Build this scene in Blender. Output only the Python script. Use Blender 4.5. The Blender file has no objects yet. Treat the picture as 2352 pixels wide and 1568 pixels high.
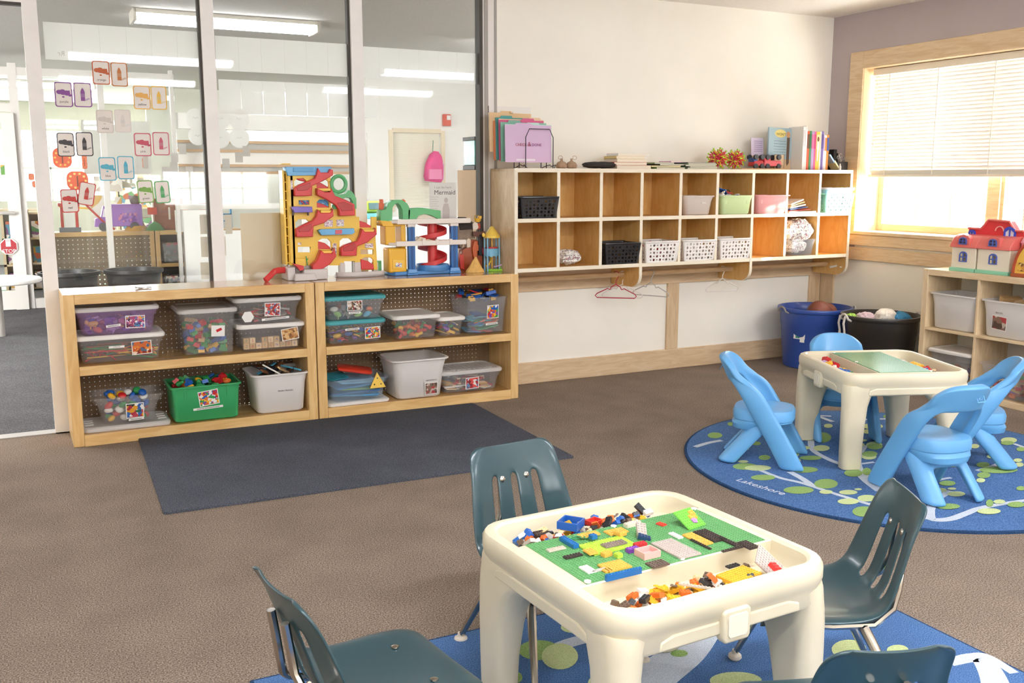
import bpy, math, random
from mathutils import Vector, Matrix, Euler
from mathutils.geometry import tessellate_polygon
random.seed(7)
PI = math.pi
sc = bpy.context.scene
COL = sc.collection
# ---------------------------------------------------------------- camera (room metres, z up, back wall along x)
F_PX, CXP, CYP, CAM_H = 2216.0, 1176.0, 784.0, 1.34
PITCH, YAW = math.radians(9.54), math.radians(26.86)
cam = bpy.data.cameras.new('camera'); cam.sensor_width = 36; cam.lens = 36*F_PX/2352; cam.clip_start = .05; cam.clip_end = 200
co = bpy.data.objects.new('camera', cam); COL.objects.link(co)
co.location = (0, 0, CAM_H); co.rotation_euler = (PI/2-PITCH, 0, -YAW)
sc.camera = co
_f = Vector((math.sin(YAW)*math.cos(PITCH), math.cos(YAW)*math.cos(PITCH), -math.sin(PITCH)))
_r = Vector((math.cos(YAW), -math.sin(YAW), 0)); _u = _r.cross(_f)
def ray(x, y): return _f + _r*((x-CXP)/F_PX) + _u*((CYP-y)/F_PX)
def onz(x, y, z=0.0):
    d = ray(x, y); t = (z-CAM_H)/d.z; return Vector((t*d.x, t*d.y, z))
def ony(x, y, Y):
    d = ray(x, y); t = Y/d.y; return Vector((t*d.x, Y, CAM_H+t*d.z))
def onx(x, y, X):
    d = ray(x, y); t = X/d.x; return Vector((X, t*d.y, CAM_H+t*d.z))
# ---------------------------------------------------------------- materials
def lin(c):
    if isinstance(c, str):
        c = [int(c[i:i+2], 16) for i in (0, 2, 4)]
    o = []
    for v in c[:3]:
        v /= 255.0
        o.append(v/12.92 if v <= .04045 else ((v+.055)/1.055)**2.4)
    return (o[0], o[1], o[2], 1)
MC = {}
def nodes(name):
    m = bpy.data.materials.new(name); m.use_nodes = True
    nt = m.node_tree; b = nt.nodes['Principled BSDF']
    return m, nt, b
def M(c, rough=.5, metal=0., var=0., vs=30., bump=0., bs=300., spec=.5, alpha=1., coat=0., c2=None, sub=0., stretch=None, emit=0., detail=3.):
    key = (str(c), rough, metal, var, vs, bump, bs, spec, alpha, coat, str(c2), sub, str(stretch), emit)
    if key in MC: return MC[key]
    m, nt, b = nodes('mat_%s' % (c if isinstance(c, str) else 'c'))
    L = nt.links
    col = lin(c)
    b.inputs['Base Color'].default_value = col
    b.inputs['Roughness'].default_value = rough
    b.inputs['Metallic'].default_value = metal
    b.inputs['Specular IOR Level'].default_value = spec
    b.inputs['Alpha'].default_value = alpha
    b.inputs['Coat Weight'].default_value = coat
    if coat: b.inputs['Coat Roughness'].default_value = .15
    if emit:
        b.inputs['Emission Color'].default_value = col; b.inputs['Emission Strength'].default_value = emit
    tc = nt.nodes.new('ShaderNodeTexCoord')
    src = tc.outputs['Object']
    if stretch:
        mp = nt.nodes.new('ShaderNodeMapping'); mp.inputs['Scale'].default_value = stretch
        L.new(src, mp.inputs['Vector']); src = mp.outputs['Vector']
    if var > 0 or c2:
        n = nt.nodes.new('ShaderNodeTexNoise'); n.inputs['Scale'].default_value = vs; n.inputs['Detail'].default_value = detail
        L.new(src, n.inputs['Vector'])
        r = nt.nodes.new('ShaderNodeValToRGB'); L.new(n.outputs['Fac'], r.inputs['Fac'])
        a = lin(c2) if c2 else tuple(v*(1-var) for v in col[:3])+(1,)
        d = col if c2 else tuple(min(1, v*(1+var)) for v in col[:3])+(1,)
        r.color_ramp.elements[0].position = .36; r.color_ramp.elements[0].color = a
        r.color_ramp.elements[1].position = .64; r.color_ramp.elements[1].color = d
        L.new(r.outputs['Color'], b.inputs['Base Color'])
    if bump > 0:
        n2 = nt.nodes.new('ShaderNodeTexNoise'); n2.inputs['Scale'].default_value = bs; n2.inputs['Detail'].default_value = 4
        L.new(src, n2.inputs['Vector'])
        bp = nt.nodes.new('ShaderNodeBump'); bp.inputs['Strength'].default_value = bump; bp.inputs['Distance'].default_value = .004
        L.new(n2.outputs['Fac'], bp.inputs['Height']); L.new(bp.outputs['Normal'], b.inputs['Normal'])
    MC[key] = m
    return m
def M_speckle(ca, cb, cc, scale, bump=.5, rough=.95, big=.06):
    m, nt, b = nodes('pile'); L = nt.links
    tc = nt.nodes.new('ShaderNodeTexCoord')
    n = nt.nodes.new('ShaderNodeTexNoise'); n.inputs['Scale'].default_value = scale; n.inputs['Detail'].default_value = 2
    L.new(tc.outputs['Object'], n.inputs['Vector'])
    r = nt.nodes.new('ShaderNodeValToRGB'); e = r.color_ramp.elements
    e[0].position = .33; e[0].color = lin(ca); e[1].position = .67; e[1].color = lin(cc)
    x = e.new(.5); x.color = lin(cb)
    L.new(n.outputs['Fac'], r.inputs['Fac'])
    n3 = nt.nodes.new('ShaderNodeTexNoise'); n3.inputs['Scale'].default_value = 4; n3.inputs['Detail'].default_value = 3
    L.new(tc.outputs['Object'], n3.inputs['Vector'])
    mx = nt.nodes.new('ShaderNodeMixRGB'); mx.blend_type = 'OVERLAY'; mx.inputs['Fac'].default_value = big*4
    L.new(r.outputs['Color'], mx.inputs['Color1']); L.new(n3.outputs['Fac'], mx.inputs['Color2'])
    L.new(mx.outputs['Color'], b.inputs['Base Color'])
    b.inputs['Roughness'].default_value = rough; b.inputs['Specular IOR Level'].default_value = .1
    bp = nt.nodes.new('ShaderNodeBump'); bp.inputs['Strength'].default_value = bump; bp.inputs['Distance'].default_value = .006
    L.new(n.outputs['Fac'], bp.inputs['Height']); L.new(bp.outputs['Normal'], b.inputs['Normal'])
    return m
def M_wood(ca, cb, stretch=(1.5, 12, 12), scale=4., rough=.4, coat=.2, name='wood', bump=.0):
    m, nt, b = nodes(name); L = nt.links
    tc = nt.nodes.new('ShaderNodeTexCoord'); mp = nt.nodes.new('ShaderNodeMapping'); mp.inputs['Scale'].default_value = stretch
    L.new(tc.outputs['Object'], mp.inputs['Vector'])
    n = nt.nodes.new('ShaderNodeTexNoise'); n.inputs['Scale'].default_value = scale; n.inputs['Detail'].default_value = 6; n.inputs['Distortion'].default_value = 1.2
    L.new(mp.outputs['Vector'], n.inputs['Vector'])
    r = nt.nodes.new('ShaderNodeValToRGB'); e = r.color_ramp.elements
    e[0].position = .35; e[0].color = lin(ca); e[1].position = .62; e[1].color = lin(cb)
    L.new(n.outputs['Fac'], r.inputs['Fac']); L.new(r.outputs['Color'], b.inputs['Base Color'])
    b.inputs['Roughness'].default_value = rough; b.inputs['Coat Weight'].default_value = coat; b.inputs['Coat Roughness'].default_value = .2
    return m
def M_confetti(pal, scale=90., rough=.5, seed=0., alpha=1.):
    key = ('conf', str(pal), scale, rough, seed)
    if key in MC: return MC[key]
    m, nt, b = nodes('print'); L = nt.links
    tc = nt.nodes.new('ShaderNodeTexCoord'); mp = nt.nodes.new('ShaderNodeMapping'); mp.inputs['Location'].default_value = (seed, seed*.7, seed*.3)
    L.new(tc.outputs['Object'], mp.inputs['Vector'])
    nz = nt.nodes.new('ShaderNodeTexNoise'); nz.inputs['Scale'].default_value = scale*.6
    L.new(mp.outputs['Vector'], nz.inputs['Vector'])
    ad = nt.nodes.new('ShaderNodeMixRGB'); ad.blend_type = 'ADD'; ad.inputs['Fac'].default_value = .02
    L.new(mp.outputs['Vector'], ad.inputs['Color1']); L.new(nz.outputs['Color'], ad.inputs['Color2'])
    v = nt.nodes.new('ShaderNodeTexVoronoi'); v.inputs['Scale'].default_value = scale
    L.new(ad.outputs['Color'], v.inputs['Vector'])
    sp = nt.nodes.new('ShaderNodeSeparateColor'); L.new(v.outputs['Color'], sp.inputs['Color'])
    r = nt.nodes.new('ShaderNodeValToRGB'); r.color_ramp.interpolation = 'CONSTANT'
    e = r.color_ramp.elements
    n = len(pal)
    e[0].position = 0; e[0].color = lin(pal[0]); e[1].position = 1/n; e[1].color = lin(pal[1])
    for i in range(2, n):
        x = e.new(i/n); x.color = lin(pal[i])
    L.new(sp.outputs['Red'], r.inputs['Fac']); L.new(r.outputs['Color'], b.inputs['Base Color'])
    b.inputs['Roughness'].default_value = rough; b.inputs['Alpha'].default_value = alpha
    MC[key] = m
    return m
def M_glass():
    m = bpy.data.materials.new('clear_glass'); m.use_nodes = True; nt = m.node_tree; nt.nodes.clear(); L = nt.links
    o = nt.nodes.new('ShaderNodeOutputMaterial'); mx = nt.nodes.new('ShaderNodeMixShader')
    t = nt.nodes.new('ShaderNodeBsdfTransparent'); g = nt.nodes.new('ShaderNodeBsdfGlossy'); lw = nt.nodes.new('ShaderNodeLayerWeight'); pw = nt.nodes.new('ShaderNodeMath'); pw.operation = 'POWER'; pw.inputs[1].default_value = 5
    fr = nt.nodes.new('ShaderNodeMath'); fr.operation = 'MULTIPLY_ADD'; fr.inputs[1].default_value = .93; fr.inputs[2].default_value = .03
    L.new(lw.outputs['Facing'], pw.inputs[0]); L.new(pw.outputs[0], fr.inputs[0]); g.inputs['Roughness'].default_value = 0.02
    t.inputs['Color'].default_value = (.97, .98, .97, 1)
    L.new(fr.outputs[0], mx.inputs['Fac']); L.new(t.outputs['BSDF'], mx.inputs[1]); L.new(g.outputs['BSDF'], mx.inputs[2]); L.new(mx.outputs['Shader'], o.inputs['Surface'])
    return m
def M_peg(c, pitch=.0254, r=.12):
    m = bpy.data.materials.new('pegboard'); m.use_nodes = True; nt = m.node_tree; L = nt.links; b = nt.nodes['Principled BSDF']
    b.inputs['Base Color'].default_value = lin(c); b.inputs['Roughness'].default_value = .7
    tc = nt.nodes.new('ShaderNodeTexCoord'); sx = nt.nodes.new('ShaderNodeSeparateXYZ'); L.new(tc.outputs['Object'], sx.inputs['Vector'])
    def mth(op, a, v=None):
        n = nt.nodes.new('ShaderNodeMath'); n.operation = op
        L.new(a, n.inputs[0])
        if v is not None:
            if isinstance(v, float): n.inputs[1].default_value = v
            else: L.new(v, n.inputs[1])
        return n.outputs[0]
    def cellc(s):
        a = mth('DIVIDE', s, pitch); a = mth('FRACT', mth('ADD', a, 1000.0)); a = mth('SUBTRACT', a, .5); return mth('MULTIPLY', a, a)
    d = mth('SQRT', mth('ADD', cellc(sx.outputs['X']), cellc(sx.outputs['Z'])))
    k = mth('GREATER_THAN', d, r)
    L.new(k, b.inputs['Alpha'])
    return m
# ---------------------------------------------------------------- mesh builder
class B:
    def __init__(s): s.v = []; s.f = []; s.m = []; s.mi = 0
    def add(s, vs, fs, T=None):
        o = len(s.v)
        if T is not None: vs = [T @ Vector(p) for p in vs]
        s.v += [tuple(p) for p in vs]
        for f in fs: s.f.append([i+o for i in f]); s.m.append(s.mi)
        return s
    def box(s, c, d, rot=None, top=None):
        x, y, z = d[0]/2, d[1]/2, d[2]/2; t = top or (1, 1)
        vs = [(-x, -y, -z), (x, -y, -z), (x, y, -z), (-x, y, -z), (-x*t[0], -y*t[1], z), (x*t[0], -y*t[1], z), (x*t[0], y*t[1], z), (-x*t[0], y*t[1], z)]
        T = Matrix.Translation(c)
        if rot is not None: T = T @ (rot if isinstance(rot, Matrix) else Euler(rot).to_matrix().to_4x4())
        return s.add(vs, [(3, 2, 1, 0), (4, 5, 6, 7), (0, 1, 5, 4), (1, 2, 6, 5), (2, 3, 7, 6), (3, 0, 4, 7)], T)
    def bb(s, x0, x1, y0, y1, z0, z1): return s.box(((x0+x1)/2, (y0+y1)/2, (z0+z1)/2), (abs(x1-x0), abs(y1-y0), abs(z1-z0)))
    def loft(s, loops, cap0=True, cap1=True, closed=False):
        n = len(loops[0]); vs = [p for l in loops for p in l]; fs = []
        R = len(loops)
        for i in range(R if closed else R-1):
            for j in range(n):
                a = i*n+j; b_ = i*n+(j+1) % n; c = ((i+1) % R)*n+(j+1) % n; d = ((i+1) % R)*n+j
                fs.append((a, b_, c, d))
        if not closed:
            if cap0: fs.append(tuple(range(n-1, -1, -1)))
            if cap1: fs.append(tuple(range((R-1)*n, R*n)))
        return s.add(vs, fs)
    def tube(s, pts, r, n=10, closed=False, flat=None):
        pts = [Vector(p) for p in pts]; R = len(pts); loops = []
        up = Vector((0, 0, 1)); prev = None
        for i, p in enumerate(pts):
            if closed: t = pts[(i+1) % R]-pts[i-1]
            else: t = pts[min(i+1, R-1)]-pts[max(i-1, 0)]
            t.normalize()
            if prev is None:
                a = t.cross(up)
                if a.length < .05: a = t.cross(Vector((1, 0, 0)))
            else: a = prev - t*prev.dot(t)
            a.normalize(); prev = a; b_ = t.cross(a)
            rr = r[i] if isinstance(r, (list, tuple)) else r
            k = flat or 1
            loops.append([p+a*(math.cos(2*PI*j/n)*rr)+b_*(math.sin(2*PI*j/n)*rr*k) for j in range(n)])
        return s.loft(loops, closed=closed)
    def lathe(s, prof, c=(0, 0, 0), n=24, T=None, cap=True):
        loops = [[(c[0]+r*math.cos(2*PI*j/n), c[1]+r*math.sin(2*PI*j/n), c[2]+z) for j in range(n)] for r, z in prof]
        if T is not None: loops = [[T @ Vector(p) for p in l] for l in loops]
        return s.loft(loops, cap, cap)
    def cyl(s, c, r, h, n=20, r2=None, T=None): return s.lathe([(r, 0), (r2 if r2 is not None else r, h)], c, n, T)
    def prism(s, poly, t0, t1, fn):
        n = len(poly); vs = [fn(x, y, t0) for x, y in poly]+[fn(x, y, t1) for x, y in poly]
        fs = [(i, (i+1) % n, n+(i+1) % n, n+i) for i in range(n)]+[tuple(range(n-1, -1, -1)), tuple(range(n, 2*n))]
        return s.add(vs, fs)
    def sphere(s, c, r, n=12, m=8, sc_=(1, 1, 1)):
        prof = [(r*math.sin(PI*i/m), -r*math.cos(PI*i/m)) for i in range(m+1)]
        prof[0] = (r*.02, -r); prof[-1] = (r*.02, r)
        loops = [[(c[0]+q*math.cos(2*PI*j/n)*sc_[0], c[1]+q*math.sin(2*PI*j/n)*sc_[1], c[2]+z*sc_[2]) for j in range(n)] for q, z in prof]
        return s.loft(loops)
    def grid(s, P, skip=()):
        R, C_ = len(P), len(P[0]); vs = [p for r in P for p in r]
        fs = [(i*C_+j, i*C_+j+1, (i+1)*C_+j+1, (i+1)*C_+j) for i in range(R-1) for j in range(C_-1) if (i, j) not in skip]
        return s.add(vs, fs)
def rr(w, d, r, z, cx=0, cy=0, n=4):
    r = min(r, w/2-1e-4, d/2-1e-4); o = []
    for (sx, sy, a0) in ((1, 1, 0), (-1, 1, 90), (-1, -1, 180), (1, -1, 270)):
        for k in range(n+1):
            a = math.radians(a0+90*k/n)
            o.append((cx+sx*(w/2-r)+r*math.cos(a), cy+sy*(d/2-r)+r*math.sin(a), z))
    return o
def mesh_of(name, b, mats):
    me = bpy.data.meshes.new(name)
    me.from_pydata(b.v, [], b.f)
    for m in (mats if isinstance(mats, (list, tuple)) else [mats]): me.materials.append(m)
    if isinstance(mats, (list, tuple)): me.polygons.foreach_set('material_index', b.m)
    me.update()
    return me
def obj(name, b, mats, parent=None, loc=(0, 0, 0), rot=(0, 0, 0), bevel=0, seg=2, smooth=True, sub=0, solid=0, label=None, angle=35):
    me = b if isinstance(b, bpy.types.Mesh) else mesh_of(name, b, mats)
    if smooth:
        me.polygons.foreach_set('use_smooth', [True]*len(me.polygons))
    o = bpy.data.objects.new(name, me); COL.objects.link(o)
    o.location = loc; o.rotation_euler = rot
    if parent: o.parent = parent
    if solid:
        md = o.modifiers.new('solid', 'SOLIDIFY'); md.thickness = solid; md.offset = 0; md.use_rim = True
    if bevel:
        md = o.modifiers.new('bevel', 'BEVEL'); md.width = bevel; md.segments = seg; md.limit_method = 'ANGLE'; md.angle_limit = math.radians(30); md.harden_normals = False
    if sub:
        md = o.modifiers.new('sub', 'SUBSURF'); md.levels = sub; md.render_levels = sub
    if smooth and not sub:
        try:
            me.set_sharp_from_angle(angle=math.radians(angle))
        except Exception: pass
    if label: o['label'] = label
    return o
def tag(o, label, cat, group=None, kind=None):
    o['label'] = label; o['category'] = cat
    if group: o['group'] = group
    if kind: o['kind'] = kind
    return o
def thing(name, label, cat, loc=(0, 0, 0), rz=0, group=None):
    o = bpy.data.objects.new(name, None); COL.objects.link(o); o.empty_display_size = .05
    o.location = loc; o.rotation_euler = (0, 0, rz)
    return tag(o, label, cat, group)
def struct(name, b, mats, label=None, **k):
    o = obj(name, b, mats, **k); o['kind'] = 'structure'
    if label: o['label'] = label
    return o
def copy_tree(o, parent=None):
    c = o.copy(); COL.objects.link(c)
    if parent: c.parent = parent
    for ch in list(CH.get(o.name, o.children)): copy_tree(ch, c)
    return c
CH = {}
# flat plate with holes, from 2D outlines (x, y) -> extruded by t; returned as mesh in the xy plane
def plate(outer, holes, t, bev=0, res=1):
    cu = bpy.data.curves.new('outline', 'CURVE'); cu.dimensions = '2D'; cu.fill_mode = 'BOTH'; cu.extrude = t/2; cu.bevel_depth = bev; cu.bevel_resolution = res
    for poly in [outer]+list(holes):
        sp = cu.splines.new('POLY'); sp.points.add(len(poly)-1)
        for i, p in enumerate(poly): sp.points[i].co = (p[0], p[1], 0, 1)
        sp.use_cyclic_u = True
    o = bpy.data.objects.new('tmp', cu); COL.objects.link(o)
    me = bpy.data.meshes.new_from_object(o)
    bpy.data.objects.remove(o); bpy.data.curves.remove(cu)
    return me
def text_mesh(s, size, t=.0004, font=None):
    cu = bpy.data.curves.new('lettering', 'FONT'); cu.body = s; cu.size = size; cu.align_x = 'CENTER'; cu.align_y = 'CENTER'; cu.extrude = t/2; cu.resolution_u = 3
    o = bpy.data.objects.new('tmp', cu); COL.objects.link(o)
    me = bpy.data.meshes.new_from_object(o)
    bpy.data.objects.remove(o); bpy.data.curves.remove(cu)
    return me
def pobj(name, me, mat, parent=None, loc=(0, 0, 0), rot=(0, 0, 0), label=None, smooth=False):
    me.materials.clear(); me.materials.append(mat)
    o = bpy.data.objects.new(name, me); COL.objects.link(o); o.location = loc; o.rotation_euler = rot
    if parent: o.parent = parent
    if label: o['label'] = label
    return o
def circ(cx, cy, r, n=14, ry=None): return [(cx+r*math.cos(2*PI*i/n), cy+(ry or r)*math.sin(2*PI*i/n)) for i in range(n)]
def arch(cx, y0, w, h, n=8):
    r = w/2
    return [(cx-r, y0), (cx+r, y0)]+[(cx+r*math.cos(PI*i/n), y0+h-r*.8+r*.8*math.sin(PI*i/n)) for i in range(n+1)]
FACE = (PI/2, 0, 0)       # plate in xy -> stands up, faces -y
FACEX = (PI/2, 0, -PI/2)  # stands up, faces -x
# ---------------------------------------------------------------- common materials
CREAM = M('FBF7EC', .75, var=.015, vs=3, bump=.04, bs=400)
CREAM2 = M('F8F2E2', .75, var=.02, vs=2, bump=.04, bs=400)
MAUVE = M('B9ACAC', .8, var=.02, vs=4, bump=.05, bs=400)
CEIL = M('EFEAE4', .9, var=.05, vs=220, bump=.6, bs=260)
HCEIL = M('C9C4BD', .9, var=.08, vs=160, bump=.6, bs=200)
CARPET = M_speckle('605348', '857669', 'A99988', 210, .5)
HCARPET = M_speckle('484647', '605E5F', '7A7878', 210, .4)
TRIM = M_wood('D6B892', 'E3CAA6', (1.2, 9, 9), 4, .45, .1)
TRIMV = M_wood('D4B68F', 'E0C6A2', (9, 9, 1.2), 4, .45, .1)
OAKY = M_wood('D5B58C', 'E2C8A2', (9, 1.2, 9), 4, .45, .1)
GOLD = M_wood('DBAE6E', 'EBC688', (1.2, 9, 9), 3, .35, .3)
GOLDS = M_wood('BA8A4E', 'D3A562', (1.5, 6, 6), 3, .22, .5)
METALW = M('F9F5F1', .45, var=.02, vs=8)
METALG = M('A9A39B', .45)
DARKL = M('4A443E', .6)
WHITE = M('F3F0EA', .5)
BLACKP = M('1C1C1E', .35, var=.1)
CHROME = M('B9B2A8', .18, 1.0)
GLASS = M_glass()
def M_slat():
    m = bpy.data.materials.new('slat'); m.use_nodes = True; nt = m.node_tree; nt.nodes.clear(); L = nt.links
    o = nt.nodes.new('ShaderNodeOutputMaterial'); mx = nt.nodes.new('ShaderNodeMixShader'); mx.inputs['Fac'].default_value = .07
    d = nt.nodes.new('ShaderNodeBsdfDiffuse'); t = nt.nodes.new('ShaderNodeBsdfTranslucent')
    d.inputs['Color'].default_value = lin('F4F0E8'); t.inputs['Color'].default_value = lin('F8F4EC')
    L.new(d.outputs[0], mx.inputs[1]); L.new(t.outputs[0], mx.inputs[2]); L.new(mx.outputs[0], o.inputs['Surface'])
    return m
SLATM = M_slat()
PAPER = M('F6F2EA', .7)
INK = M('3A3434', .7)
def C(c, r=.35, **k): return M(c, r, **k)
RED, YEL, BLU, GRN, ORA, PUR, PNK = 'C8242A', 'F0B92E', '1F5FB4', '2E9A50', 'E3702A', '7C4AA8', 'E78AA8'
# ================================================================ ROOM SHELL
ZC = 2.52; YB = 5.57; XW = 5.50; YP = 5.59
struct('floor', B().bb(-2.6, XW+.1, -2.6, 5.66, -.1, 0), CARPET, 'brown flecked carpet of the playroom', smooth=False)
struct('floor', B().bb(-6, 5.8, 5.66, 17.5, -.1, -.002), HCARPET, 'grey carpet of the hallway beyond the glass', smooth=False)
struct('ceiling', B().bb(-2.6, XW+.3, -2.6, 5.66, ZC, ZC+.1), CEIL, 'off-white textured ceiling', smooth=False)
struct('ceiling', B().bb(-6, 5.8, 5.66, 17.5, ZC+.02, ZC+.12), HCEIL, 'grey textured hallway ceiling', smooth=False)
# back wall: right of the glass partition
struct('wall_back', B().bb(2.705, XW+.3, YB, YB+.12, 0, ZC+.02), CREAM, 'cream wall behind the cubbies', smooth=False)
# right wall with window opening : opening ends early out of view to limit the sun, z .97..2.14
WY0, WY1, WZ0, WZ1 = 3.75, 5.245, .965, 2.125
b = B(); b.mi = 0
b.bb(XW, XW+.28, WY1, YB+.12, WZ0-.12, ZC); b.bb(XW, XW+.28, -2.6, WY1, WZ1, ZC); b.bb(XW, XW+.28, -2.6, WY0, WZ0-.12, WZ1)
struct('wall_right', b, MAUVE, 'mauve painted wall around the window', smooth=False)
struct('wall_right', B().bb(XW, XW+.28, -2.6, YB+.12, 0, WZ0-.12).bb(XW+.001, XW+.28, WY0-.2, WY1+.1, WZ0-.13, WZ0-.02), CREAM2, 'cream lower wall under the window', smooth=False)
# walls behind camera, with a wide window opening in the rear wall
struct('wall_left', B().bb(-2.7, -2.6, -2.6, 5.66, 0, ZC), CREAM, smooth=False)
b = B(); b.bb(-2.7, XW+.3, -2.7, -2.6, 0, 1.0); b.bb(-2.7, XW+.3, -2.7, -2.6, 1.44, ZC); b.bb(-2.7, 1.75, -2.7, -2.6, 1.0, 1.44); b.bb(3.15, XW+.3, -2.7, -2.6, 1.0, 1.44)
struct('wall_front', b, CREAM, smooth=False)
# baseboards and wood trims
struct('baseboard_back', B().bb(2.705, XW, YB-.018, YB, 0, .142), TRIM, 'light oak baseboard under the cubbies', bevel=.003)
struct('baseboard_right', B().bb(XW-.018, XW, -2.6, YB-.018, 0, .142), OAKY, bevel=.003)
struct('trim_1', B().bb(4.045, 4.145, YB-.018, YB, .142, .63), TRIMV, 'vertical oak board on the wall under the cubbies', bevel=.003)
b = B(); b.bb(5.375, 5.482, YB-.018, YB, .142, .63); struct('trim_2', b, TRIMV, 'oak corner board on the back wall', bevel=.003)
struct('trim_3', B().bb(XW-.018, XW, 5.42, 5.552, .142, .70), TRIMV, 'oak corner board on the window wall', bevel=.003)
struct('trim_4', B().bb(2.705, XW-.02, YB-.02, YB, .615, .79), TRIM, 'oak rail board along the wall below the cubbies', bevel=.003)
struct('trim_5', B().bb(XW-.022, XW, -2.6, YB-.03, .755, .848), OAKY, 'oak chair rail under the window', bevel=.003)
# window frame
wf = B()
T = .018
for (y0, y1, z0, z1) in ((WY1, 5.37, .86, 2.245), (WY0-.12, WY1, WZ1, 2.245), (WY0-.12, WY0, .86, WZ1)):
    wf.bb(XW-T, XW, y0, y1, z0, z1)
win = struct('window_1', wf, OAKY, 'wide window with oak frame over the light shelf', bevel=.003)
j = B(); j.bb(XW-.005, XW+.26, WY1-.002, WY1+.015, WZ0, WZ1); j.bb(XW-.005, XW+.26, WY0, WY1, WZ1-.002, WZ1+.015); j.bb(XW-.005, XW+.26, WY0-.015, WY0, WZ0, WZ1)
obj('jamb', j, M_wood('DABD94', 'E4CBA4', (9, 9, 1.2), 4, .45, .1), win)
s_ = B(); s_.bb(XW-.03, XW+.26, WY0-.12, 5.36, WZ0-.025, WZ0); s_.bb(XW-.022, XW, WY0-.12, 5.34, .862, WZ0-.025)
obj('sill', s_, OAKY, win, bevel=.004)
fr = B(); XG = XW+.24
def wframe(y0, y1):
    fr.bb(XG-.03, XG+.02, y0, y0+.045, WZ0, WZ1); fr.bb(XG-.03, XG+.02, y1-.045, y1, WZ0, WZ1); fr.bb(XG-.028, XG+.018, y0+.045, y1-.045, WZ0, WZ0+.05); fr.bb(XG-.028, XG+.018, y0+.045, y1-.045, WZ1-.05, WZ1)
wys = [(4.29, WY1), (WY0, 4.25)]
for y0, y1 in wys: wframe(y0, y1)
for y in (4.27,): fr.bb(XG-.05, XG+.022, y-.045, y+.045, WZ0, WZ1)
obj('window_frame', fr, OAKY, win, bevel=.003)
mu = B()
for y0, y1 in wys:
    for k in (1, 2):
        y = y0+.045+(y1-y0-.09)*k/3; mu.bb(XG-.012, XG+.008, y-.006, y+.006, WZ0+.05, WZ1-.05)
    for z in (1.345, 1.345+.37): mu.bb(XG-.010, XG+.006, y0+.045, y1-.045, z-.006, z+.006)
obj('glazing_bars', mu, M('E9E4DA', .5), win)
obj('glass_pane', B().bb(XG-.003, XG+.003, WY0, WY1, WZ0, WZ1), GLASS, win, smooth=False)
# blind
bl = thing('window_blind', 'cream horizontal slat blind half lowered over the near window', 'blind', (XW+.09, 4.2, 1.36))
sl = B(); zz = 1.385; k = 0
SLY0, SLY1 = WY0+.02-4.2, 5.22-4.2
while zz < WZ1-.055:
    sl.box((0, (SLY0+SLY1)/2, zz-1.36), (.046, SLY1-SLY0, .0025), (0, math.radians(52), 0)); zz += .0247
obj('slats', sl, SLATM, bl, smooth=False)
obj('head_rail', B().bb(-.03, .03, SLY0, SLY1, WZ1-.05-1.36, WZ1-.004-1.36), M('F2EADA', .5), bl, bevel=.003)
obj('bottom_rail', B().bb(-.025, .025, SLY0, SLY1, -.004, .014), M('E8DFCC', .5), bl, bevel=.003)
for yy in (5.07-4.2, 4.66-4.2, 4.23-4.2, 3.8-4.2):
    obj('ladder_cord', B().box((-.027, yy, .37), (.002, .006, .72)), M('FFFBF2', .8), bl, smooth=False)
obj('tilt_wand', B().tube([(-.035, 5.17-4.2, .70), (-.037, 5.175-4.2, .35), (-.036, 5.18-4.2, .02)], .003, 6), M('FFFBF2', .4), bl)
# ---- glass partition
def post(name, x0, x1, z1=2.55, y0=YP-.03, y1=YP+.05, z0=0, parent=None):
    return B().bb(x0, x1, y0, y1, z0, z1)
pt = struct('wall_partition', post('p', .085, .155), METALW, 'white metal mullion at the doorway', smooth=False)
for x0, x1 in ((.945, 1.012), (1.778, 1.848)):
    p_ = struct('wall_partition', post('p', x0, x1), METALW, smooth=False)
    obj('gasket', B().bb(x0-.014, x0, YP-.01, YP+.03, 0, 2.5), DARKL, p_, smooth=False)
p_ = struct('wall_partition', post('p', 2.612, 2.708), M('EFEAE4', .5), 'grey-white metal end post of the glass wall', smooth=False)
obj('gasket', B().bb(2.590, 2.612, YP-.035, YP+.03, 0, 2.5), DARKL, p_, smooth=False)
obj('edge_strip', B().bb(2.625, 2.648, YP-.036, YP-.03, 0, 2.5), METALG, p_, smooth=False)
obj('edge_strip', B().bb(2.693, 2.708, YP-.036, YP-.03, 0, 2.5), METALG, p_, smooth=False)
struct('trim_6', B().bb(.155, 2.612, YP-.03, YP+.05, 2.47, 2.55), METALW, 'white metal head rail', smooth=False)
struct('trim_7', B().bb(.155, 2.612, YP-.03, YP+.05, 0, .06), METALW, 'white metal sill rail', smooth=False)
struct('trim_8', B().bb(-2.6, .085, YP-.03, YP+.05, 2.205, 2.30), METALW, 'white metal beam over the doorway', smooth=False)
struct('trim_9', B().bb(-2.6, .085, YP-.03, YP+.01, 2.19, 2.205), DARKL, smooth=False)
struct('trim_10', B().bb(-2.6, .16, YP-.03, YP+.06, 0, .006), METALG, 'metal threshold strip between the carpets', smooth=False)
for n_, (x0, x1) in enumerate(((.155, .945), (1.012, 1.778), (1.848, 2.612))):
    g_ = struct('window_%d' % (n_+2), B().bb(x0-.01, x1+.01, YP+.005, YP+.011, .06, 2.48), GLASS, ['left', 'middle', 'right'][n_]+' glass pane of the partition', smooth=False)
struct('window_5', B().bb(-2.6, .085, YP+.005, YP+.011, 2.3, 2.5), GLASS, smooth=False)
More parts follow.
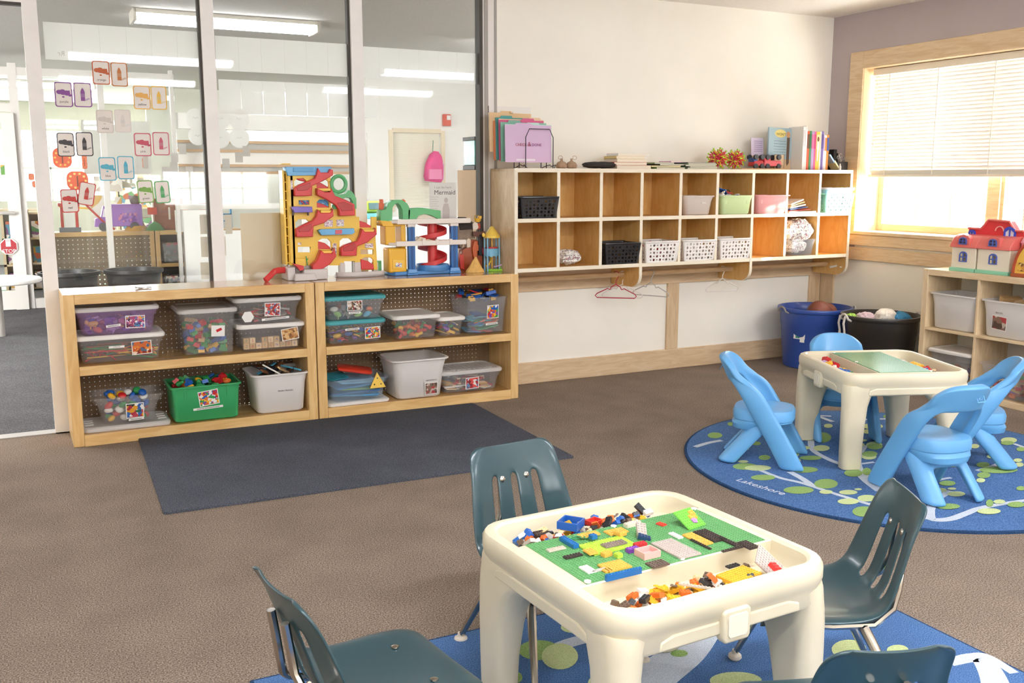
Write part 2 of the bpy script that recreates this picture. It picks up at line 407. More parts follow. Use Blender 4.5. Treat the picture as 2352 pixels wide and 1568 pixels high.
# ---- ceiling lights of our room (front pair mirrored in the glass; the others unseen, added for brightness)
def ceiling_light(x, y, z, label, lx=1.25, st=14.0, ly=.22):
    t = thing('ceiling_light', label, 'ceiling light', (x, y, z), 0)
    b = B(); b.bb(-lx/2, lx/2, -ly/2, ly/2, -.03, 0); obj('housing', b, M('E6E1D8', .5), t, bevel=.004)
    d = B()
    prof = [(-ly/2+.01, -.03), (-ly/2+.03, -.075), (0, -.088), (ly/2-.03, -.075), (ly/2-.01, -.03)]
    d.prism(prof, -lx/2+.02, lx/2-.02, lambda a, c, tt: (tt, a, c))
    obj('diffuser', d, M('F6F9FF', .4, emit=st), t)
    for sx in (-1, 1): obj('end_cap', B().bb(sx*(lx/2-.0)-.012, sx*(lx/2)+.012, -ly/2, ly/2, -.085, 0), M('D8D2C8', .5), t, bevel=.004)
    return t
for (x, y, l) in ((1.25, 1.08, 'above the near play table'), (4.3, 1.08, 'nearer the window'), (1.25, -1.2, 'behind the viewer, unseen and added for brightness'), (4.3, -1.2, 'in the rear corner by the window, unseen and added for brightness'), (-1.5, -.2, 'far left, unseen and added for brightness')):
    ceiling_light(x, y, ZC, 'long fluorescent ceiling light '+l, 1.5, 24.0)
# ---- hallway and far rooms
ceiling_light(1.50, 7.70, ZC+.02, 'long wraparound fluorescent ceiling light in the hallway behind the glass', 1.33, 10, .26)
ceiling_light(4.4, 7.7, ZC+.02, 'unseen ceiling light added to brighten the hallway right end', 1.33, 55)  # this and the next four: unseen lamps added to brighten beyond the glass
ceiling_light(-2.0, 8.2, ZC+.02, 'unseen ceiling light added to brighten the hallway left end', 1.33, 48)
ceiling_light(0.3, 13.6, ZC+.02, 'unseen ceiling light added to brighten the far classroom left', 1.33, 20)
ceiling_light(3.6, 13.6, ZC+.02, 'unseen ceiling light added to brighten the far classroom right', 1.33, 22)
ceiling_light(-1.6, 6.2, ZC+.02, 'unseen ceiling light added to brighten the floor just beyond the doorway', 1.33, 22)
v = thing('ceiling_vent', 'small white ceiling vent grille behind the middle glass pane', 'vent', (2.55, 9.0, ZC+.02))
obj('frame', B().bb(-.2, .2, -.15, .15, -.012, 0), M('DDD8CE', .6), v, bevel=.003)
b = B()
for k in range(7): b.bb(-.17, .17, -.12+k*.04, -.105+k*.04, -.018, -.008)
obj('louvres', b, M('A8A198', .6), v)
HW = M('F2EFE8', .7, var=.02, vs=2)
HG = M('CFCEC0', .8)
Y2 = 11.3
# end wall right (white) and header; far wall
struct('wall_hall', B().bb(3.78, 4.09, Y2, Y2+.15, 0, ZC+.02).bb(4.74, 5.8, Y2, Y2+.15, 0, ZC+.02).bb(4.09, 4.74, Y2, Y2+.15, 1.9, ZC+.02).bb(4.09, 4.74, Y2, Y2+.15, 0, 1.0), HW, 'white hallway end wall', smooth=False)
struct('wall_hall', B().bb(1.62, 3.78, Y2, Y2+.12, 1.89, 2.06).bb(1.62, 3.78, Y2, Y2+.12, 0, .76).bb(1.55, 2.03, Y2, Y2+.12, .76, 1.0), HW, smooth=False)
struct('wall_far', B().bb(-6, 5.8, 17.3, 17.4, 0, 1.0).bb(-6, 5.8, 17.3, 17.4, 2.1, 2.6).bb(-6, -3.5, 17.3, 17.4, 1.0, 2.1).bb(5.5, 5.8, 17.3, 17.4, 1.0, 2.1), HG, smooth=False)
struct('wall_far', B().bb(-6.1, -6, 5.6, 17.4, 0, 2.6), HG, smooth=False)
struct('wall_far', B().bb(5.7, 5.8, 5.69, 17.4, 0, 2.6), HW, smooth=False)
b = B()
for k in range(-7, 12): b.bb(k*.5-.012, k*.5+.012, 17.3, 17.36, 1.0, 2.1)
b.bb(-3.5, 5.5, 17.3, 17.36, 1.5, 1.53)
struct('window_6', b, M('E8E6E0', .6), 'bright far classroom windows with white bars', smooth=False)
# second glass partition across the hallway
b = B()
for px0, px1 in ((36, 56), (236, 250), (400, 408)):
    a_ = ony(px0, 400, Y2).x; c_ = ony(px1, 400, Y2).x; b.bb(a_, c_, Y2-.035, Y2+.055, 0, 2.5)
b.bb(-6, 1.60, Y2-.03, Y2+.05, 2.38, 2.46); b.bb(.04, 1.58, Y2-.025, Y2+.045, 0, .1); b.bb(-1.5, .02, Y2-.025, Y2+.045, 2.02, 2.10)
struct('wall_partition', b, M('D3CEC6', .5), 'grey-white metal frame of the far glass wall', smooth=False)
struct('window_7', B().bb(-6, 1.6, Y2, Y2+.006, 0, 2.4), GLASS, 'glass of the far partition', smooth=False)
d = B(); X0 = -1.0; X1 = .02
for (x0, x1, z0, z1) in ((X0, X0+.1, 0, 2.0), (X1-.12, X1, 0, 2.0), (X0+.1, X1-.12, 1.9, 1.995), (X0+.1, X1-.12, .005, .2)): d.bb(x0, x1, Y2-.08, Y2-.04, z0, z1)
dr = struct('door_1', d, M('DCD7CF', .5), 'white metal framed glass door across the hallway', smooth=False)
obj('push_bar', B().tube([(X0+.1, Y2-.12, 1.0), (X1-.06, Y2-.12, 1.0)], .018, 8), M('B9B4AC', .4), dr)
b = B()
for (x, z, h) in ((2.03, 1.755, .02), (2.03, 1.655, .02), (2.03, 1.49, .02), (2.03, 1.41, .02)):
    b.bb(1.6, 3.78, Y2+.2, Y2+.24, z-.01, z+h)
struct('trim_11', b, M('C4A07A', .6), 'pale oak rails beyond the middle pane', smooth=False)
b = B(); b.bb(1.6, 3.78, Y2+.24, Y2+.28, 1.655, 1.76); b.bb(1.6, 3.78, Y2+.24, Y2+.28, 1.41, 1.50)
struct('trim_12', b, M('B9B7AE', .6), smooth=False)
b = B(); b.bb(1.6, 3.78, Y2+.24, Y2+.3, 1.50, 1.655); b.bb(1.6, 3.78, Y2+.24, Y2+.3, 1.0, 1.06); struct('trim_13', b, M('F0ECE4', .6), smooth=False)
struct('wall_hall', B().bb(1.6, 5.69, Y2+2.6, Y2+2.7, 0, 2.6), M('E7E6DB', .8), smooth=False)
b = B()
for k in range(5): b.bb(1.75+k*.35-.008, 1.75+k*.35+.008, -2.66, -2.63, 1.0, 1.44)
b.bb(1.75, 3.15, -2.66, -2.635, 1.21, 1.225)
struct('window_9', b, M('D8D4CC', .6), smooth=False)
# small window with blind in the end wall
w8 = struct('window_8', B().bb(4.05, 4.10, Y2-.02, Y2, .95, 1.93).bb(4.73, 4.78, Y2-.02, Y2, .95, 1.93).bb(4.10, 4.73, Y2-.018, Y2, 1.9, 1.95), M('E9D9BC', .6), 'far window with closed cream blind behind the right pane', smooth=False)
hb = thing('window_blind', 'cream slat blind on the far window behind the right glass pane', 'blind', (4.41, Y2+.03, 1.0))
b = B()
for k in range(36): b.box((0, 0, .02+k*.025), (.62, .03, .002), (math.radians(-62), 0, 0))
obj('slats', b, M('F0EADA', .5), hb, smooth=False)
obj('bottom_rail', B().bb(-.31, .31, -.01, .01, -.005, .012), M('E2D9C6', .5), hb)
# ================================================================ SHELF CABINETS (two)
PEG = M_peg('7E6448')
def cabinet(label, X0, X1, Yf, rz):
    W = X1-X0; D = .335; H = .775
    t = thing('shelf_cabinet', label, 'shelf', (X0, Yf, 0), rz)
    for x0, x1 in ((0, .052), (W-.052, W)):
        obj('side_panel', B().bb(x0, x1, 0, D, 0, H), M_wood('DBAE6E', 'EBC688', (9, 9, 1.2), 3, .35, .3), t, bevel=.004)
    obj('top_board', B().bb(.052, W-.052, 0, .03, H-.05, H).bb(.052, W-.052, .03, D, H-.03, H), GOLD, t, bevel=.003)
    obj('top_surface', B().bb(.002, W-.002, .002, D, H-.001, H+.0015), M_wood('B98A5A', 'D0A474', (1.2, 9, 9), 3, .12, .8), t, smooth=False)
    obj('shelf_board', B().bb(.052, W-.052, .006, D-.01, .365, .41), GOLDS, t, bevel=.003)
    obj('shelf_edge', B().bb(.052, W-.052, -.001, .006, .365, .411), GOLD, t, bevel=.001)
    obj('bottom_board', B().bb(.052, W-.052, .006, D-.01, .012, .058), GOLDS, t, bevel=.003)
    obj('bottom_edge', B().bb(.052, W-.052, -.001, .006, .0, .059), GOLD, t, bevel=.001)
    obj('pegboard_back', B().bb(.03, W-.03, D-.008, D-.004, .02, H-.02), PEG, t, smooth=False)
    return t
cabinet('golden wooden shelf cabinet at left by the doorway post', .158, 1.424, 5.215, math.radians(.8))
cabinet('golden wooden shelf cabinet at right against the cubbies', 1.430, 2.68, 5.237, math.radians(-1.6))
# ================================================================ CUBBY UNIT
YC = 5.205; CX0, CX1 = 2.655, 5.40
EDGE = M_wood('F0E4CC', 'F5EAD4', (2, 9, 9), 3, .4, .2)
INN = M_wood('DCA95E', 'E6BA74', (6, 6, 2), 3, .45, .15, bump=0)
SIDE = M_wood('C8A980', 'D8BB94', (6, 6, 2), 4, .45, .1)
cub = thing('cubby_shelf', 'long wall-mounted wooden cubby unit of eighteen open boxes with coat rods', 'cubby shelf', ((CX0+CX1)/2, YC, .64))
ox, oy, oz = cub.location
def cb(name, x0, x1, y0, y1, z0, z1, m, bev=.002, lab=None): return obj(name, B().bb(x0-ox, x1-ox, y0-oy, y1-oy, z0-oz, z1-oz), m, cub, bevel=bev, label=lab)
cb('back_panel', CX0, CX1, YB-.045, YB-.03, .78, 1.40, INN, 0)
TT = .019
cb('top_board', CX0, CX1, YC+.003, YB-.03, 1.385, 1.405, INN); cb('front_edging', CX0, CX1, YC, YC+.004, 1.381, 1.406, EDGE, .001)
for z in (1.083, .781): cb('shelf_board', CX0+.02, CX1-.02, YC+.003, YB-.045, z, z+.02, INN); cb('front_edging', CX0+.02, CX1-.02, YC, YC+.004, z-.002, z+.022, EDGE, .001)
divs = [2.957, 3.264, 3.570, 3.876, 4.178, 4.484, 4.788, 5.092]
for x in divs:
    cb('divider', x-.009, x+.009, YC+.003, YB-.045, .80, 1.385, INN); cb('front_edging', x-.011, x+.011, YC-.0005, YC+.0035, .80, 1.385, EDGE, .001)
# end panels with rounded lower brackets
def bracket(x, th, mat):
    pts = [(YB-.03, .64), (YC+.085, .64)]+[(YC+.085-.085*math.sin(a), .725-.085*math.cos(a)) for a in [PI/2*k/8 for k in range(1, 9)]]+[(YC, .80), (YB-.03, .80)]
    if th == 'end': pts = pts[:-2]+[(YC, 1.405), (YB-.03, 1.405)]
    b = B(); b.prism([(p[0]-oy, p[1]-oz) for p in pts], x-.009-ox, x+.009-ox, lambda a, c, t: (t, a, c))
    o = obj('bracket_panel', b, mat, cub, bevel=.002)
    e = [(p[0]-oy-.002, p[1]-oz) for p in pts[1:-1]]
    e2 = B(); n = len(e)
    vs = []
    for y, z in e: vs += [(x-.0105-ox, y, z), (x+.0105-ox, y, z)]
    inner = [(y+.004 if i > 0 else y, z+.004 if i < 7 else z) for i, (y, z) in enumerate(e)]
    for y, z in inner: vs += [(x-.0105-ox, y, z), (x+.0105-ox, y, z)]
    fs = []
    for i in range(n-1): fs += [(2*i, 2*i+1, 2*i+3, 2*i+2), (2*n+2*i, 2*n+2*i+2, 2*n+2*i+3, 2*n+2*i+1), (2*i, 2*i+2, 2*n+2*i+2, 2*n+2*i), (2*i+1, 2*n+2*i+1, 2*n+2*i+3, 2*i+3)]
    e2.add(vs, fs); obj('front_edging', e2, EDGE, cub)
bracket(CX0+.009, 'end', SIDE); bracket(3.572, '', INN); bracket(4.487, '', INN); bracket(CX1-.009, 'end', INN)
ROD = M_wood('C3A077', 'D6B68C', (1.2, 9, 9), 3, .4, .1)
for x0, x1 in ((CX0+.02, 3.563), (3.581, 4.478), (4.496, CX1-.02)):
    obj('coat_rod', B().tube([(x0-ox, YC+.19-oy, .715-oz), (x1-ox, YC+.19-oy, .715-oz)], .0165, 14), ROD, cub)
cb('paper_sticker', 5.37, 5.3895, YC+.04, YC+.05, .70, .705, WHITE, 0)
obj('paper_sticker', B().box((CX1-.0195-ox, YC+.12-oy, .70-oz), (.002, .07, .014), (math.radians(-14), 0, 0)), WHITE, cub)
for (x, z, h) in ((2.675, 1.20, .10), (2.968, 1.21, .09), (2.675, .93, .09), (2.968, .93, .09)):
    pass
# ================================================================ LIGHT SHELF (right)
SX = 5.155; LS0 = 4.325; LW = .775
LIGHTW = M_wood('DFC39A', 'ECD5AF', (9, 9, 1.5), 4, .45, .1)
LIGHTH = M_wood('DFC39A', 'ECD5AF', (9, 1.5, 9), 4, .45, .1)
ls = thing('storage_shelf', 'light birch square-cell storage shelf under the window', 'shelf', (SX, LS0, 0))
def lb(name, x0, x1, y0, y1, z0, z1, m): return obj(name, B().bb(x0, x1, y0, y1, z0, z1), m, ls, bevel=.002)
LD = .32
lb('side_panel', 0, LD, -.038, 0, 0, LW, LIGHTW)
lb('top_board', 0, LD, -2.0, -.038, LW-.038, LW, LIGHTH)
lb('bottom_board', 0, LD, -2.0, -.038, 0, .038, LIGHTH)
lb('shelf_board', .003, LD-.001, -2.0, -.038, .385, .402, LIGHTH)
for k in range(1, 6): lb('divider', .006, LD-.003, -.038-.372*k-.0, -.038-.372*k+.016, .038, LW-.038, LIGHTW)
lb('side_panel', 0, LD, -2.03, -2.0, 0, LW, LIGHTW)
# ================================================================ RUGS
nv = B(); nv.loft([rr(1.895, 1.262, .01, 0), rr(1.895, 1.262, .01, .008), rr(1.885, 1.252, .01, .011)])
cx_, cy_ = (.474+2.37+2.3+.436)/4, (5.227-.05+5.16+3.927+3.969)/4
NAVY = M_speckle('3A3F4C', '52555F', '70727A', 260, .8)
o = obj('navy_rug', nv, NAVY, None, (1.395, 4.575, 0), (0, 0, math.radians(-1.6))); tag(o, 'plain dark navy rectangular rug in front of the shelf cabinets', 'rug')
RB = M_speckle('365688', '5074A6', '7093C2', 330, .6, big=.03)
RG = M_speckle('7E9E56', '98B86E', 'AECC84', 330, .6, big=.03)
RL = M_speckle('C0CE8A', 'D0DCA0', 'DEE8B4', 330, .6, big=.03)
RWH = M_speckle('BAC4D2', 'CDD5E0', 'E0E6EE', 330, .6, big=.03)
RED_ = M_speckle('1E3450', '2A4468', '36557E', 330, .4)
CH_Z = [0]
def flat_poly(b, pts, z, mi):
    b.mi = mi; b.add([(p[0], p[1], z) for p in pts], [tuple(range(len(pts)))])
def ellipse(b, c, ax, ay, z, mi, n=22):
    flat_poly(b, [c+ax*math.cos(2*PI*k/n)+ay*math.sin(2*PI*k/n) for k in range(n)], z, mi)
def ribbon(b, pts, w, z, mi):
    P = [Vector((p[0], p[1])) for p in pts]
    # smooth the path (Catmull-Rom)
    Q = []
    for i in range(len(P)-1):
        p0, p1, p2, p3 = P[max(i-1, 0)], P[i], P[i+1], P[min(i+2, len(P)-1)]
        for k in range(6):
            t = k/6; Q.append(.5*((2*p1)+(p2-p0)*t+(2*p0-5*p1+4*p2-p3)*t*t+(3*p1-p0-3*p2+p3)*t*t*t))
    Q.append(P[-1]); vs = []
    for i, q in enumerate(Q):
        d = (Q[min(i+1, len(Q)-1)]-Q[max(i-1, 0)]).normalized(); nrm = Vector((-d.y, d.x)); ww = w if not isinstance(w, tuple) else w[0]+(w[1]-w[0])*i/(len(Q)-1)
        vs += [(q.x+nrm.x*ww/2, q.y+nrm.y*ww/2, z), (q.x-nrm.x*ww/2, q.y-nrm.y*ww/2, z)]
    b.mi = mi; b.add(vs, [(2*i+1, 2*i+3, 2*i+2, 2*i) for i in range(len(Q)-1)])
def ccw_fix(b): pass
RZ = .010
rug = B(); RC = Vector((3.67, 3.19)); RR_ = .985
rug.mi = 4; rug.lathe([(RR_, 0), (RR_, .008), (RR_-.006, RZ)], (RC.x, RC.y, 0), 96)
rug.mi = 0; flat_poly(rug, [(RC.x+(RR_-.012)*math.cos(2*PI*k/96), RC.y+(RR_-.012)*math.sin(2*PI*k/96)) for k in range(96)], RZ+.0004, 0)
def A_(u, v): return onz(1552+u/2.94, 750+v/2.94, RZ)
leaves = [(265,735,100,40,1),(370,658,40,25,1),(480,825,30,20,2),(455,912,70,18,2),(468,945,165,45,1),(555,955,180,38,2),(590,1020,165,38,1),(545,790,60,25,1),(600,885,80,35,1),(830,1105,205,50,1),(1015,1062,160,65,1),(1015,1118,90,28,2),(1165,1120,125,32,2),(1165,1182,145,40,2),(1292,1160,130,45,2),(1270,1250,155,70,1),(1232,1100,50,14,2),(870,968,180,40,1),(910,888,150,30,1),(810,862,50,35,2),(815,905,60,28,2),(855,820,110,28,2),(890,755,75,35,2),(985,822,110,40,2),(990,750,120,70,1),(1180,893,60,28,1),(1200,990,125,50,1),(1290,980,60,50,1),(1330,675,140,40,2),(1300,710,90,30,2),(1320,600,80,25,1),(950,630,45,14,2),(1030,672,60,28,2),(1430,608,60,25,1),(1245,800,60,28,2),(1340,800,110,45,2),(1345,812,105,40,1),(1305,880,100,40,2),(1310,862,105,40,1),(1262,770,60,16,2),(1835,1060,110,35,1),(2060,1040,60,30,2),(2080,1005,90,40,1),(2180,970,260,45,1),(2075,935,90,35,1),(2130,880,60,25,2),(2250,770,110,40,2),(2240,788,90,28,1),(2020,810,60,30,2),(2330,830,60,30,1),(2310,905,60,25,2),(2320,935,60,30,2),(2330,1095,60,30,1),(1755,1130,90,35,1),(1785,1107,90,30,2),(1865,1098,60,16,2),(1895,1133,120,35,2),(1840,1217,160,38,1),(2120,1195,50,50,1),(2185,1185,80,28,2),(2115,1250,160,40,2),(2300,1205,120,38,1),(2400,850,90,40,1),(2500,900,100,40,2),(2450,1000,110,45,1),(2550,1050,110,45,2),(2420,1110,90,40,2),(2500,1180,120,45,1)]
branches = [([(130,812),(220,785),(310,768)],.03),([(560,965),(700,1020),(830,1050),(930,1080),(1080,1130),(1360,1215),(1600,1290)],.026),([(770,980),(860,1030),(930,1080)],.034),([(915,745),(925,830),(1030,895),(1150,940),(1270,975)],.032),([(1280,800),(1230,870),(1225,950),(1290,1030),(1400,1110)],(.03,.07)),([(1230,930),(1340,915)],.02),([(1370,1095),(1450,1085),(1530,1078)],.04),([(910,588),(980,612),(1060,642)],.03),([(935,600),(1050,605)],.025),([(1270,575),(1430,590)],.03),([(1255,628),(1450,622)],.028),([(1715,1250),(1755,1170),(1860,1110)],.034),([(1710,1240),(1730,1300),(1850,1300),(1960,1262),(2060,1225),(2250,1190),(2420,1165)],(.045,.022)),([(2040,975),(2110,955),(2180,930)],.03),([(2280,790),(2400,830),(2520,850)],.025),([(1860,1020),(1780,1035),(1700,1060)],.02),([(1400,1110),(1550,1200),(1720,1300)],.05)]
zz = RZ+.0008
for pts, w in branches:
    P = [A_(*p) for p in pts]; P = [p for p in P if (Vector((p.x, p.y))-RC).length < RR_-.02]
    if len(P) > 1: ribbon(rug, P, w, zz, 3); zz += .00004
zz += .0002
for (u, v_, w, h, c) in leaves:
    c0 = A_(u, v_); ax = (A_(u+w/2, v_)-A_(u-w/2, v_))/2; ay = (A_(u, v_-h/2)-A_(u, v_+h/2))/2
    if (Vector((c0.x, c0.y))-RC).length+max(ax.length, ay.length) < RR_-.015:
        ellipse(rug, c0, ax, ay, zz, c); zz += .00003
# more leaves on the side hidden from / behind the furniture
o = obj('round_rug', rug, [RB, RG, RL, RWH, RED_], None, smooth=False); tag(o, 'round blue rug with white branches and green leaves under the small blue chairs', 'rug')
tm = text_mesh('Lakeshore', .062, .0006)
pa = onz(1702, 1104, RZ); pb = onz(1795, 1133, RZ); dd = pb-pa
q = pobj('lettering', tm, M('D9DEE8', .9), o, ((pa+pb)/2+Vector((0, 0, .002))), (0, 0, math.atan2(dd.y, dd.x)), 'white woven word on the rug border')
# rectangular rug under the near table
nr = B(); nr.mi = 4; nr.bb(.46, 2.365, .75, 2.472, 0, .008)
flat_poly(nr, [(.468, .758), (2.357, .758), (2.357, 2.464), (.468, 2.464)], .0092, 0)
def A2(x, y): return onz(x, y, .01)
def el2(x, y, w, h, mi, z, ang=0):
    c0 = A2(x, y); ax = (A2(x+w/2, y)-A2(x-w/2, y))/2; ay = (A2(x, y-h/2)-A2(x, y+h/2))/2
    ca, sa = math.cos(ang), math.sin(ang); ellipse(nr, c0, ax*ca+ay*sa, ay*ca-ax*sa, z, mi)
def leaf_clip(c0): return .5 < c0.x < 2.3 and .8 < c0.y < 2.4
ribbon(nr, [A2(1268, 1492), A2(1310, 1475), A2(1362, 1462)], .05, .0098, 3)
ribbon(nr, [A2(1620, 1440), A2(1570, 1500), A2(1470, 1580), A2(1400, 1700)], (.1, .16), .00972, 3)
ribbon(nr, [A2(2180, 1522), A2(2230, 1510), A2(2262, 1520), A2(2290, 1590), A2(2260, 1680)], (.035, .09), .00976, 3)
ribbon(nr, [A2(2330, 1545), A2(2262, 1505), A2(2215, 1512)], .03, .00985, 3)
ribbon(nr, [A2(1150, 1560), A2(1230, 1620), A2(1350, 1700)], .04, .00990, 3)
for (x, y, w, h, mi, a) in ((1318, 1440, 60, 26, 2, 0), (1238, 1492, 96, 46, 1, -.15), (1286, 1506, 84, 60, 2, .6), (1375, 1570, 50, 44, 2, 0), (1690, 1562, 120, 40, 2, -.1), (1950, 1490, 80, 44, 2, -.4), (2062, 1492, 50, 24, 2, 0), (1180, 1555, 40, 30, 1, 0), (1560, 1500, 40, 16, 1, 0), (2140, 1640, 120, 60, 1, 0), (1905, 1565, 70, 30, 2, 0)):
    el2(x, y, w, h, mi, .0100+len(nr.v)*1e-7, a)
o = obj('rectangular_rug', nr, [RB, RG, RL, RWH, RED_], None, smooth=False); tag(o, 'rectangular blue rug with leaf pattern under the near play table', 'rug')
# ================================================================ PLAY TABLES
TCR = M('DDD2B6', .42, var=.03, vs=6, coat=.15)
def stud_plate(nx, ny, p, th, sr=.3, sh=.2, n=8):
    b = B(); b.bb(-nx*p/2, nx*p/2, -ny*p/2, ny*p/2, 0, th)
    cs = [(math.cos(2*PI*k/n)*p*sr, math.sin(2*PI*k/n)*p*sr) for k in range(n)]
    for i in range(nx):
        for j in range(ny):
            x, y = (i-nx/2+.5)*p, (j-ny/2+.5)*p; o_ = len(b.v)
            b.v += [(x+c, y+s, th) for c, s in cs]+[(x+c, y+s, th+p*sh) for c, s in cs]
            for k in range(n): b.f.append([o_+k, o_+(k+1) % n, o_+n+(k+1) % n, o_+n+k]); b.m.append(0)
            b.f.append(list(range(o_+n, o_+2*n))); b.m.append(0)
    return b
def play_table(label, loc, rz, plate_cols, near=False):
    t = thing('play_table', label, 'table', loc, rz)
    S = .31
    prof = [(.285, .352), (.296, .35), (.302, .36), (.3005, .385), (.306, .40), (.31, .415), (.31, .440), (.304, .452), (.294, .4565), (.283, .4555), (.276, .449), (.2735, .43), (.272, .405)]
    b = B(); n = 5
    loops = [rr(2*s, 2*s, .055+(s-.27)*.8, z, n=n) for s, z in prof]
    loops = [rr(.55, .55, .04, .352, n=n)]+loops+[rr(.535, .535, .04, .400, n=n)]
    b.loft(loops, True, True)
    tp = obj('table_top', b, TCR, t)
    md = B(); md.loft([rr(.556, .262, .004, .39, n=2), rr(.556, .262, .004, .4475, n=2), rr(.553, .256, .006, .4505, n=2)])
    obj('centre_deck', md, TCR, t)
    # grooves: lower apron arches
    for k in range(4):
        R_ = Matrix.Rotation(k*PI/2, 4, 'Z')
        a = B(); pts = [(-.20, .352), (.20, .352), (.195, .376), (.16, .387), (-.16, .387), (-.195, .376)]
        a.prism(pts, -.3035, -.290, lambda x, z, tt: tuple(R_ @ Vector((x, tt, z))))
        obj('apron_panel', a, TCR, t, bevel=.006, seg=3)
        if k % 2 == 0:
            h = B(); fn = lambda x, z, tt: tuple(R_ @ Vector((x, tt, z)))
            h.prism([(-.032, .335), (.032, .335), (.038, .345), (.038, .405), (.03, .412), (-.03, .412), (-.038, .405), (-.038, .345)], -.316, -.29, fn)
            h2 = h
            hh = obj('handle_boss', h2, TCR, t, bevel=.005, seg=3)
            g = B(); g.prism([(-.022, .348), (.022, .348), (.027, .355), (.027, .395), (.022, .401), (-.022, .401), (-.027, .395), (-.027, .355)], -.3185, -.316, fn)
            obj('boss_rim', g, M('EFE7D2', .35, coat=.3), hh, bevel=.001)
    for sx in (-1, 1):
        for sy in (-1, 1):
            L_ = B(); lo = []; fl = .35 if (sx < 0 and sy == (-1 if near else 1)) else 1.0
            for (z, wx, wy, ix, iy, cr) in ((0, .062, .085, .292, .292, .022), (.004, .072, .095, .297, .297, .026), (.12, .076, .110, .300, .300, .03), (.22, .080, .135, .302, .302, .034), (.30, .086, .165, .303, .303, .040), (.335, .094, .20, .303, .303, .045), (.36, .105, .235, .3025, .3025, .050), (.385, .115, .24, .3025, .3025, .056), (.398, .115, .24, .300, .300, .056)):
                wy = .095+(wy-.095)*fl if z > .01 else wy; wx = .072+(wx-.072)*(.5+.5*fl) if z > .01 else wx; lo.append(rr(wx, wy, min(cr, wx*.48, wy*.48), z, sx*(ix-wx/2), sy*(iy-wy/2), n=5))
            L_.loft(lo); obj('leg', L_, TCR, t)
    for sx in (-1, 1):
        bp = obj('baseplate', stud_plate(32, 32, .008, .0022), plate_cols, t, (sx*.1285, 0, .4505), smooth=False, label='green studded building plate')
        for (x, y) in ((-1, -1), (1, 1)):
            obj('corner_cap', B().cyl((x*.122, y*.122, .002), .0075, .0035, 14), WHITE, bp)
    t.scale = (1.035 if near else 1,)*2+(1,)
    return t
PG = M('66A468', .4, coat=.1); PGF = M('56966E', .25, coat=.4)
NT = (1.312, 1.862, .0095, math.radians(3)); FT = (3.69, 3.315, 0, math.radians(-21+90))
near_table = play_table('large cream plastic brick play table in the foreground', NT[:3], NT[3], PG, True)
far_table = play_table('cream plastic brick play table on the round rug ringed by blue chairs', (FT[0], FT[1], .011), FT[3], PGF)
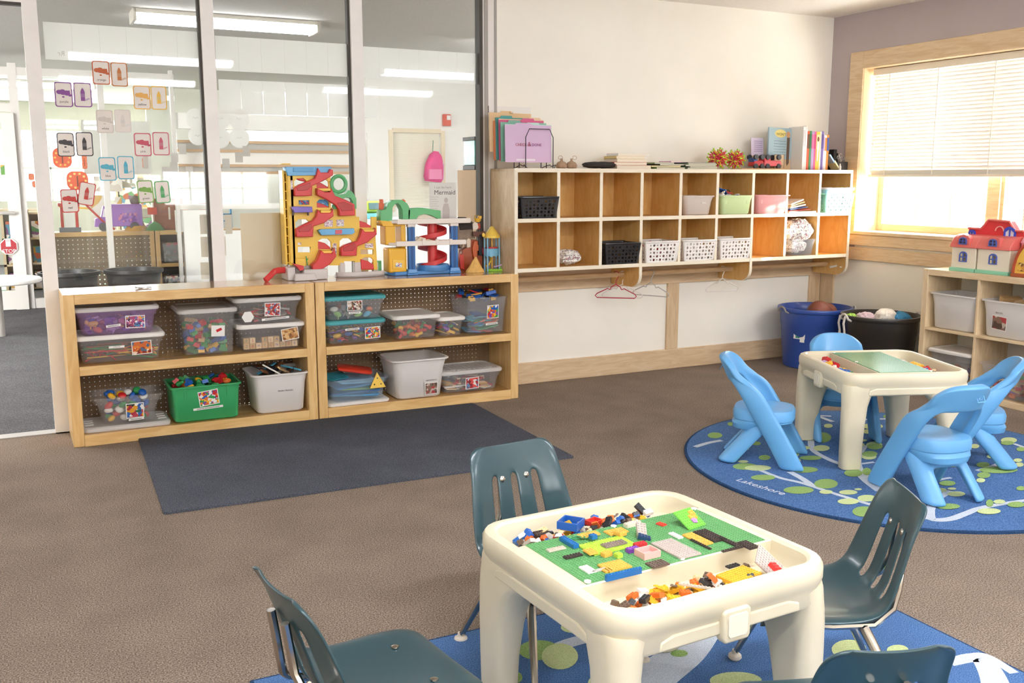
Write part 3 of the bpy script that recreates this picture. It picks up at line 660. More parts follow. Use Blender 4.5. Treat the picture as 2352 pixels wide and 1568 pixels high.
# ================================================================ SCHOOL CHAIRS
SCH = M('28454C', .32, var=.05, vs=5, coat=.35, bump=.02, bs=900)
def shell_pt(u, v, R_ROWS):
    pass
def school_chair_parts(t, legs='chrome'):
    # centre line: (y, z, half width, forward dish at the edges, corner sharpness)
    prof = [(.178, .252, .120, -.004), (.185, .262, .152, 0), (.175, .271, .166, .004), (.14, .274, .175, .009), (.10, .272, .178, .013), (.05, .269, .18, .016), (0, .267, .18, .018), (-.05, .268, .18, .02), (-.09, .272, .18, .023), (-.12, .282, .179, .027), (-.142, .298, .178, .030), (-.158, .320, .176, .032), (-.168, .345, .174, .032), (-.178, .380, .170, .030), (-.186, .410, .166, .028), (-.196, .445, .160, .027), (-.206, .480, .154, .025), (-.215, .510, .151, .022), (-.222, .533, .146, .018), (-.227, .550, .138, .014), (-.230, .560, .122, .011), (-.231, .563, .10, .010)]
    us = [-1, -.93, -.8, -.66, -.54, -.44, -.30, -.10, 0, .10, .30, .44, .54, .66, .8, .93, 1]
    us = [-1, -.95, -.84, -.68, -.50, -.38, -.22, -.06, .06, .22, .38, .50, .68, .84, .95, 1]
    P = []
    R_ = len(prof)
    for i, (y, z, w, dish) in enumerate(prof):
        a = prof[max(i-1, 0)]; c = prof[min(i+1, R_-1)]
        ty, tz = c[0]-a[0], c[1]-a[1]; l = math.hypot(ty, tz); ny, nz = -tz/l, ty/l   # normal
        if nz < 0 and i < 9: ny, nz = -ny, -nz
        # sitter side normal: up for the seat, forward (+y) for the back
        if i < 9 and nz < 0: ny, nz = -ny, -nz
        if ny < 0 and i >= 9: ny, nz = -ny, -nz
        row = []
        for u in us:
            k = dish*(abs(u)**2.2)*1.3
            if abs(u) > .9: k -= .012*(abs(u)-.9)/.1
            row.append((u*w, y+ny*k, z+nz*k))
        P.append(row)
    skip = set()
    for i in range(10, 16):
        for j in (4, 7, 10): skip.add((i, j))
    s = B(); s.grid(P, skip)
    sh = obj('seat_shell', s, SCH, t, solid=.0065, sub=2)
    scw = B()
    for (x, y, z, ny, nz) in ((-.042, -.2005, .468, .96, .28), (.042, -.2005, .468, .96, .28), (-.09, .09, .2785, 0, 1), (.09, .09, .2785, 0, 1)):
        m_ = Matrix.Translation((x, y, z)) @ Vector((0, 0, 1)).rotation_difference(Vector((0, ny, nz))).to_matrix().to_4x4()
        q_ = B(); q_.lathe([(.0095, 0), (.009, .0025), (.005, .0045), (.001, .005)], n=12, T=m_ @ Matrix.Translation((0, 0, .002)))
        obj('screw', q_, CHROME, t)
    fr = B()
    for sx in (-1, 1):
        fr.tube([(sx*.09, .145, .252), (sx*.115, .11, .25), (sx*.125, 0, .248), (sx*.12, -.11, .252), (sx*.10, -.165, .285), (sx*.066, -.190, .32), (sx*.040, -.205, .37), (sx*.038, -.214, .44), (sx*.038, -.221, .49)], .0095, 8)
    fr.tube([(-.13, .07, .245), (.13, .07, .245)], .008, 8); fr.tube([(-.13, -.09, .245), (.13, -.09, .245)], .008, 8)
    obj('under_frame', fr, CHROME, t)
    for sx in (-1, 1):
        for sy in (-1, 1):
            L_ = B(); foot = (sx*.183, .185 if sy > 0 else -.205, .018)
            L_.tube([(sx*.10, sy*.075, .25), (sx*.125, sy*.085, .243), Vector((sx*.14, sy*.10, .215)).lerp(Vector(foot), .0), foot], [.013, .014, .0135, .0085], 10)
            lg = obj('leg', L_, CHROME, t)
            g = B(); g.lathe([(.009, .028), (.0105, .018), (.019, .013), (.0205, .006), (.016, 0)], (foot[0], foot[1], 0), 16); obj('foot_glide', g, M('D9CDBD', .35), lg)
def school_chair(label, x, y, ang, z=.0):
    t = thing('school_chair', label, 'chair', (x, y, z), ang, 'dark green school chairs around the near table'); return t
c1 = school_chair('dark green plastic school chair behind the left end of the near table', 1.268, 2.25, math.radians(180+6), .0)
school_chair_parts(c1)
kids = list(c1.children)
def clone(t):
    for ch in kids:
        c = ch.copy(); COL.objects.link(c); c.parent = t
        for g in ch.children:
            d = g.copy(); COL.objects.link(d); d.parent = c
c1.scale = (1, 1, 1.01)
c2 = school_chair('dark green school chair at the right end of the near table, slots facing left', 1.769, 1.737, math.radians(61.3), .01); clone(c2); c2.scale = (.96, .93, .98)
c3 = school_chair('dark green school chair seen edge-on at the left foreground', .625, 1.885, math.radians(-82), .01); clone(c3); c3.scale = (1, 1, .93)
c4 = school_chair('dark green school chair cropped at the bottom edge, its back to the viewer', 1.370, 1.30, math.radians(-20), .01); clone(c4); c4.scale = (.84, 1, .94)
# ================================================================ BLUE MOULDED CHAIRS
BLC = M('66A8DC', .42, var=.02, vs=4, coat=.1)
def blue_chair_parts(t):
    # back + front legs: inverted U sheet, wrapped forward at the sides
    cs = [(-1, .088), (-1.03, .060), (-1.04, .030), (-1.0, .0), (-.88, -.022), (-.66, -.035), (-.3, -.043), (0, -.045), (.3, -.043), (.66, -.035), (.88, -.022), (1.0, .0), (1.04, .030), (1.03, .060), (1, .088)]
    rows = [(.0, .150, .148), (.03, .137, .148), (.09, .104, .148), (.16, .064, .147), (.22, .027, .146), (.27, -.004, .145), (.31, -.028, .144), (.345, -.050, .143), (.37, -.066, .143), (.392, -.079, .142), (.415, -.091, .142), (.445, -.106, .141), (.475, -.119, .139), (.498, -.129, .136), (.508, -.134, .132)]
    P = []
    for z, y, w in rows:
        s_b = max(0, min(1, (z-.33)/.13)); s_b = s_b*s_b*(3-2*s_b); row = []
        for j, (a, o_) in enumerate(cs):
            u = -1+2*j/(len(cs)-1); a2 = a*(1-s_b)+u*s_b; o2 = o_*(1-s_b)+(.075*abs(u)**2.5-.045)*s_b
            row.append((a2*w, y+o2, z-.050*s_b*abs(u)**4.4*max(0, min(1, (z-.36)/.13))))
        P.append(row)
    skip = set((i, j) for i in range(0, 9) for j in range(4, 10))
    s = B(); s.grid(P, skip)
    obj('back_frame', s, BLC, t, solid=.033, sub=2)
    # seat
    b = B(); lo = []
    def outline(sc, z, yo=0):
        pts = []
        for k in range(28):
            a = 2*PI*k/28; x = math.cos(a); y = math.sin(a)
            e = 3.0; r = (abs(x)**e+abs(y)**e)**(-1/e)
            pts.append((x*r*.133*sc, (y*r*.142*sc)+.03+yo, z))
        return pts
    b.loft([outline(.80, .165, -.03), outline(.93, .19, -.015), outline(.97, .205), outline(.965, .209), outline(1.0, .214), outline(1.01, .245), outline(.96, .262), outline(.85, .266), outline(.5, .262), outline(.1, .259)])
    obj('seat', b, BLC, t)
    # rear legs: arch sheet going back
    cs2 = [(-1, .062), (-1.04, .03), (-1, -.006), (-.60, -.022), (-.28, -.024), (0, -.024), (.28, -.024), (.60, -.022), (1, -.006), (1.04, .03), (1, .062)]
    rows2 = [(.205, .035, .112), (.185, .010, .113), (.16, -.012, .114), (.135, -.036, .116), (.10, -.066, .119), (.05, -.108, .123), (.02, -.132, .126), (.004, -.145, .127)]
    P = [[(a*w, y+o_, z) for a, o_ in cs2] for z, y, w in rows2]
    skip = set((i, j) for i in range(3, 8) for j in (3, 4, 5, 6))
    s = B(); s.grid(P, skip); obj('rear_legs', s, BLC, t, solid=.030, sub=2)
    tx = plate([(x, y) for x, y in [(-.02, -.02), (.02, -.02), (.02, .02), (-.02, .02)]], [[(-.016, -.016), (.016, -.016), (.016, .016), (-.016, .016)]], .002)
    e = pobj('maker_emblem', tx, BLC, t, (.042, -.1705, .455), (math.radians(64), 0, 0))
    sq = B()
    for (p0, p1) in (((-.012, -.010), (-.002, .0)), ((-.002, 0), (-.011, .010)), ((.0, .011), (.011, .002)), ((.011, .002), (.004, -.011)), ((-.008, -.012), (.002, -.006)), ((.002, .004), (.008, -.003))):
        sq.tube([(p0[0], p0[1], 0), (p1[0], p1[1], 0)], .0011, 5)
    obj('emblem_strokes', sq, BLC, e)
def blue_chair(label, x, y, f):
    return thing('toddler_chair', label, 'chair', (x, y, .011), math.atan2(f[1], f[0])-PI/2, 'blue moulded chairs around the round-rug table')
bcs = [('sky blue moulded child chair left of the far table, seen from its side', 3.085, 3.485, (.68, -.73)),
       ('sky blue moulded child chair behind the far table, only its back top showing', 3.80, 3.67, (-.5, -.87)),
       ('sky blue moulded child chair nearest the viewer with its back and emblem showing', 3.405, 2.725, (.15, .98)),
       ('sky blue moulded child chair right of the far table beside the birch shelf', 3.985, 2.975, (-.75, .66))]
bt = blue_chair(*bcs[0]); blue_chair_parts(bt); kids = list(bt.children)
for q in bcs[1:]: clone(blue_chair(*q))
# ================================================================ BINS ON THE CABINETS
def MCLEAR(c, a, rough=.3): return M(c, rough, alpha=a, spec=.6)
CLR = MCLEAR('EDE9E6', .11); CLRW = MCLEAR('E6E8EC', .13); MILK = MCLEAR('F2EDE8', .84, .45); LIDW = M('F2EDE6', .45); LIDC = MCLEAR('EEEAE5', .7, .3); TEAL = M('4FA6AC', .4); PURP = MCLEAR('CDA6DA', .2)
def tub_shape(w, d, h, tw=.86, rim=.010, th=.0025, r=.03, step=True):
    """open tub: outer wall up, rolled rim, inner wall down"""
    b = B(); lo = []
    def L(sx, z, off=0): return rr(w*sx+off*2, d*sx+off*2, r, z, n=4)
    lo += [L(tw*.93, 0), L(tw, .008), L(tw+(1-tw)*.55, h*.72)]
    if step: lo += [L(tw+(1-tw)*.9, h*.76)]
    lo += [L(1, h-.008), L(1, h-.008, rim), L(1, h, rim), L(1, h, -th), L(tw+(1-tw)*.5, h*.7, -th), L(tw, .012, -th), L(tw*.93, .006, -th)]
    b.loft(lo, True, True)
    return b
def lid_shape(w, d, h=.016, r=.035):
    b = B(); b.loft([rr(w+.016, d+.016, r, -.006), rr(w+.020, d+.020, r, 0), rr(w+.018, d+.018, r, h*.6), rr(w+.004, d+.004, r, h), rr(w-.03, d-.03, r*.8, h), rr(w-.036, d-.036, r*.8, h-.004)])
    return b
PAL = {'toys': ['C8242A', 'F0B92E', '1F5FB4', '2E9A50', 'E3702A', '7C4AA8', 'F2EFE8'], 'pink': ['B04A78', 'E3A0B8', '6A58A8', 'F2E6EA', '8A3A50', '4A90C0', 'F0A040', '602A48'], 'sticks': ['C85A28', 'E08A38', '8A3020', 'F0D8C0', 'D06A30', '4A6A8A'], 'wood': ['C89058', 'A87040', 'E0B880', '8A5A30', 'D8A868'], 'red': ['A83038', 'E05048', 'F0E8E0', '6A90B8', 'C86048', '803038'], 'dark': ['2A2830', '8A6A50', 'C8A888', 'E8E0D8', '5A4A48', 'B84A38'], 'beads': ['B03040', 'F0EAE4', '2E6A48', 'C04050', '3A68B0', 'E0A030', '203A30'], 'twig': ['8A6A58', '5A4438', 'C8B8A8', 'B04040', '786A60']}
def photo_label(parent, x, y, z, w, h, pal, tilt=0, rx=0, ry=0, seed=1., scale=110.):
    o = obj('picture_label', B().bb(-w/2, w/2, -.0004, .0004, -h/2, h/2), WHITE, parent, (x, y, z), (rx, tilt, ry), smooth=False, label='white-bordered colour photo label')
    obj('print', B().bb(-w/2+.004, w/2-.004, -.0009, -.0003, -h/2+.004, h/2-.004), M_confetti(PAL[pal], scale, seed=seed), o, smooth=False)
    return o
def strip_label(parent, x, y, z, w, txt=None, tilt=0, rx=0, h=.012, bare=False):
    o = obj('name_strip', B().bb(-w/2, w/2, -.0004, .0004, -h/2, h/2), WHITE if not bare else M('CFCAC2', .5), parent, (x, y, z), (rx, tilt, 0), smooth=False, label='white paper strip' if not bare else 'grey strip')
    if txt:
        pobj('lettering', text_mesh(txt, h*.75, .0003), INK, o, (0, -.0006, 0), FACE)
    else:
        b = B(); x_ = -w*.38
        while x_ < w*.38:
            l = random.uniform(.002, .006); b.bb(x_, x_+l, -.0008, -.0004, -.0018, .0018); x_ += l+.0015
        obj('print_line', b, INK, o, smooth=False)
    return o
def bin_(name, label, cat, X0, X1, Yf, Z0, h, d, mat, lid=None, rz=0, tw=.88, rim=.008, group=None, step=True, r=.03):
    w = X1-X0
    t = thing(name, label, cat, ((X0+X1)/2, Yf+d/2, Z0), rz, group)
    t['dims'] = (w, d, h)
    obj('tub', tub_shape(w, d, h, tw, rim, r=r, step=step), mat, t, angle=50)
    if lid: obj('lid', lid_shape(w+.004, d+.004), lid, t, (0, 0, h+.004))
    return t
# ---- loose pieces -------------------------------------------------
PM = {}
def piece(kind, col):
    k = (kind, col)
    if k in PM: return PM[k]
    b = B(); s = {}
    m = M(col, .4, coat=.1) if kind not in ('cloth',) else M(col, .9, var=.1, vs=30)
    hx = hy = hz = .01
    if kind.startswith('brick'):
        nx, ny, p = {'brick22': (2, 2, .016), 'brick42': (4, 2, .016), 'sm22': (2, 2, .008), 'sm42': (4, 2, .008), 'sm32': (3, 2, .008), 'brick31': (3, 1, .016)}.get(kind if kind in ('brick22', 'brick42', 'brick31') else kind, (2, 2, .016))
        H = p*1.15; b.bb(-nx*p/2, nx*p/2, -ny*p/2, ny*p/2, -H/2, H/2)
        for i in range(nx):
            for j in range(ny): b.cyl(((i-nx/2+.5)*p, (j-ny/2+.5)*p, H/2), p*.3, p*.2, 8)
        hx, hy, hz = nx*p/2, ny*p/2, H/2
    elif kind.startswith('sm'):
        nx, ny, H = {'sm22': (2, 2, .0096), 'sm42': (4, 2, .0096), 'sm32': (3, 2, .0096), 'smslope': (2, 2, .0096), 'smplate': (4, 2, .0034)}[kind]; p = .008
        if kind == 'smslope': b.box((0, 0, 0), (nx*p, ny*p, H), top=(1, .4))
        else:
            b.bb(-nx*p/2, nx*p/2, -ny*p/2, ny*p/2, -H/2, H/2)
            for i in range(nx):
                for j in range(ny): b.cyl(((i-nx/2+.5)*p, (j-ny/2+.5)*p, H/2), p*.3, p*.2, 7)
        hx, hy, hz = nx*p/2, ny*p/2, H/2
    elif kind == 'bead': b.lathe([(.006, -.012), (.018, -.009), (.022, 0), (.018, .009), (.006, .012)], n=14); hx = hy = .02; hz = .012
    elif kind == 'straw': b.tube([(-.10, 0, 0), (.10, 0, 0)], .0035, 7); hx = .09; hy = .004; hz = .004
    elif kind == 'cube':
        b.box((0, 0, 0), (.03, .03, .03)); hx = hy = hz = .015
        b.box((0, -.0152, 0), (.018, .001, .018))
    elif kind == 'peg':
        T_ = Matrix.Rotation(PI/2, 4, 'Y'); b.lathe([(.004, -.03), (.009, -.026), (.009, .01), (.015, .012), (.015, .02), (.006, .03)], n=10, T=T_); hx = .03; hy = hz = .012
    elif kind == 'link':
        b.tube([(.016*math.cos(a), .011*math.sin(a), 0) for a in [2*PI*i/10 for i in range(10)]], .004, 6, closed=True); hx = .016; hy = .012; hz = .005
    elif kind == 'letter':
        b.tube([(.02, .016, 0), (.0, .022, 0), (-.018, .012, 0), (0, 0, 0), (.018, -.012, 0), (0, -.022, 0), (-.02, -.014, 0)], .006, 6, flat=.7); hx = hy = .02; hz = .006
    elif kind == 'tile':
        b.loft([rr(.07, .07, .008, -.003), rr(.07, .07, .008, .003)]); b.loft([rr(.045, .045, .004, -.0036), rr(.045, .045, .004, .0036)]); hx = hy = .035; hz = .004
    elif kind == 'plank': b.box((0, 0, 0), (.14, .022, .008)); hx = .07; hy = .011; hz = .004
    elif kind == 'block': b.box((0, 0, 0), (.12, .045, .03)); hx = .06; hy = .022; hz = .015
    elif kind == 'animal':
        b.sphere((0, 0, 0), .02, 10, 6, (1.4, .8, .8)); b.sphere((.028, 0, .012), .012, 8, 6); b.box((-.012, .008, -.016), (.007, .006, .02)); b.box((.014, -.008, -.016), (.007, .006, .02)); hx = .03; hy = .018; hz = .02
    elif kind == 'lump': 
        b.sphere((0, 0, 0), .02, 9, 6, (1.3, 1, .7)); hx = .025; hy = .02; hz = .014
    elif kind == 'slat': b.box((0, 0, 0), (.09, .014, .006)); hx = .045; hy = .007; hz = .003
    me = mesh_of(kind, b, m)
    if kind in ('bead', 'straw', 'peg', 'link', 'letter', 'animal', 'lump'):
        me.polygons.foreach_set('use_smooth', [True]*len(me.polygons))
    PM[k] = (me, hx, hy, hz); return PM[k]
CNAME = {RED: 'red', YEL: 'yellow', BLU: 'blue', GRN: 'green', ORA: 'orange', PUR: 'purple', PNK: 'pink', 'F2EFE8': 'white', '2A2A2E': 'black', 'C9A26A': 'wood-coloured', 'D8B07A': 'tan', '8A5A38': 'brown', 'E9C99A': 'beige', '5AB7D8': 'light blue', '9FD06A': 'lime', 'B9B2AA': 'grey', 'C8A6D8': 'lilac', '6E5A4A': 'dark brown', 'E8E2D4': 'off-white'}
def heap(T, w, d, z0, zmax, n, kinds, cols, name, noun, cat, where, tilt=.35, seed=1, minr=0, yb=None, front=0.):
    """drop pieces one after another on a height field inside a tub; T = tub empty or matrix"""
    rnd = random.Random(seed); cell = .006; nx, ny = int(w/cell)+1, int(d/cell)+1
    Hm = [[z0]*ny for _ in range(nx)]
    W = T if isinstance(T, Matrix) else (Matrix.Translation(T.location) @ Euler(T.rotation_euler).to_matrix().to_4x4())
    cnt = 0
    for k in range(n*3):
        if cnt >= n: break
        kind = rnd.choice(kinds); col = rnd.choice(cols); me, hx, hy, hz = piece(kind, col)
        a = rnd.uniform(0, PI); ex = abs(math.cos(a))*hx+abs(math.sin(a))*hy; ey = abs(math.sin(a))*hx+abs(math.cos(a))*hy
        if ex > w/2-.001 or ey > d/2-.001:
            a = rnd.uniform(-.12, .12); ex = abs(math.cos(a))*hx+abs(math.sin(a))*hy; ey = abs(math.sin(a))*hx+abs(math.cos(a))*hy
            if ex > w/2 or ey > d/2: continue
        best = None
        for _ in range(4):
            x = rnd.uniform(-w/2+ex, w/2-ex); y = rnd.uniform(-d/2+ey, d/2-ey)
            if rnd.random() < front: y = -d/2+ey+rnd.uniform(0, .01)
            i0, i1 = int((x-ex*.8+w/2)/cell), int((x+ex*.8+w/2)/cell); j0, j1 = int((y-ey*.8+d/2)/cell), int((y+ey*.8+d/2)/cell)
            z = max(Hm[i][j] for i in range(max(0, i0), min(nx, i1+1)) for j in range(max(0, j0), min(ny, j1+1)))
            if best is None or z < best[0]: best = (z, x, y, i0, i1, j0, j1)
        z, x, y, i0, i1, j0, j1 = best
        if z+2*hz > zmax: continue
        for i in range(max(0, i0), min(nx, i1+1)):
            for j in range(max(0, j0), min(ny, j1+1)): Hm[i][j] = z+2*hz*.92
        o = bpy.data.objects.new(name, me); COL.objects.link(o)
        o.matrix_world = W @ Matrix.Translation((x, y, z+hz+.001)) @ Euler((rnd.uniform(-tilt, tilt), rnd.uniform(-tilt, tilt), a)).to_matrix().to_4x4()
        tag(o, '%s %s %s' % (CNAME[col], noun, where), cat, '%s %ss %s' % (CNAME[col], noun, where)); cnt += 1
Z1, Z0c = .4115, .0595   # tops of the middle and bottom boards
YF = 5.245
# cabinet at left, middle shelf
t = bin_('storage_bin', 'clear storage bin of straws with white lid, under the purple bin', 'storage bin', .205, .622, YF+.01, Z1, .125, .27, CLR, LIDW)
heap(t, .35, .22, .01, .07, 46, ['straw'], [RED, ORA, YEL, GRN, RED, ORA], 'drinking_straw', 'craft straw', 'straw', 'in the clear bin at the left end of the left cabinet', .05, 3, front=.35)
strip_label(t, -.02, -.131, .082, .075, 'STRAWS', 0, .1); photo_label(t, .10, -.1315, .07, .098, .072, 'sticks', -.04, .1, seed=3, scale=70)
b_ = bin_('storage_bin', 'purple-tinted clear bin of ponies and trinkets atop the straw bin', 'storage bin', .21, .60, YF+.01, .556, .125, .26, PURP, LIDC)
heap(b_, .33, .21, .01, .095, 46, ['animal', 'lump', 'link'], [PUR, PNK, YEL, ORA, 'C8A6D8', PUR, 'C8A6D8', BLU], 'toy_trinket', 'toy trinket', 'toy', 'in the purple-tinted bin', .5, 4, front=.4)
strip_label(b_, -.02, -.1265, .048, .07, None, -.08, .1); photo_label(b_, .085, -.128, .062, .095, .066, 'pink', .02, .1, seed=9)
b_ = bin_('storage_bin', 'tall clear lidded bin of large building bricks in the middle of the left cabinet', 'storage bin', .712, .998, YF+.005, Z1, .232, .30, CLR, LIDC)
heap(b_, .23, .245, .01, .19, 74, ['brick22', 'brick42', 'brick22'], [RED, YEL, BLU, GRN, GRN, RED, 'D8B07A'], 'building_brick', 'large building brick', 'toy brick', 'in the tall clear bin of the left cabinet', .45, 5, front=.45)
obj('white_label', B().bb(-.035, .035, -.0004, .0004, -.03, .03), WHITE, b_, (.045, -.147, .13), (.08, .05, 0), smooth=False)
obj('red_block_print', B().box((0, 0, 0), (.03, .0012, .014), (0, -.4, 0)), C(RED), b_, (.05, -.148, .135), (.08, 0, 0), smooth=False)
t = bin_('storage_bin', 'low clear bin of wooden alphabet cubes with white lid', 'storage bin', 1.01, 1.362, YF+.01, Z1, .13, .27, CLR, LIDW)
for rz_ in range(2):
    for k in range(9):
        if rz_ == 1 and k in (2, 6): continue
        me, *_h = piece('cube', ['D8B07A', 'C9A26A', 'E9C99A'][(k+rz_) % 3])
        o = bpy.data.objects.new('alphabet_cube', me); COL.objects.link(o); o.matrix_world = t.matrix_basis @ Matrix.Translation((-.132+k*.033, -.085, .026+rz_*.031)); tag(o, 'small wooden letter cube in the low clear bin of the left cabinet', 'toy block', 'wooden letter cubes')
        ltr = 'ZRMTCNHDEPSKBLAWGO'[k+rz_*9]
        pobj('lettering', text_mesh(ltr, .02, .0006), M(['3A8A6A', 'B8382E', '2E5AA0'][k % 3], .6), o, (0, -.0158, 0), FACE)
photo_label(t, .10, -.132, .085, .095, .068, 'wood', -.14, .1, seed=2, scale=60)
b_ = bin_('storage_bin', 'grey clear bin of red toys with hexagonal white tape, atop the alphabet-cube bin', 'storage bin', 1.0, 1.35, YF+.01, .561, .125, .26, CLR, LIDC)
heap(b_, .29, .21, .01, .095, 30, ['slat', 'tile', 'plank'], [RED, ORA, 'B9B2AA', RED, PNK, '8A5A38'], 'toy_piece', 'construction toy piece', 'toy', 'in the grey clear bin right of the tall bin', .3, 6, front=.4)
hx_ = B(); hx_.prism([(.033*math.cos(PI/3*k), .033*math.sin(PI/3*k)) for k in range(6)], -.001, .001, lambda x, z, tt: (x, tt, z)); obj('hexagonal_sticker', hx_, WHITE, b_, (-.115, -.131, .045), (.1, 0, 0), smooth=False)
strip_label(b_, .035, -.1265, .027, .15, None, -.05, .1); photo_label(b_, .02, -.128, .078, .085, .074, 'red', .03, .1, seed=4)
# left cabinet, bottom shelf
ld = thing('bin_lid', 'loose white bin lid lying under the bead tub', 'lid', (.42, YF+.135, Z0c), 0)
L_ = B(); L_.loft([rr(.425, .26, .03, 0), rr(.43, .265, .03, .006), rr(.43, .265, .03, .018), rr(.405, .24, .03, .024), rr(.385, .22, .03, .020)]); obj('lid_plate', L_, LIDC, ld)
for sx in (-1, 1):
    for k in (-1, 0, 1): obj('lid_rib', B().bb(-.022, .022, -.006, .006, 0, .005), LIDC, ld, (sx*.18, k*.05, .0205), bevel=.002)
t = bin_('storage_bin', 'small open clear tub of toy beads standing on a loose white lid', 'storage bin', .262, .602, YF+.01, .0845, .148, .24, CLR, None, 0, .74, .008)
heap(t, .235, .17, .008, .155, 52, ['bead', 'lump'], ['F2EFE8', RED, YEL, GRN, BLU, 'F2EFE8', GRN, BLU], 'toy_bead', 'chunky toy bead', 'toy bead', 'in the small open tub of the left cabinet', .8, 7, front=.4)
photo_label(t, .03, -.103, .065, .088, .082, 'beads', 0, .16, seed=5, scale=55); strip_label(t, .035, -.0945, .017, .075, None, -.05, .2)
GT = M('3DA565', .4, coat=.1)
t = bin_('storage_bin', 'bright green open plastic bin of toys in the left cabinet', 'storage bin', .645, 1.0, YF+.0, Z0c, .195, .27, GT, None, 0, .93, .009, step=False, r=.02)
for sx in (-1, 1): obj('ridge', B().bb(-.004, .004, -.006, 0, -.05, .0), GT, t, (sx*.11, -.131, .18), (.03, 0, 0))
heap(t, .31, .22, .13, .215, 40, ['animal', 'lump', 'peg', 'brick22'], [BLU, ORA, RED, YEL, GRN, GRN, BLU], 'toy_animal_bead', 'small toy animal bead', 'toy', 'heaped in the bright green bin', .7, 8)
photo_label(t, .01, -.1345, .125, .105, .082, 'toys', -.12, .05, seed=6, scale=75); strip_label(t, .005, -.1335, .07, .155, None, -.04, .05)
t = bin_('storage_bin', 'grey-white translucent deep tub of train tracks at the left cabinet right end', 'storage bin', 1.072, 1.375, YF-.01, Z0c, .222, .285, MILK, None, 0, .86, .010, step=False, r=.04)
heap(t, .26, .24, .15, .235, 46, ['plank', 'slat', 'block', 'lump'], ['6E5A4A', '2A2A2E', '8A5A38', 'E8E2D4', 'D8B07A', '5AB7D8', '6E5A4A', '2A2A2E'], 'toy_track_piece', 'toy track piece', 'toy', 'in the deep grey-white tub of train tracks', .7, 9)
pobj('lettering', text_mesh('TRAIN TRACKS', .0125, .0003), INK, t, (.02, -.1395, .125), (PI/2+.07, 0, 0))
# right cabinet, middle shelf
YG = 5.26
t = bin_('storage_bin', 'clear bin of letter shapes with teal lid, lower of the teal-lidded pair', 'storage bin', 1.492, 1.838, YG, Z1, .118, .26, CLR, TEAL)
heap(t, .29, .21, .01, .085, 40, ['letter', 'link', 'lump'], [PUR, GRN, ORA, YEL, RED, BLU], 'toy_letter', 'plastic toy letter', 'toy letter', 'in the lower teal-lidded bin', .35, 10, front=.45)
strip_label(t, -.02, -.127, .086, .085, None, -.04, .1); photo_label(t, .10, -.127, .058, .092, .068, 'toys', -.04, .1, seed=7)
b_ = bin_('storage_bin', 'clear bin of sea animals with teal lid, upper of the teal-lidded pair', 'storage bin', 1.492, 1.842, YG, .549, .118, .255, CLRW, TEAL)
heap(b_, .29, .205, .01, .075, 26, ['animal', 'lump'], ['2A2A2E', 'B9B2AA', 'E8E2D4', '9FD06A', '5AB7D8', ORA, '2A2A2E'], 'toy_animal', 'plastic toy animal', 'toy animal', 'in the upper teal-lidded bin', .5, 11, front=.5)
strip_label(b_, -.005, -.1225, .042, .07, None, 0, .1); photo_label(b_, -.005, -.126, .083, .088, .06, 'dark', 0, .1, seed=8)
t = bin_('storage_bin', 'clear bin of pegs with white lid, second along the right cabinet', 'storage bin', 1.895, 2.172, YG-.02, Z1, .125, .30, CLR, LIDW)
heap(t, .23, .25, .01, .10, 52, ['peg'], [RED, BLU, YEL, GRN, ORA, RED], 'toy_peg', 'plastic toy peg', 'toy peg', 'in the white-lidded bin of the right cabinet', .6, 12, front=.45)
t = bin_('storage_bin', 'smallest clear bin of linking toys with white lid, on the right cabinet middle shelf', 'storage bin', 2.178, 2.338, YG-.012, Z1, .100, .25, CLR, LIDW)
heap(t, .13, .2, .008, .08, 48, ['slat', 'peg', 'link'], [PUR, GRN, YEL, 'E9C99A', PUR, BLU, RED], 'linking_toy', 'small linking toy', 'toy', 'in the smallest white-lidded bin', .4, 13, front=.45)
t = bin_('storage_bin', 'tall clear open bin of magnetic tiles at the right end', 'storage bin', 2.352, 2.628, YG-.02, Z1, .225, .28, CLRW, None)
heap(t, .225, .23, .008, .20, 32, ['tile'], [ORA, BLU, '5AB7D8', GRN, RED, '5AB7D8'], 'magnetic_tile', 'translucent toy tile', 'toy tile', 'inside the tall open bin', .25, 14, front=.5)
heap(t, .24, .24, .20, .268, 22, ['brick22', 'tile', 'brick42'], [RED, BLU, '2A2A2E', YEL, RED, BLU], 'toy_box_piece', 'chunky toy piece', 'toy', 'heaped on top of the tall open bin', .3, 15)
photo_label(t, .035, -.136, .135, .078, .082, 'toys', -.02, .1, seed=11, scale=60); strip_label(t, .03, -.1295, .06, .08, None, -.05, .1)
# right cabinet, bottom shelf
ld = thing('bin_lid', 'loose white bin lid under the open tub of trays', 'lid', (1.67, YG+.12, Z0c), 0)
L_ = B(); L_.loft([rr(.37, .27, .03, 0), rr(.375, .275, .03, .006), rr(.375, .275, .03, .014), rr(.35, .25, .03, .019), rr(.33, .23, .03, .016)]); obj('lid_plate', L_, LIDW, ld)
t = bin_('storage_bin', 'open clear tub of flat trays, red board and yellow triangle on top', 'storage bin', 1.50, 1.85, YG, .0795, .125, .255, MCLEAR('C4DCEC', .18), None)
for k, (cc, z, rot, sx) in enumerate((('5A9FD0', .02, .03, .28), ('2F6FB0', .04, -.04, .29), ('8FC06A', .06, .06, .22), ('4A90C8', .078, -.03, .28), ('8FC4E8', .10, .08, .26))):
    o = obj('toy_tray', B().loft([rr(sx, .20, .02, 0), rr(sx+.01, .21, .02, .010)]), C(cc), None, (1.675, YG+.125, .0795+z), (.02*k, rot, .1*k-.2), bevel=.002); tag(o, ['mid blue', 'dark blue', 'green', 'blue', 'pale blue'][k]+' flat toy tray in the open tub of the right cabinet', 'tray', None)
tb = thing('peg_grid', 'teal perforated peg board leaning in the open tub of trays', 'pegboard', (1.565, YG+.10, .215), .1)
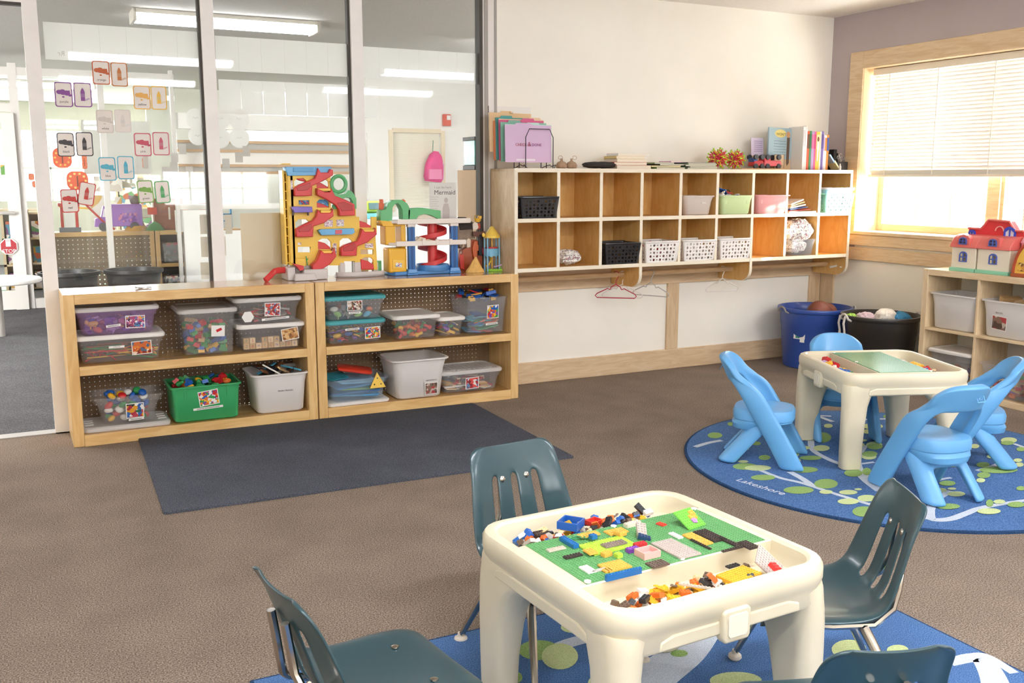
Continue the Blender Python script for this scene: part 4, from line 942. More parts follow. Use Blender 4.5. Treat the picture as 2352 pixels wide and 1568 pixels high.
hs = [circ(-.045+i*.0125, -.045+j*.0125, .003, 6) for i in range(8) for j in range(8)]
pobj('grid_plate', plate([(-.06, -.06), (.06, -.06), (.06, .06), (-.06, .06)], hs, .006), C('2E7F8C'), tb, (0, 0, 0), (.15, -.06, 0))
rb = thing('red_board', 'red-orange plastic board resting across the open tub of trays', 'toy board', (1.68, YG+.10, .237), -.25)
obj('board', B().loft([rr(.19, .12, .02, 0), rr(.2, .13, .02, .006), rr(.2, .13, .02, .014), rr(.19, .12, .02, .018)]), C('D8402A'), rb, (0, 0, 0), (.05, .16, 0))
tr = thing('yellow_triangle', 'yellow plastic triangle with three holes leaning on the open tub', 'toy triangle', (1.782, YG-.012, .182), 0)
pobj('triangle_plate', plate([(-.047, -.035), (.047, -.035), (0, .052)], [circ(-.02, -.015, .0055, 10), circ(.02, -.015, .0055, 10), circ(0, .02, .0055, 10)], .006, .001), C('F0C54A'), tr, (0, 0, 0), (PI/2-.12, .0, 0))
t = bin_('storage_bin', 'empty deep grey-white tub standing in the right cabinet bottom shelf', 'storage bin', 1.872, 2.215, YG-.045, Z0c, .238, .29, MILK, None, 0, .82, .012, step=False, r=.045)
photo_label(t, .065, -.133, .055, .082, .072, 'twig', .0, .08, seed=12, scale=80)
pobj('lettering', text_mesh('INSTRUMENTS', .0105, .0003), INK, t, (.065, -.1375, .105), (PI/2+.08, 0, 0))
b_ = bin_('storage_bin', 'long low clear bin with grey ribbed lid, at right on the bottom shelf', 'storage bin', 2.19, 2.585, YG-.01, Z0c, .118, .26, CLRW, LIDC)
for k in range(9): obj('lid_rib', B().bb(-.012, .012, -.09, .09, 0, .003), LIDC, b_, (-.14+k*.035, 0, .134), bevel=.001)
heap(b_, .33, .2, .008, .09, 34, ['plank', 'slat', 'tile'], ['E9C99A', RED, YEL, 'E9C99A', RED, 'F2EFE8'], 'craft_stick', 'flat craft piece', 'craft piece', 'in the long low grey-lidded bin', .12, 16, front=.5)
photo_label(b_, 0, -.1285, .055, .088, .072, 'red', -.03, .08, seed=13, scale=50)
# small scrap on the cabinet top
s_ = thing('crumpled_wrapper', 'small crumpled silver wrapper on top of the left cabinet', 'wrapper', (.55, 5.36, .777)); b = B()
rnd = random.Random(3)
b.grid([[(-.04+i*.016, -.014+j*.009, abs(rnd.gauss(0, .006))) for i in range(6)] for j in range(4)]); obj('foil', b, M('D8D4D0', .25, .6), s_, solid=.0006)
# ================================================================ CUBBY CONTENTS
def basket(name, label, X0, X1, Z0, h, mat, d=.21, rad=.0085, Yf=None, tw=.86, group=None, rows=5):
    w = X1-X0; Yf = Yf or YC-.012
    t = thing(name, label, 'basket', ((X0+X1)/2, Yf+d/2, Z0), 0, group)
    th = .003
    def wall(W, nm, loc, rz):
        cols_ = int(W*tw/.026); hs = []
        for i in range(cols_):
            for j in range(rows):
                r_ = rad*(1 if (i+j) % 2 else .55); hs.append(circ((i-(cols_-1)/2)*.025*(1+.02*j), .018+j*(h-.045)/max(1, rows-1)*1.0, r_, 8))
        out = [(-W*tw/2+.006, .004), (W*tw/2-.006, .004), (W/2-.004, h-.004), (-W/2+.004, h-.004)]
        lean = math.atan2((1-tw)*(w if rz % 2 else d)/2, h)
        o = pobj(nm, plate(out, hs, th), mat, t, loc, (PI/2+lean, 0, rz*PI/2)); return o
    k = (1-tw)/2
    wall(w, 'front_wall', (0, -d*tw/2, 0), 0); wall(w, 'rear_wall', (0, d*tw/2, 0), 2); wall(d, 'side_wall', (-w*tw/2, 0, 0), 3); wall(d, 'side_wall', (w*tw/2, 0, 0), 1)
    obj('base', B().loft([rr(w*tw, d*tw, .015, 0), rr(w*tw, d*tw, .015, .004)]), mat, t)
    lo = []
    for off, z in ((-.003, h-.010), (.006, h-.012), (.009, h-.006), (.008, h), (-.001, h+.001), (-.003, h-.004)): lo.append(rr(w+off*2-.006, d+off*2-.006, .02, z))
    R = B(); R.loft(lo, closed=True); obj('rim', R, mat, t)
    cc = B()
    for sx in (-1, 1):
        for sy in (-1, 1): cc.tube([(sx*(w*tw/2-.004), sy*(d*tw/2-.004), .003), (sx*(w/2-.007), sy*(d/2-.007), h-.005)], .009, 8)
    obj('corner_post', cc, mat, t)
    for sx in (-1, 1): obj('foot', B().cyl((sx*w*.28, -d*tw/2+.01, -.0), .008, .004, 10), mat, t)
    return t
BSK = M('222226', .3, coat=.3); WSK = M('F4EFEA', .4); TQ = M('8FD8C8', .4)
ZT, ZB_ = 1.1045, .8025
basket('plastic_basket', 'black perforated basket in the top-left cubby', 2.69, 2.955, ZT, .132, BSK)
basket('plastic_basket', 'black perforated basket in the bottom row, third cubby', 3.292, 3.566, ZB_, .138, BSK)
bp = basket('plastic_basket', 'white perforated basket holding pink things, fourth cubby of bottom row', 3.60, 3.872, ZB_, .14, WSK)
heap(Matrix.Translation((3.735, YC+.09, ZB_)), .2, .15, .006, .13, 34, ['lump', 'link'], [PNK, RED, PNK, 'E8E2D4'], 'pink_toy', 'small toy', 'toy', 'in the white basket of the fourth cubby', .6, 20)
basket('plastic_basket', 'white perforated basket between two other white baskets, fifth bottom cubby', 3.905, 4.178, ZB_, .14, WSK)
basket('plastic_basket', 'rightmost white perforated basket of the bottom row, sixth cubby', 4.208, 4.482, ZB_, .142, WSK)
tqb = basket('plastic_basket', 'turquoise perforated basket in the top-right cubby, lit by the window', 5.12, 5.40, ZT, .135, TQ, rad=.005, Yf=YC-.03)
b_ = thing('plastic_basket', 'pale aqua glossy basket nested in the turquoise basket', 'basket', (5.26, YC-.03+.105, ZT+.018))
obj('tub', tub_shape(.272, .205, .148, .86, .006, r=.02, step=False), M('9CCFE0', .3), b_)
obj('rim_band', B().loft([rr(.286, .219, .02, .146), rr(.288, .221, .02, .158), rr(.270, .203, .02, .158), rr(.270, .203, .02, .146)], closed=True), M('F2F2F4', .3), b_)
t = bin_('cubby_bin', 'clear frosted small bin in the fifth cubby of the top row', 'storage bin', 3.912, 4.158, YC-.0, ZT, .128, .2, MCLEAR('F0E4DA', .6, .5), None, 0, .84, .006, step=False)
obj('handle', B().tube([(-.022, 0, 0), (-.018, -.006, 0), (.018, -.006, 0), (.022, 0, 0)], .0025, 6), WHITE, t, (.03, -.098, .08))
LG = M('CFE3A8', .4); PKB = M('EBA6A4', .4)
def cubby_bin(label, X0, X1, mat, dark):
    t = bin_('cubby_bin', label, 'storage bin', X0, X1, YC-.012, ZT, .128, .205, mat, None, 0, .88, .009, step=False, r=.02)
    for sx in (-1, 1):
        obj('ridge', B().bb(-.010, .010, -.005, 0, -.05, .0), mat, t, (sx*(X1-X0)*.34, -.094, .12), (.05, 0, 0), bevel=.001)
    return t
cubby_bin('pale green small bin of mixed toys in the sixth top cubby', 4.205, 4.475, LG, 0)
heap(Matrix.Translation((4.33, YC+.09, ZT)), .21, .15, .09, .16, 14, ['lump', 'tile', 'link'], [BLU, RED, YEL, 'F2EFE8', '6E5A4A'], 'small_toy', 'small toy', 'toy', 'heaped in the pale green cubby bin', .6, 21)
d_ = thing('brown_disc', 'dark brown patterned disc standing up in the pale green bin', 'toy', (4.262, YC+.10, ZT+.135)); q = B(); q.lathe([(.05, -.004), (.052, 0), (.05, .004)], n=22); obj('disc', q, M('6E3A28', .6), d_, (0, 0, 0), (PI/2-.15, .1, .3))
for k in range(5): obj('dimple', B().lathe([(.007, 0), (.005, .001)], n=8), M('C8784A', .6), d_, (.03*math.cos(k*1.25), -.006, .03*math.sin(k*1.25)+.0), (PI/2, 0, 0))
cubby_bin('pink small bin in the seventh top cubby', 4.51, 4.80, PKB, 0)
# books lying in the eighth top cubby
x0 = 4.815
for k, (cc, wv, th_, rt) in enumerate((('F4EDE0', .25, .012, 0), ('C8493A', .20, .005, .05), ('3A5AA0', .17, .006, .10), ('F0E8DC', .15, .010, .14), ('E8C890', .14, .008, .2), ('F4EEE4', .13, .010, .26))):
    zb = ZT+[0, .013, .022, .032, .045, .056][k]
    o = obj('picture_book', B().box((0, 0, 0), (wv, .17, th_)), [M(cc, .6)], None, (x0+wv/2+.004, YC+.09, zb+th_/2+wv*.5*math.sin(abs(rt))), (0, -rt, .02*k), bevel=.001); tag(o, ['cream', 'red', 'blue', 'off-white', 'tan', 'white topmost'][k]+' thin book in the small pile of the eighth top cubby', 'book')
# newspapers / crumpled cloth
def crumple(name, label, cat, c, w, d, h, mat, seed, n=26, amp=.35, sub=1, parent_label=None, group=None):
    rnd = random.Random(seed); b = B(); m_ = 18
    dirs = [(Vector((rnd.gauss(0, 1), rnd.gauss(0, 1), rnd.gauss(0, 1))).normalized(), rnd.uniform(3, 9), rnd.uniform(0, 6)) for _ in range(7)]
    loops = []
    for i in range(m_+1):
        ph = PI*i/m_; lp = []
        for j in range(n):
            th = 2*PI*j/n; v = Vector((math.sin(ph)*math.cos(th), math.sin(ph)*math.sin(th), -math.cos(ph)))
            e = 2.6; r = (abs(v.x)**e+abs(v.y)**e+abs(v.z)**e)**(-1/e)
            f = sum(abs(math.sin(v.dot(dd)*fr+p)) for dd, fr, p in dirs)/7
            r *= 1-amp*(1-f)+rnd.uniform(-.02, .02)
            lp.append((v.x*r*w/2, v.y*r*d/2, max(0, h/2+v.z*r*h/2)))
        loops.append(lp)
    b.loft(loops)
    o = obj(name, b, mat, None, c, sub=0, angle=25); return tag(o, label, cat, group)
def M_print(base, inks, scale, thr=.62):
    m, nt, b = nodes('printed'); L = nt.links
    tc = nt.nodes.new('ShaderNodeTexCoord'); n = nt.nodes.new('ShaderNodeTexNoise'); n.inputs['Scale'].default_value = scale; n.inputs['Detail'].default_value = 3; n.inputs['Distortion'].default_value = 1.5
    L.new(tc.outputs['Object'], n.inputs['Vector']); r = nt.nodes.new('ShaderNodeValToRGB'); e = r.color_ramp.elements
    e[0].position = thr-.06; e[0].color = lin(base); e[1].position = thr; e[1].color = lin(inks[0])
    for i, c in enumerate(inks[1:]): x = e.new(min(.99, thr+.03*(i+1))); x.color = lin(c)
    L.new(n.outputs['Fac'], r.inputs['Fac']); L.new(r.outputs['Color'], b.inputs['Base Color']); b.inputs['Roughness'].default_value = .8
    return m
NEWS = M_print('F0EAE0', ['8A8A98', '5A5A6A', 'C08080'], 55, .56)
crumple('crumpled_paper', 'crumpled printed paper spilling in the second bottom cubby', 'paper', (3.07, YC+.075, ZB_), .20, .17, .11, NEWS, 4, amp=.6)
crumple('crumpled_paper', 'large crumpled printed sheets stuffed in the upper half of the eighth bottom cubby', 'paper', (4.955, YC+.085, ZB_+.075), .30, .20, .20, NEWS, 9, amp=.5)
crumple('crumpled_paper', 'crumpled printed sheets showing through the clear tub in the eighth bottom cubby', 'paper', (4.955, YC+.085, ZB_+.008), .20, .16, .11, NEWS, 14, amp=.4)
bin_('cubby_bin', 'clear small tub buried under crumpled paper, eighth bottom cubby', 'storage bin', 4.838, 5.078, YC-.01, ZB_, .118, .2, MCLEAR('DDE3EE', .14), None, 0, .86, .006, step=False)
# hangers on the rods
def hanger(label, x, yaw, col, tilt=0):
    t = thing('coat_hanger', label, 'hanger', (x, YC+.19, .7155), yaw); b = B(); hk = []
    for k in range(11):
        a = math.radians(-30+k*22); hk.append((.0205*math.cos(a), 0, .0205*math.sin(a)))
    hk = [(.0205*math.cos(math.radians(200-k*20)), 0, .0205*math.sin(math.radians(200-k*20))) for k in range(12)]
    hk += [(.0, 0, -.045), (.0, 0, -.066)]
    b.tube(hk, .0028, 7); obj('hook', b, M(col, .4), t)
    f = B(); S = .125
    f.tube([(0, 0, -.066), (-.03, 0, -.083), (-.036, 0, -.098), (-.048, 0, -.098), (-.052, 0, -.092), (-S, 0, -.128), (-S-.012, 0, -.142), (-S+.0, 0, -.156), (S, 0, -.156), (S+.012, 0, -.142), (S, 0, -.128), (.052, 0, -.092), (.048, 0, -.098), (.036, 0, -.098), (.03, 0, -.083), (0, 0, -.066)], .0034, 7)
    obj('shoulder_bar', f, M(col, .4), t)
hanger('crimson plastic hanger on the coat rod', 3.508, math.radians(-38), 'C23A50')
hanger('white plastic hanger next to the crimson hanger', 3.56, math.radians(-38), 'F0E9E2')
hanger('grey hanger turned edge-on, right of the first wooden bracket', 3.79, math.radians(-62), 'C2BEBA')
hanger('white hanger alone on the rod near the second bracket', 4.40, math.radians(-5), 'F4EFE8')
# ================================================================ ROPE TUBS
def rope_tub(label, x, y, col, inner):
    t = thing('rope_tub', label, 'tub', (x, y, 0)); m = M(col, .38, var=.03, vs=4, coat=.2)
    b = B(); b.lathe([(.10, 0), (.205, 0), (.212, .006), (.222, .14), (.224, .145), (.236, .30), (.239, .305), (.245, .40), (.262, .405), (.266, .418), (.262, .432), (.25, .433), (.243, .425), (.232, .38), (.218, .14), (.20, .012), (.05, .012)], n=40); obj('tub_wall', b, m, t)
    b = B()
    return t, m
tu, m = rope_tub('large royal blue round tub with rope handles in the corner', 5.095, 5.195, '2F4FA0', 0)
def rope(t, a, col, r=.006, down=False, up=.03):
    ca, sa = math.cos(a), math.sin(a); P = []
    for k in range(9):
        s = -1+2*k/8; P.append(((.262+.012)*ca-sa*s*.05, (.274)*sa+ca*s*.05, .41+(1-s*s)*up))
    b = B(); b.tube([(.25*ca-sa*-.05, .25*sa+ca*-.05, .40)]+P+[(.25*ca-sa*.05, .25*sa+ca*.05, .40)], r, 7); obj('rope_handle', b, M(col, .8), t)
    if down:
        for s in (-1, 1):
            b = B(); x0 = .285*ca-sa*s*.03; y0 = .285*sa+ca*s*.03
            b.tube([(x0, y0, .43), (x0+.01*ca, y0+.01*sa, .38), (x0, y0, .33), (x0, y0, .30)], [.008, .008, .007, .011], 7); obj('rope_end', b, M(col, .85), t)
rope(tu, math.radians(170), 'A39C94'); rope(tu, math.radians(-35), 'C8C2BA')
lb_ = obj('product_label', B().box((0, 0, 0), (.085, .001, .05)), WHITE, tu, (.2285*math.cos(math.radians(200)), .2285*math.sin(math.radians(200)), .245), (-.08, 0, math.radians(200+90)), smooth=False)
obj('green_print', B().box((0, 0, 0), (.03, .001, .022)), C('3E8A78'), lb_, (-.012, -.0012, -.008), smooth=False)
obj('torn_patch', B().box((0, 0, 0), (.034, .001, .05)), WHITE, lb_, (.024, .0, -.022), smooth=False)
for (x, y, z, s, l) in ((.02, -.02, .385, .09, 'brown leather ball inside the blue rope tub'), (.13, .02, .37, .08, 'smaller brown ball inside the blue rope tub')):
    o = obj('ball', B().sphere((0, 0, 0), s, 18, 12), M('8A4E3C', .5, var=.1), None, (5.095+x, 5.195+y, z)); tag(o, l, 'ball')
tk, m = rope_tub('large black round tub full of dress-up cloth beside the birch shelf', 5.195, 4.685, '2A2623', 0)
rope(tk, math.radians(165), 'D8D2CA', .008, True); rope(tk, math.radians(-20), 'D8D2CA', .008)
def cloth(label, x, y, z, w, d, h, col, seed):
    o = crumple('cloth_bundle', label, 'cloth', (x, y, z), w, d, h, M(col, .9, var=.06, vs=25), seed, n=30, amp=.45); return o
cloth('cream cloth bundle in the middle of the black tub', 5.19, 4.64, .33, .17, .15, .155, 'E8DFD2', 31)
cloth('pale pink knitted cloth in the black tub', 5.10, 4.73, .32, .14, .14, .135, 'D8BEC4', 32)
cloth('teal blue cloth bundle at the right side of the black tub', 5.28, 4.60, .32, .19, .17, .14, '3F8AB8', 33)
cloth('lime green cloth hanging at the left rim of the black tub', 5.04, 4.80, .33, .12, .09, .11, 'A6CF5A', 34)
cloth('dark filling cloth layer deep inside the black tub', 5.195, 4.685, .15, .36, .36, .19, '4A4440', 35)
# ================================================================ BIRCH SHELF CONTENTS
def shelf_bin(label, Y1, Y0, Z, h, lid=None, mat=MILK, tw=.88, d=.27, xo=.0):
    t = bin_('storage_bin', label, 'storage bin', 0, Y1-Y0, 0, 0, h, d, mat, lid, 0, tw, .010, step=False, r=.04)
    t.location = (SX+.012+d/2+xo, (Y0+Y1)/2, Z); t.rotation_euler = (0, 0, -PI/2); return t
t = shelf_bin('grey-white open tub in the top-left cell of the birch shelf', 4.275, 3.935, .403, .225)
t = shelf_bin('grey-white open tub of wooden blocks with photo label, second top cell of the birch shelf', 3.90, 3.565, .403, .222)
heap(t, .26, .22, .15, .25, 14, ['block'], ['E9C99A', 'D8B07A'], 'wooden_block', 'wooden block', 'block', 'in the second tub of the birch shelf', .25, 41)
photo_label(t, -.04, -.1295, .09, .10, .085, 'twig', .08, .07, seed=21, scale=30)
pobj('lettering', text_mesh('BLOCKS', .0125, .0003), INK, t, (-.04, -.1345, .15), (PI/2+.07, 0, 0))
t = shelf_bin('clear tub with white lid in the lower left cell of the birch shelf', 4.255, 3.945, .0385, .215, LIDW, CLRW)
heap(t, .25, .2, .01, .15, 26, ['lump', 'brick22', 'plank'], ['8A5A38', ORA, 'C9A26A', PUR, 'B9B2AA'], 'small_toy', 'mixed toy', 'toy', 'in the lidded tub of the lower birch shelf', .5, 42)
photo_label(t, .06, -.133, .09, .10, .08, 'twig', .1, .07, seed=22, scale=30)
t = shelf_bin('clear open tub of red and purple toys, second lower cell of the birch shelf', 3.885, 3.57, .0385, .20, None, CLRW)
heap(t, .25, .2, .01, .29, 60, ['tile', 'brick42', 'brick22'], [RED, PUR, RED, GRN, ORA, 'C9A26A'], 'toy_box_piece', 'chunky toy piece', 'toy', 'in the second lower tub of the birch shelf', .3, 43)
# ---- toy house
HZ = LW
hs = thing('toy_house', 'red-roofed cream toy house with blue windows on the birch shelf', 'toy house', (5.20, 3.94, HZ))
CRM = M('F2E6D0', .45, coat=.1); RRF = M('E8746C', .4, coat=.15); RRD = M('DF3A3E', .4); MINT = M('8FD0B0', .4); BWN = M('5468B8', .4)
def H(y): return y-3.94
for k, (ya, yb) in enumerate(((4.165, 3.985), (3.98, 3.755))):
    b = B(); b.bb(0, .16, H(yb)+.004, H(ya)-.004, .02, .155); obj('wall_block', b, CRM, hs, bevel=.004)
    obj('base', B().bb(-.012, .17, H(yb), H(ya), 0, .022), MINT, hs, bevel=.003)
    r = B(); pr_ = [(-.014, .148), (-.014, .158), (.000, .185), (.02, .208), (.045, .222), (.08, .228), (.16, .228), (.16, .148)]
    r.prism(pr_, H(yb)-.003, H(ya)+.003, lambda x, z, tt: (x, tt, z)); obj('roof', r, RRF, hs, bevel=.003)
    yc = H((ya+yb)/2)
    # dormer + windows
    obj('dormer', B().prism([(y_, z_) for y_, z_ in [(-.045, .165), (.045, .165), (.045, .205), (.03, .222), (0, .229), (-.03, .222), (-.045, .205)]], -.012, .03, lambda a, c, tt: (tt, yc+a, c)), RRF, hs, bevel=.002)
    for (zb, hh, ww, xf) in ((.168, .045, .055, -.0135), (.06, .065, .055, -.001)):
        o_ = arch(0, 0, ww, hh, 6); ins = []
        g = .006
        for sx in (-1, 1):
            ins.append([(sx*g/2, g), (sx*(ww/2-g), g), (sx*(ww/2-g), hh*.42), (sx*g/2, hh*.42)]); ins.append([(sx*g/2, hh*.52), (sx*(ww/2-g), hh*.52), (sx*(ww/2-g)*.9, hh*.75), (sx*g/2, hh*.86)])
        w_ = pobj('window', plate(o_, ins, .006), BWN, hs, (xf-.002, yc, zb), FACEX)
        obj('window_opening', B().bb(-ww/2+.004, ww/2-.004, .003, hh*.84, -.0035, -.0015), M('4A3A4E' if zb > .1 else '7A6A50', .6), w_, smooth=False)
        if zb < .1: obj('curtain', B().bb(-.018, -.006, .006, hh*.8, -.0015, .0005), M('E8D8A8', .7), w_)
bk = B(); bk.prism([(-.19, .20), (.185, .20), (.185, .262), (.13, .262), (.09, .315), (-.05, .318), (-.10, .262), (-.19, .262)], .10, .15, lambda a, c, tt: (tt, -.0+(-a), c)); obj('rear_gable', bk, RRD, hs, bevel=.003)
tr_ = B(); tr_.tube([(.095, -.185, .262), (.095, -.13, .262), (.095, -.09, .315), (.095, .05, .320), (.095, .10, .264), (.095, .19, .264)], .007, 8); obj('gable_trim', tr_, RRF, hs)
tr_ = B(); tr_.tube([(.094, -.03+.028*math.cos(a), .255+.028*math.sin(a)) for a in [PI*k/8 for k in range(9)]], .004, 6); obj('scroll', tr_, M('F0A8A0', .4), hs)
for (yy, ww, hh, z0) in ((-.10, .075, .085, .20), (.16, .045, .05, .205)):
    o_ = arch(0, 0, ww, hh, 6); g = .008
    ins = [[(sx*g/3, g), (sx*(ww/2-g), g), (sx*(ww/2-g), hh*.6), (sx*g/3, hh*.85)] for sx in (-1, 1)]
    w_ = pobj('window', plate(o_, ins, .012), M('3C50C8', .35), hs, (.094, yy, z0), FACEX)
    obj('window_opening', B().bb(-ww/2+.004, ww/2-.004, .003, hh*.85, -.004, -.002), M('F6F6FA', .5), w_, smooth=False)
tw = B(); tw.lathe([(.034, 0), (.034, .17), (.040, .175), (.034, .19), (.018, .215), (.003, .235)], (0.09, -.225, .02), 16); obj('corner_turret', tw, M('F2A8B8', .4), hs)
w_ = pobj('window', plate(arch(0, 0, .034, .06, 6), [[(-.012, .006), (-.002, .006), (-.002, .05), (-.012, .042)], [(.012, .006), (.002, .006), (.002, .05), (.012, .042)]], .004), M('F0F0F8', .4), hs, (.054, -.225, .10), FACEX)
# orange arched toy
oa = thing('arched_toy', 'yellow half-round toy with brown rim beside the toy house', 'toy', (5.19, 3.60, HZ))
pts = [(.12*math.cos(a), .02+.19*math.sin(a)) for a in [PI*k/14 for k in range(15)]]
b = B(); b.prism(pts, 0, .06, lambda a, c, tt: (tt, a, c)); obj('panel', b, M('F2C050', .4), oa, bevel=.003)
b = B(); b.tube([(0, p[0]*1.03, p[1]*1.02) for p in pts], .009, 8); obj('rim', b, M('B0492C', .4), oa)
obj('foot_board', B().bb(-.015, .08, -.13, .13, 0, .022), M('A8562E', .4), oa, bevel=.003)
obj('picture', B().box((-.001, .06, .06), (.002, .07, .05)), M_confetti(['F2C050', '8A5A30', 'D89A40', 'F0D080'], 60), oa, smooth=False)
# ================================================================ BRICKS ON THE NEAR TABLE
MB_ = {}
def sbrick(nx, ny, h, col, hollow=False):
    k = (nx, ny, h, col, hollow)
    if k in MB_: return MB_[k]
    p = .008; b = B()
    if hollow:
        b.bb(-nx*p/2, nx*p/2, -ny*p/2, ny*p/2, 0, .003); tt = .0035
        for (x0, x1, y0, y1) in ((-nx*p/2, nx*p/2, -ny*p/2, -ny*p/2+tt), (-nx*p/2, nx*p/2, ny*p/2-tt, ny*p/2), (-nx*p/2, -nx*p/2+tt, -ny*p/2+tt, ny*p/2-tt), (nx*p/2-tt, nx*p/2, -ny*p/2+tt, ny*p/2-tt)): b.bb(x0, x1, y0, y1, .003, h)
    else:
        b.bb(-nx*p/2+.0001, nx*p/2-.0001, -ny*p/2+.0001, ny*p/2-.0001, 0, h)
        for i in range(nx):
            for j in range(ny): b.cyl(((i-nx/2+.5)*p, (j-ny/2+.5)*p, h), p*.3, p*.22, 8)
    MB_[k] = mesh_of('brick', b, M(col, .35, coat=.2)); return MB_[k]
TZ = .0095+.4505+.0022
PLt, BRh = .0034, .0096
def put(nx, ny, h, col, px, py, ang, label, dz=0., hollow=False, tilt=(0, 0), name='toy_plate', cat='toy brick', z=None):
    o = bpy.data.objects.new(name, sbrick(nx, ny, h, col, hollow)); COL.objects.link(o)
    zz_ = (TZ if z is None else z)+.0012+dz
    q = onz(px, py, zz_); o.location = (q.x, q.y, q.z); o.rotation_euler = (tilt[0], tilt[1], math.radians(ang)); return tag(o, label, cat)
G_ = 3
GY, TAN, DK, LIME, LG2, OR2, BL2 = 'C0B4AC', 'CDBFB0', '3E3230', 'B8D84A', '7CCF50', 'F0B452', '1C6CB0'
put(6, 2, PLt, TAN, 1277, 1262, G_, 'tan two-row plate at the left end of the near green baseplate')
put(6, 2, PLt, DK, 1316, 1278, G_, 'short black plate beside the tan plate on the near baseplate')
put(2, 8, BRh, BL2, 1307, 1249, 3, 'blue long brick standing at the left of the lime plates', name='toy_brick')
put(16, 9, PLt, LIME, 1396, 1254, 3, 'large lime green plate in the middle of the near baseplate')
put(8, 3, PLt, '8A7A72', 1410, 1250, 3, 'grey-brown plate on top of the lime plate', PLt+.0014)
put(3, 4, PLt, OR2, 1356, 1268, 3, 'orange plate at the lime plate near edge', PLt+.0014)
put(7, 3, PLt, OR2, 1352, 1229, 3, 'orange plate at the far edge of the lime plate', PLt)
put(2, 2, BRh, BL2, 1362, 1236, 5, 'small blue brick by the far orange plate', PLt+.003, name='toy_brick')
put(7, 4, PLt, OR2, 1415, 1222, 3, 'orange plate north of the lime plate')
put(3, 3, BRh, OR2, 1424, 1228, 12, 'orange brick stacked right of the lime plate', PLt, name='toy_brick')
put(3, 2, BRh, OR2, 1393, 1276, 8, 'orange brick south of the lime plate', name='toy_brick')
put(2, 2, BRh, LIME, 1420, 1279, 5, 'lime brick between the orange and purple bricks', name='toy_brick')
put(8, 6, PLt, OR2, 1412, 1301, 3, 'orange notched plate near the white strip')
put(3, 2, PLt, OR2, 1396, 1311, 3, 'small orange plate beside the notched orange plate')
put(3, 5, PLt, 'F4F0E8', 1350, 1309, 3, 'white smooth plate at the near left of the baseplate')
put(5, 1, PLt, 'CFC6BE', 1374, 1311, 3, 'light grey thin plate by the white one')
put(6, 4, PLt, '6A5A50', 1510, 1296, 3, 'brown-grey plate left of the white cap on the near baseplate')
put(4, 2, BRh, '8A4AB0', 1453, 1266, 3, 'purple brick next to the pink box', name='toy_brick')
put(4, 2, BRh, 'D0303A', 1470, 1255, 3, 'red brick behind the purple brick', name='toy_brick')
put(6, 5, .016, 'F0B4AC', 1487, 1276, 3, 'pink open box brick in the middle of the baseplate', name='toy_box', hollow=True)
put(8, 14, PLt, GY, 1552, 1261, 3, 'large light grey plate in the centre of the near table')
put(2, 5, PLt, 'F4F0E8', 1552, 1231, 3, 'white plate above the large grey plate')
put(4, 10, PLt, OR2, 1602, 1239, 3, 'orange plate beside the black plate')
put(5, 10, PLt, DK, 1630, 1231, 3, 'large black plate on the right half of the baseplate', 0)
put(1, 9, PLt, DK, 1609, 1251, 3, 'thin black plate along the orange plate')
put(2, 9, PLt, DK, 1676, 1246, 3, 'black strip plate running to the right edge')
put(4, 6, PLt, DK, 1718, 1253, 3, 'black plate at the right corner of the near baseplate')
put(8, 1, PLt, DK, 1682, 1262, 3, 'thin black plate near the right corner')
put(2, 3, PLt, 'E04030', 1519, 1205, 15, 'single small red plate on the far side of the near baseplate')
sq_ = put(8, 8, PLt, LG2, 1583, 1192, 12, 'bright green square plate propped up at the far corner of the baseplate', .014, tilt=(.5, 0))
SM_ = Matrix.Translation(sq_.location) @ sq_.rotation_euler.to_matrix().to_4x4()
for (dx, dy, nx_, ny_, c_, l_) in ((.018, .012, 2, 2, OR2, 'orange piece near the top edge of the bright green square plate'), (.010, .000, 3, 2, OR2, 'orange piece in the middle of the bright green square plate'), (.004, -.012, 1, 1, 'C08ACF', 'lilac flower piece on the bright green square plate')):
    o = bpy.data.objects.new('toy_plate', sbrick(nx_, ny_, PLt, c_)); COL.objects.link(o); o.matrix_world = SM_ @ Matrix.Translation((dx, dy, PLt+.0008)); tag(o, l_, 'toy brick')
    if nx_ == 1:
        for k in range(5): obj('petal', B().cyl((0, 0, 0), .004, .003, 8), M('C08ACF', .4), o, (.0055*math.cos(k*1.257), .0055*math.sin(k*1.257), .001))
put(6, 2, BRh, 'DDD2C2', 1452, 1207, 10, 'tan brick at the back edge of the baseplate', name='toy_brick')
put(3, 6, BRh, 'B8ACA2', 1472, 1222, -22, 'grey brick lying tilted near the back of the baseplate', .008, tilt=(.5, .2), name='toy_brick')
put(4, 2, BRh, '24406A', 1478, 1238, -30, 'dark blue brick under the tilted grey brick', 0, tilt=(.1, .3), name='toy_brick')
kn = put(12, 1, .014, BL2, 1432, 1325, 2, 'long blue serrated toy piece at the near edge of the baseplate', name='toy_brick')
chn = thing('toy_chain', 'green linked chain of small rings lying on the lime plate', 'toy', onz(1345, 1240, TZ)+Vector((0, 0, .006)), math.radians(-20))
for k in range(6): obj('ring', B().tube([(.007*math.cos(a), .004*math.sin(a), 0) for a in [2*PI*i/9 for i in range(9)]], .0013, 5, closed=True), M('2E8A58', .4), chn, (-.03+k*.011, .004*(k % 2), .001*(k % 3)), (.5*(k % 2), 0, .2*k))
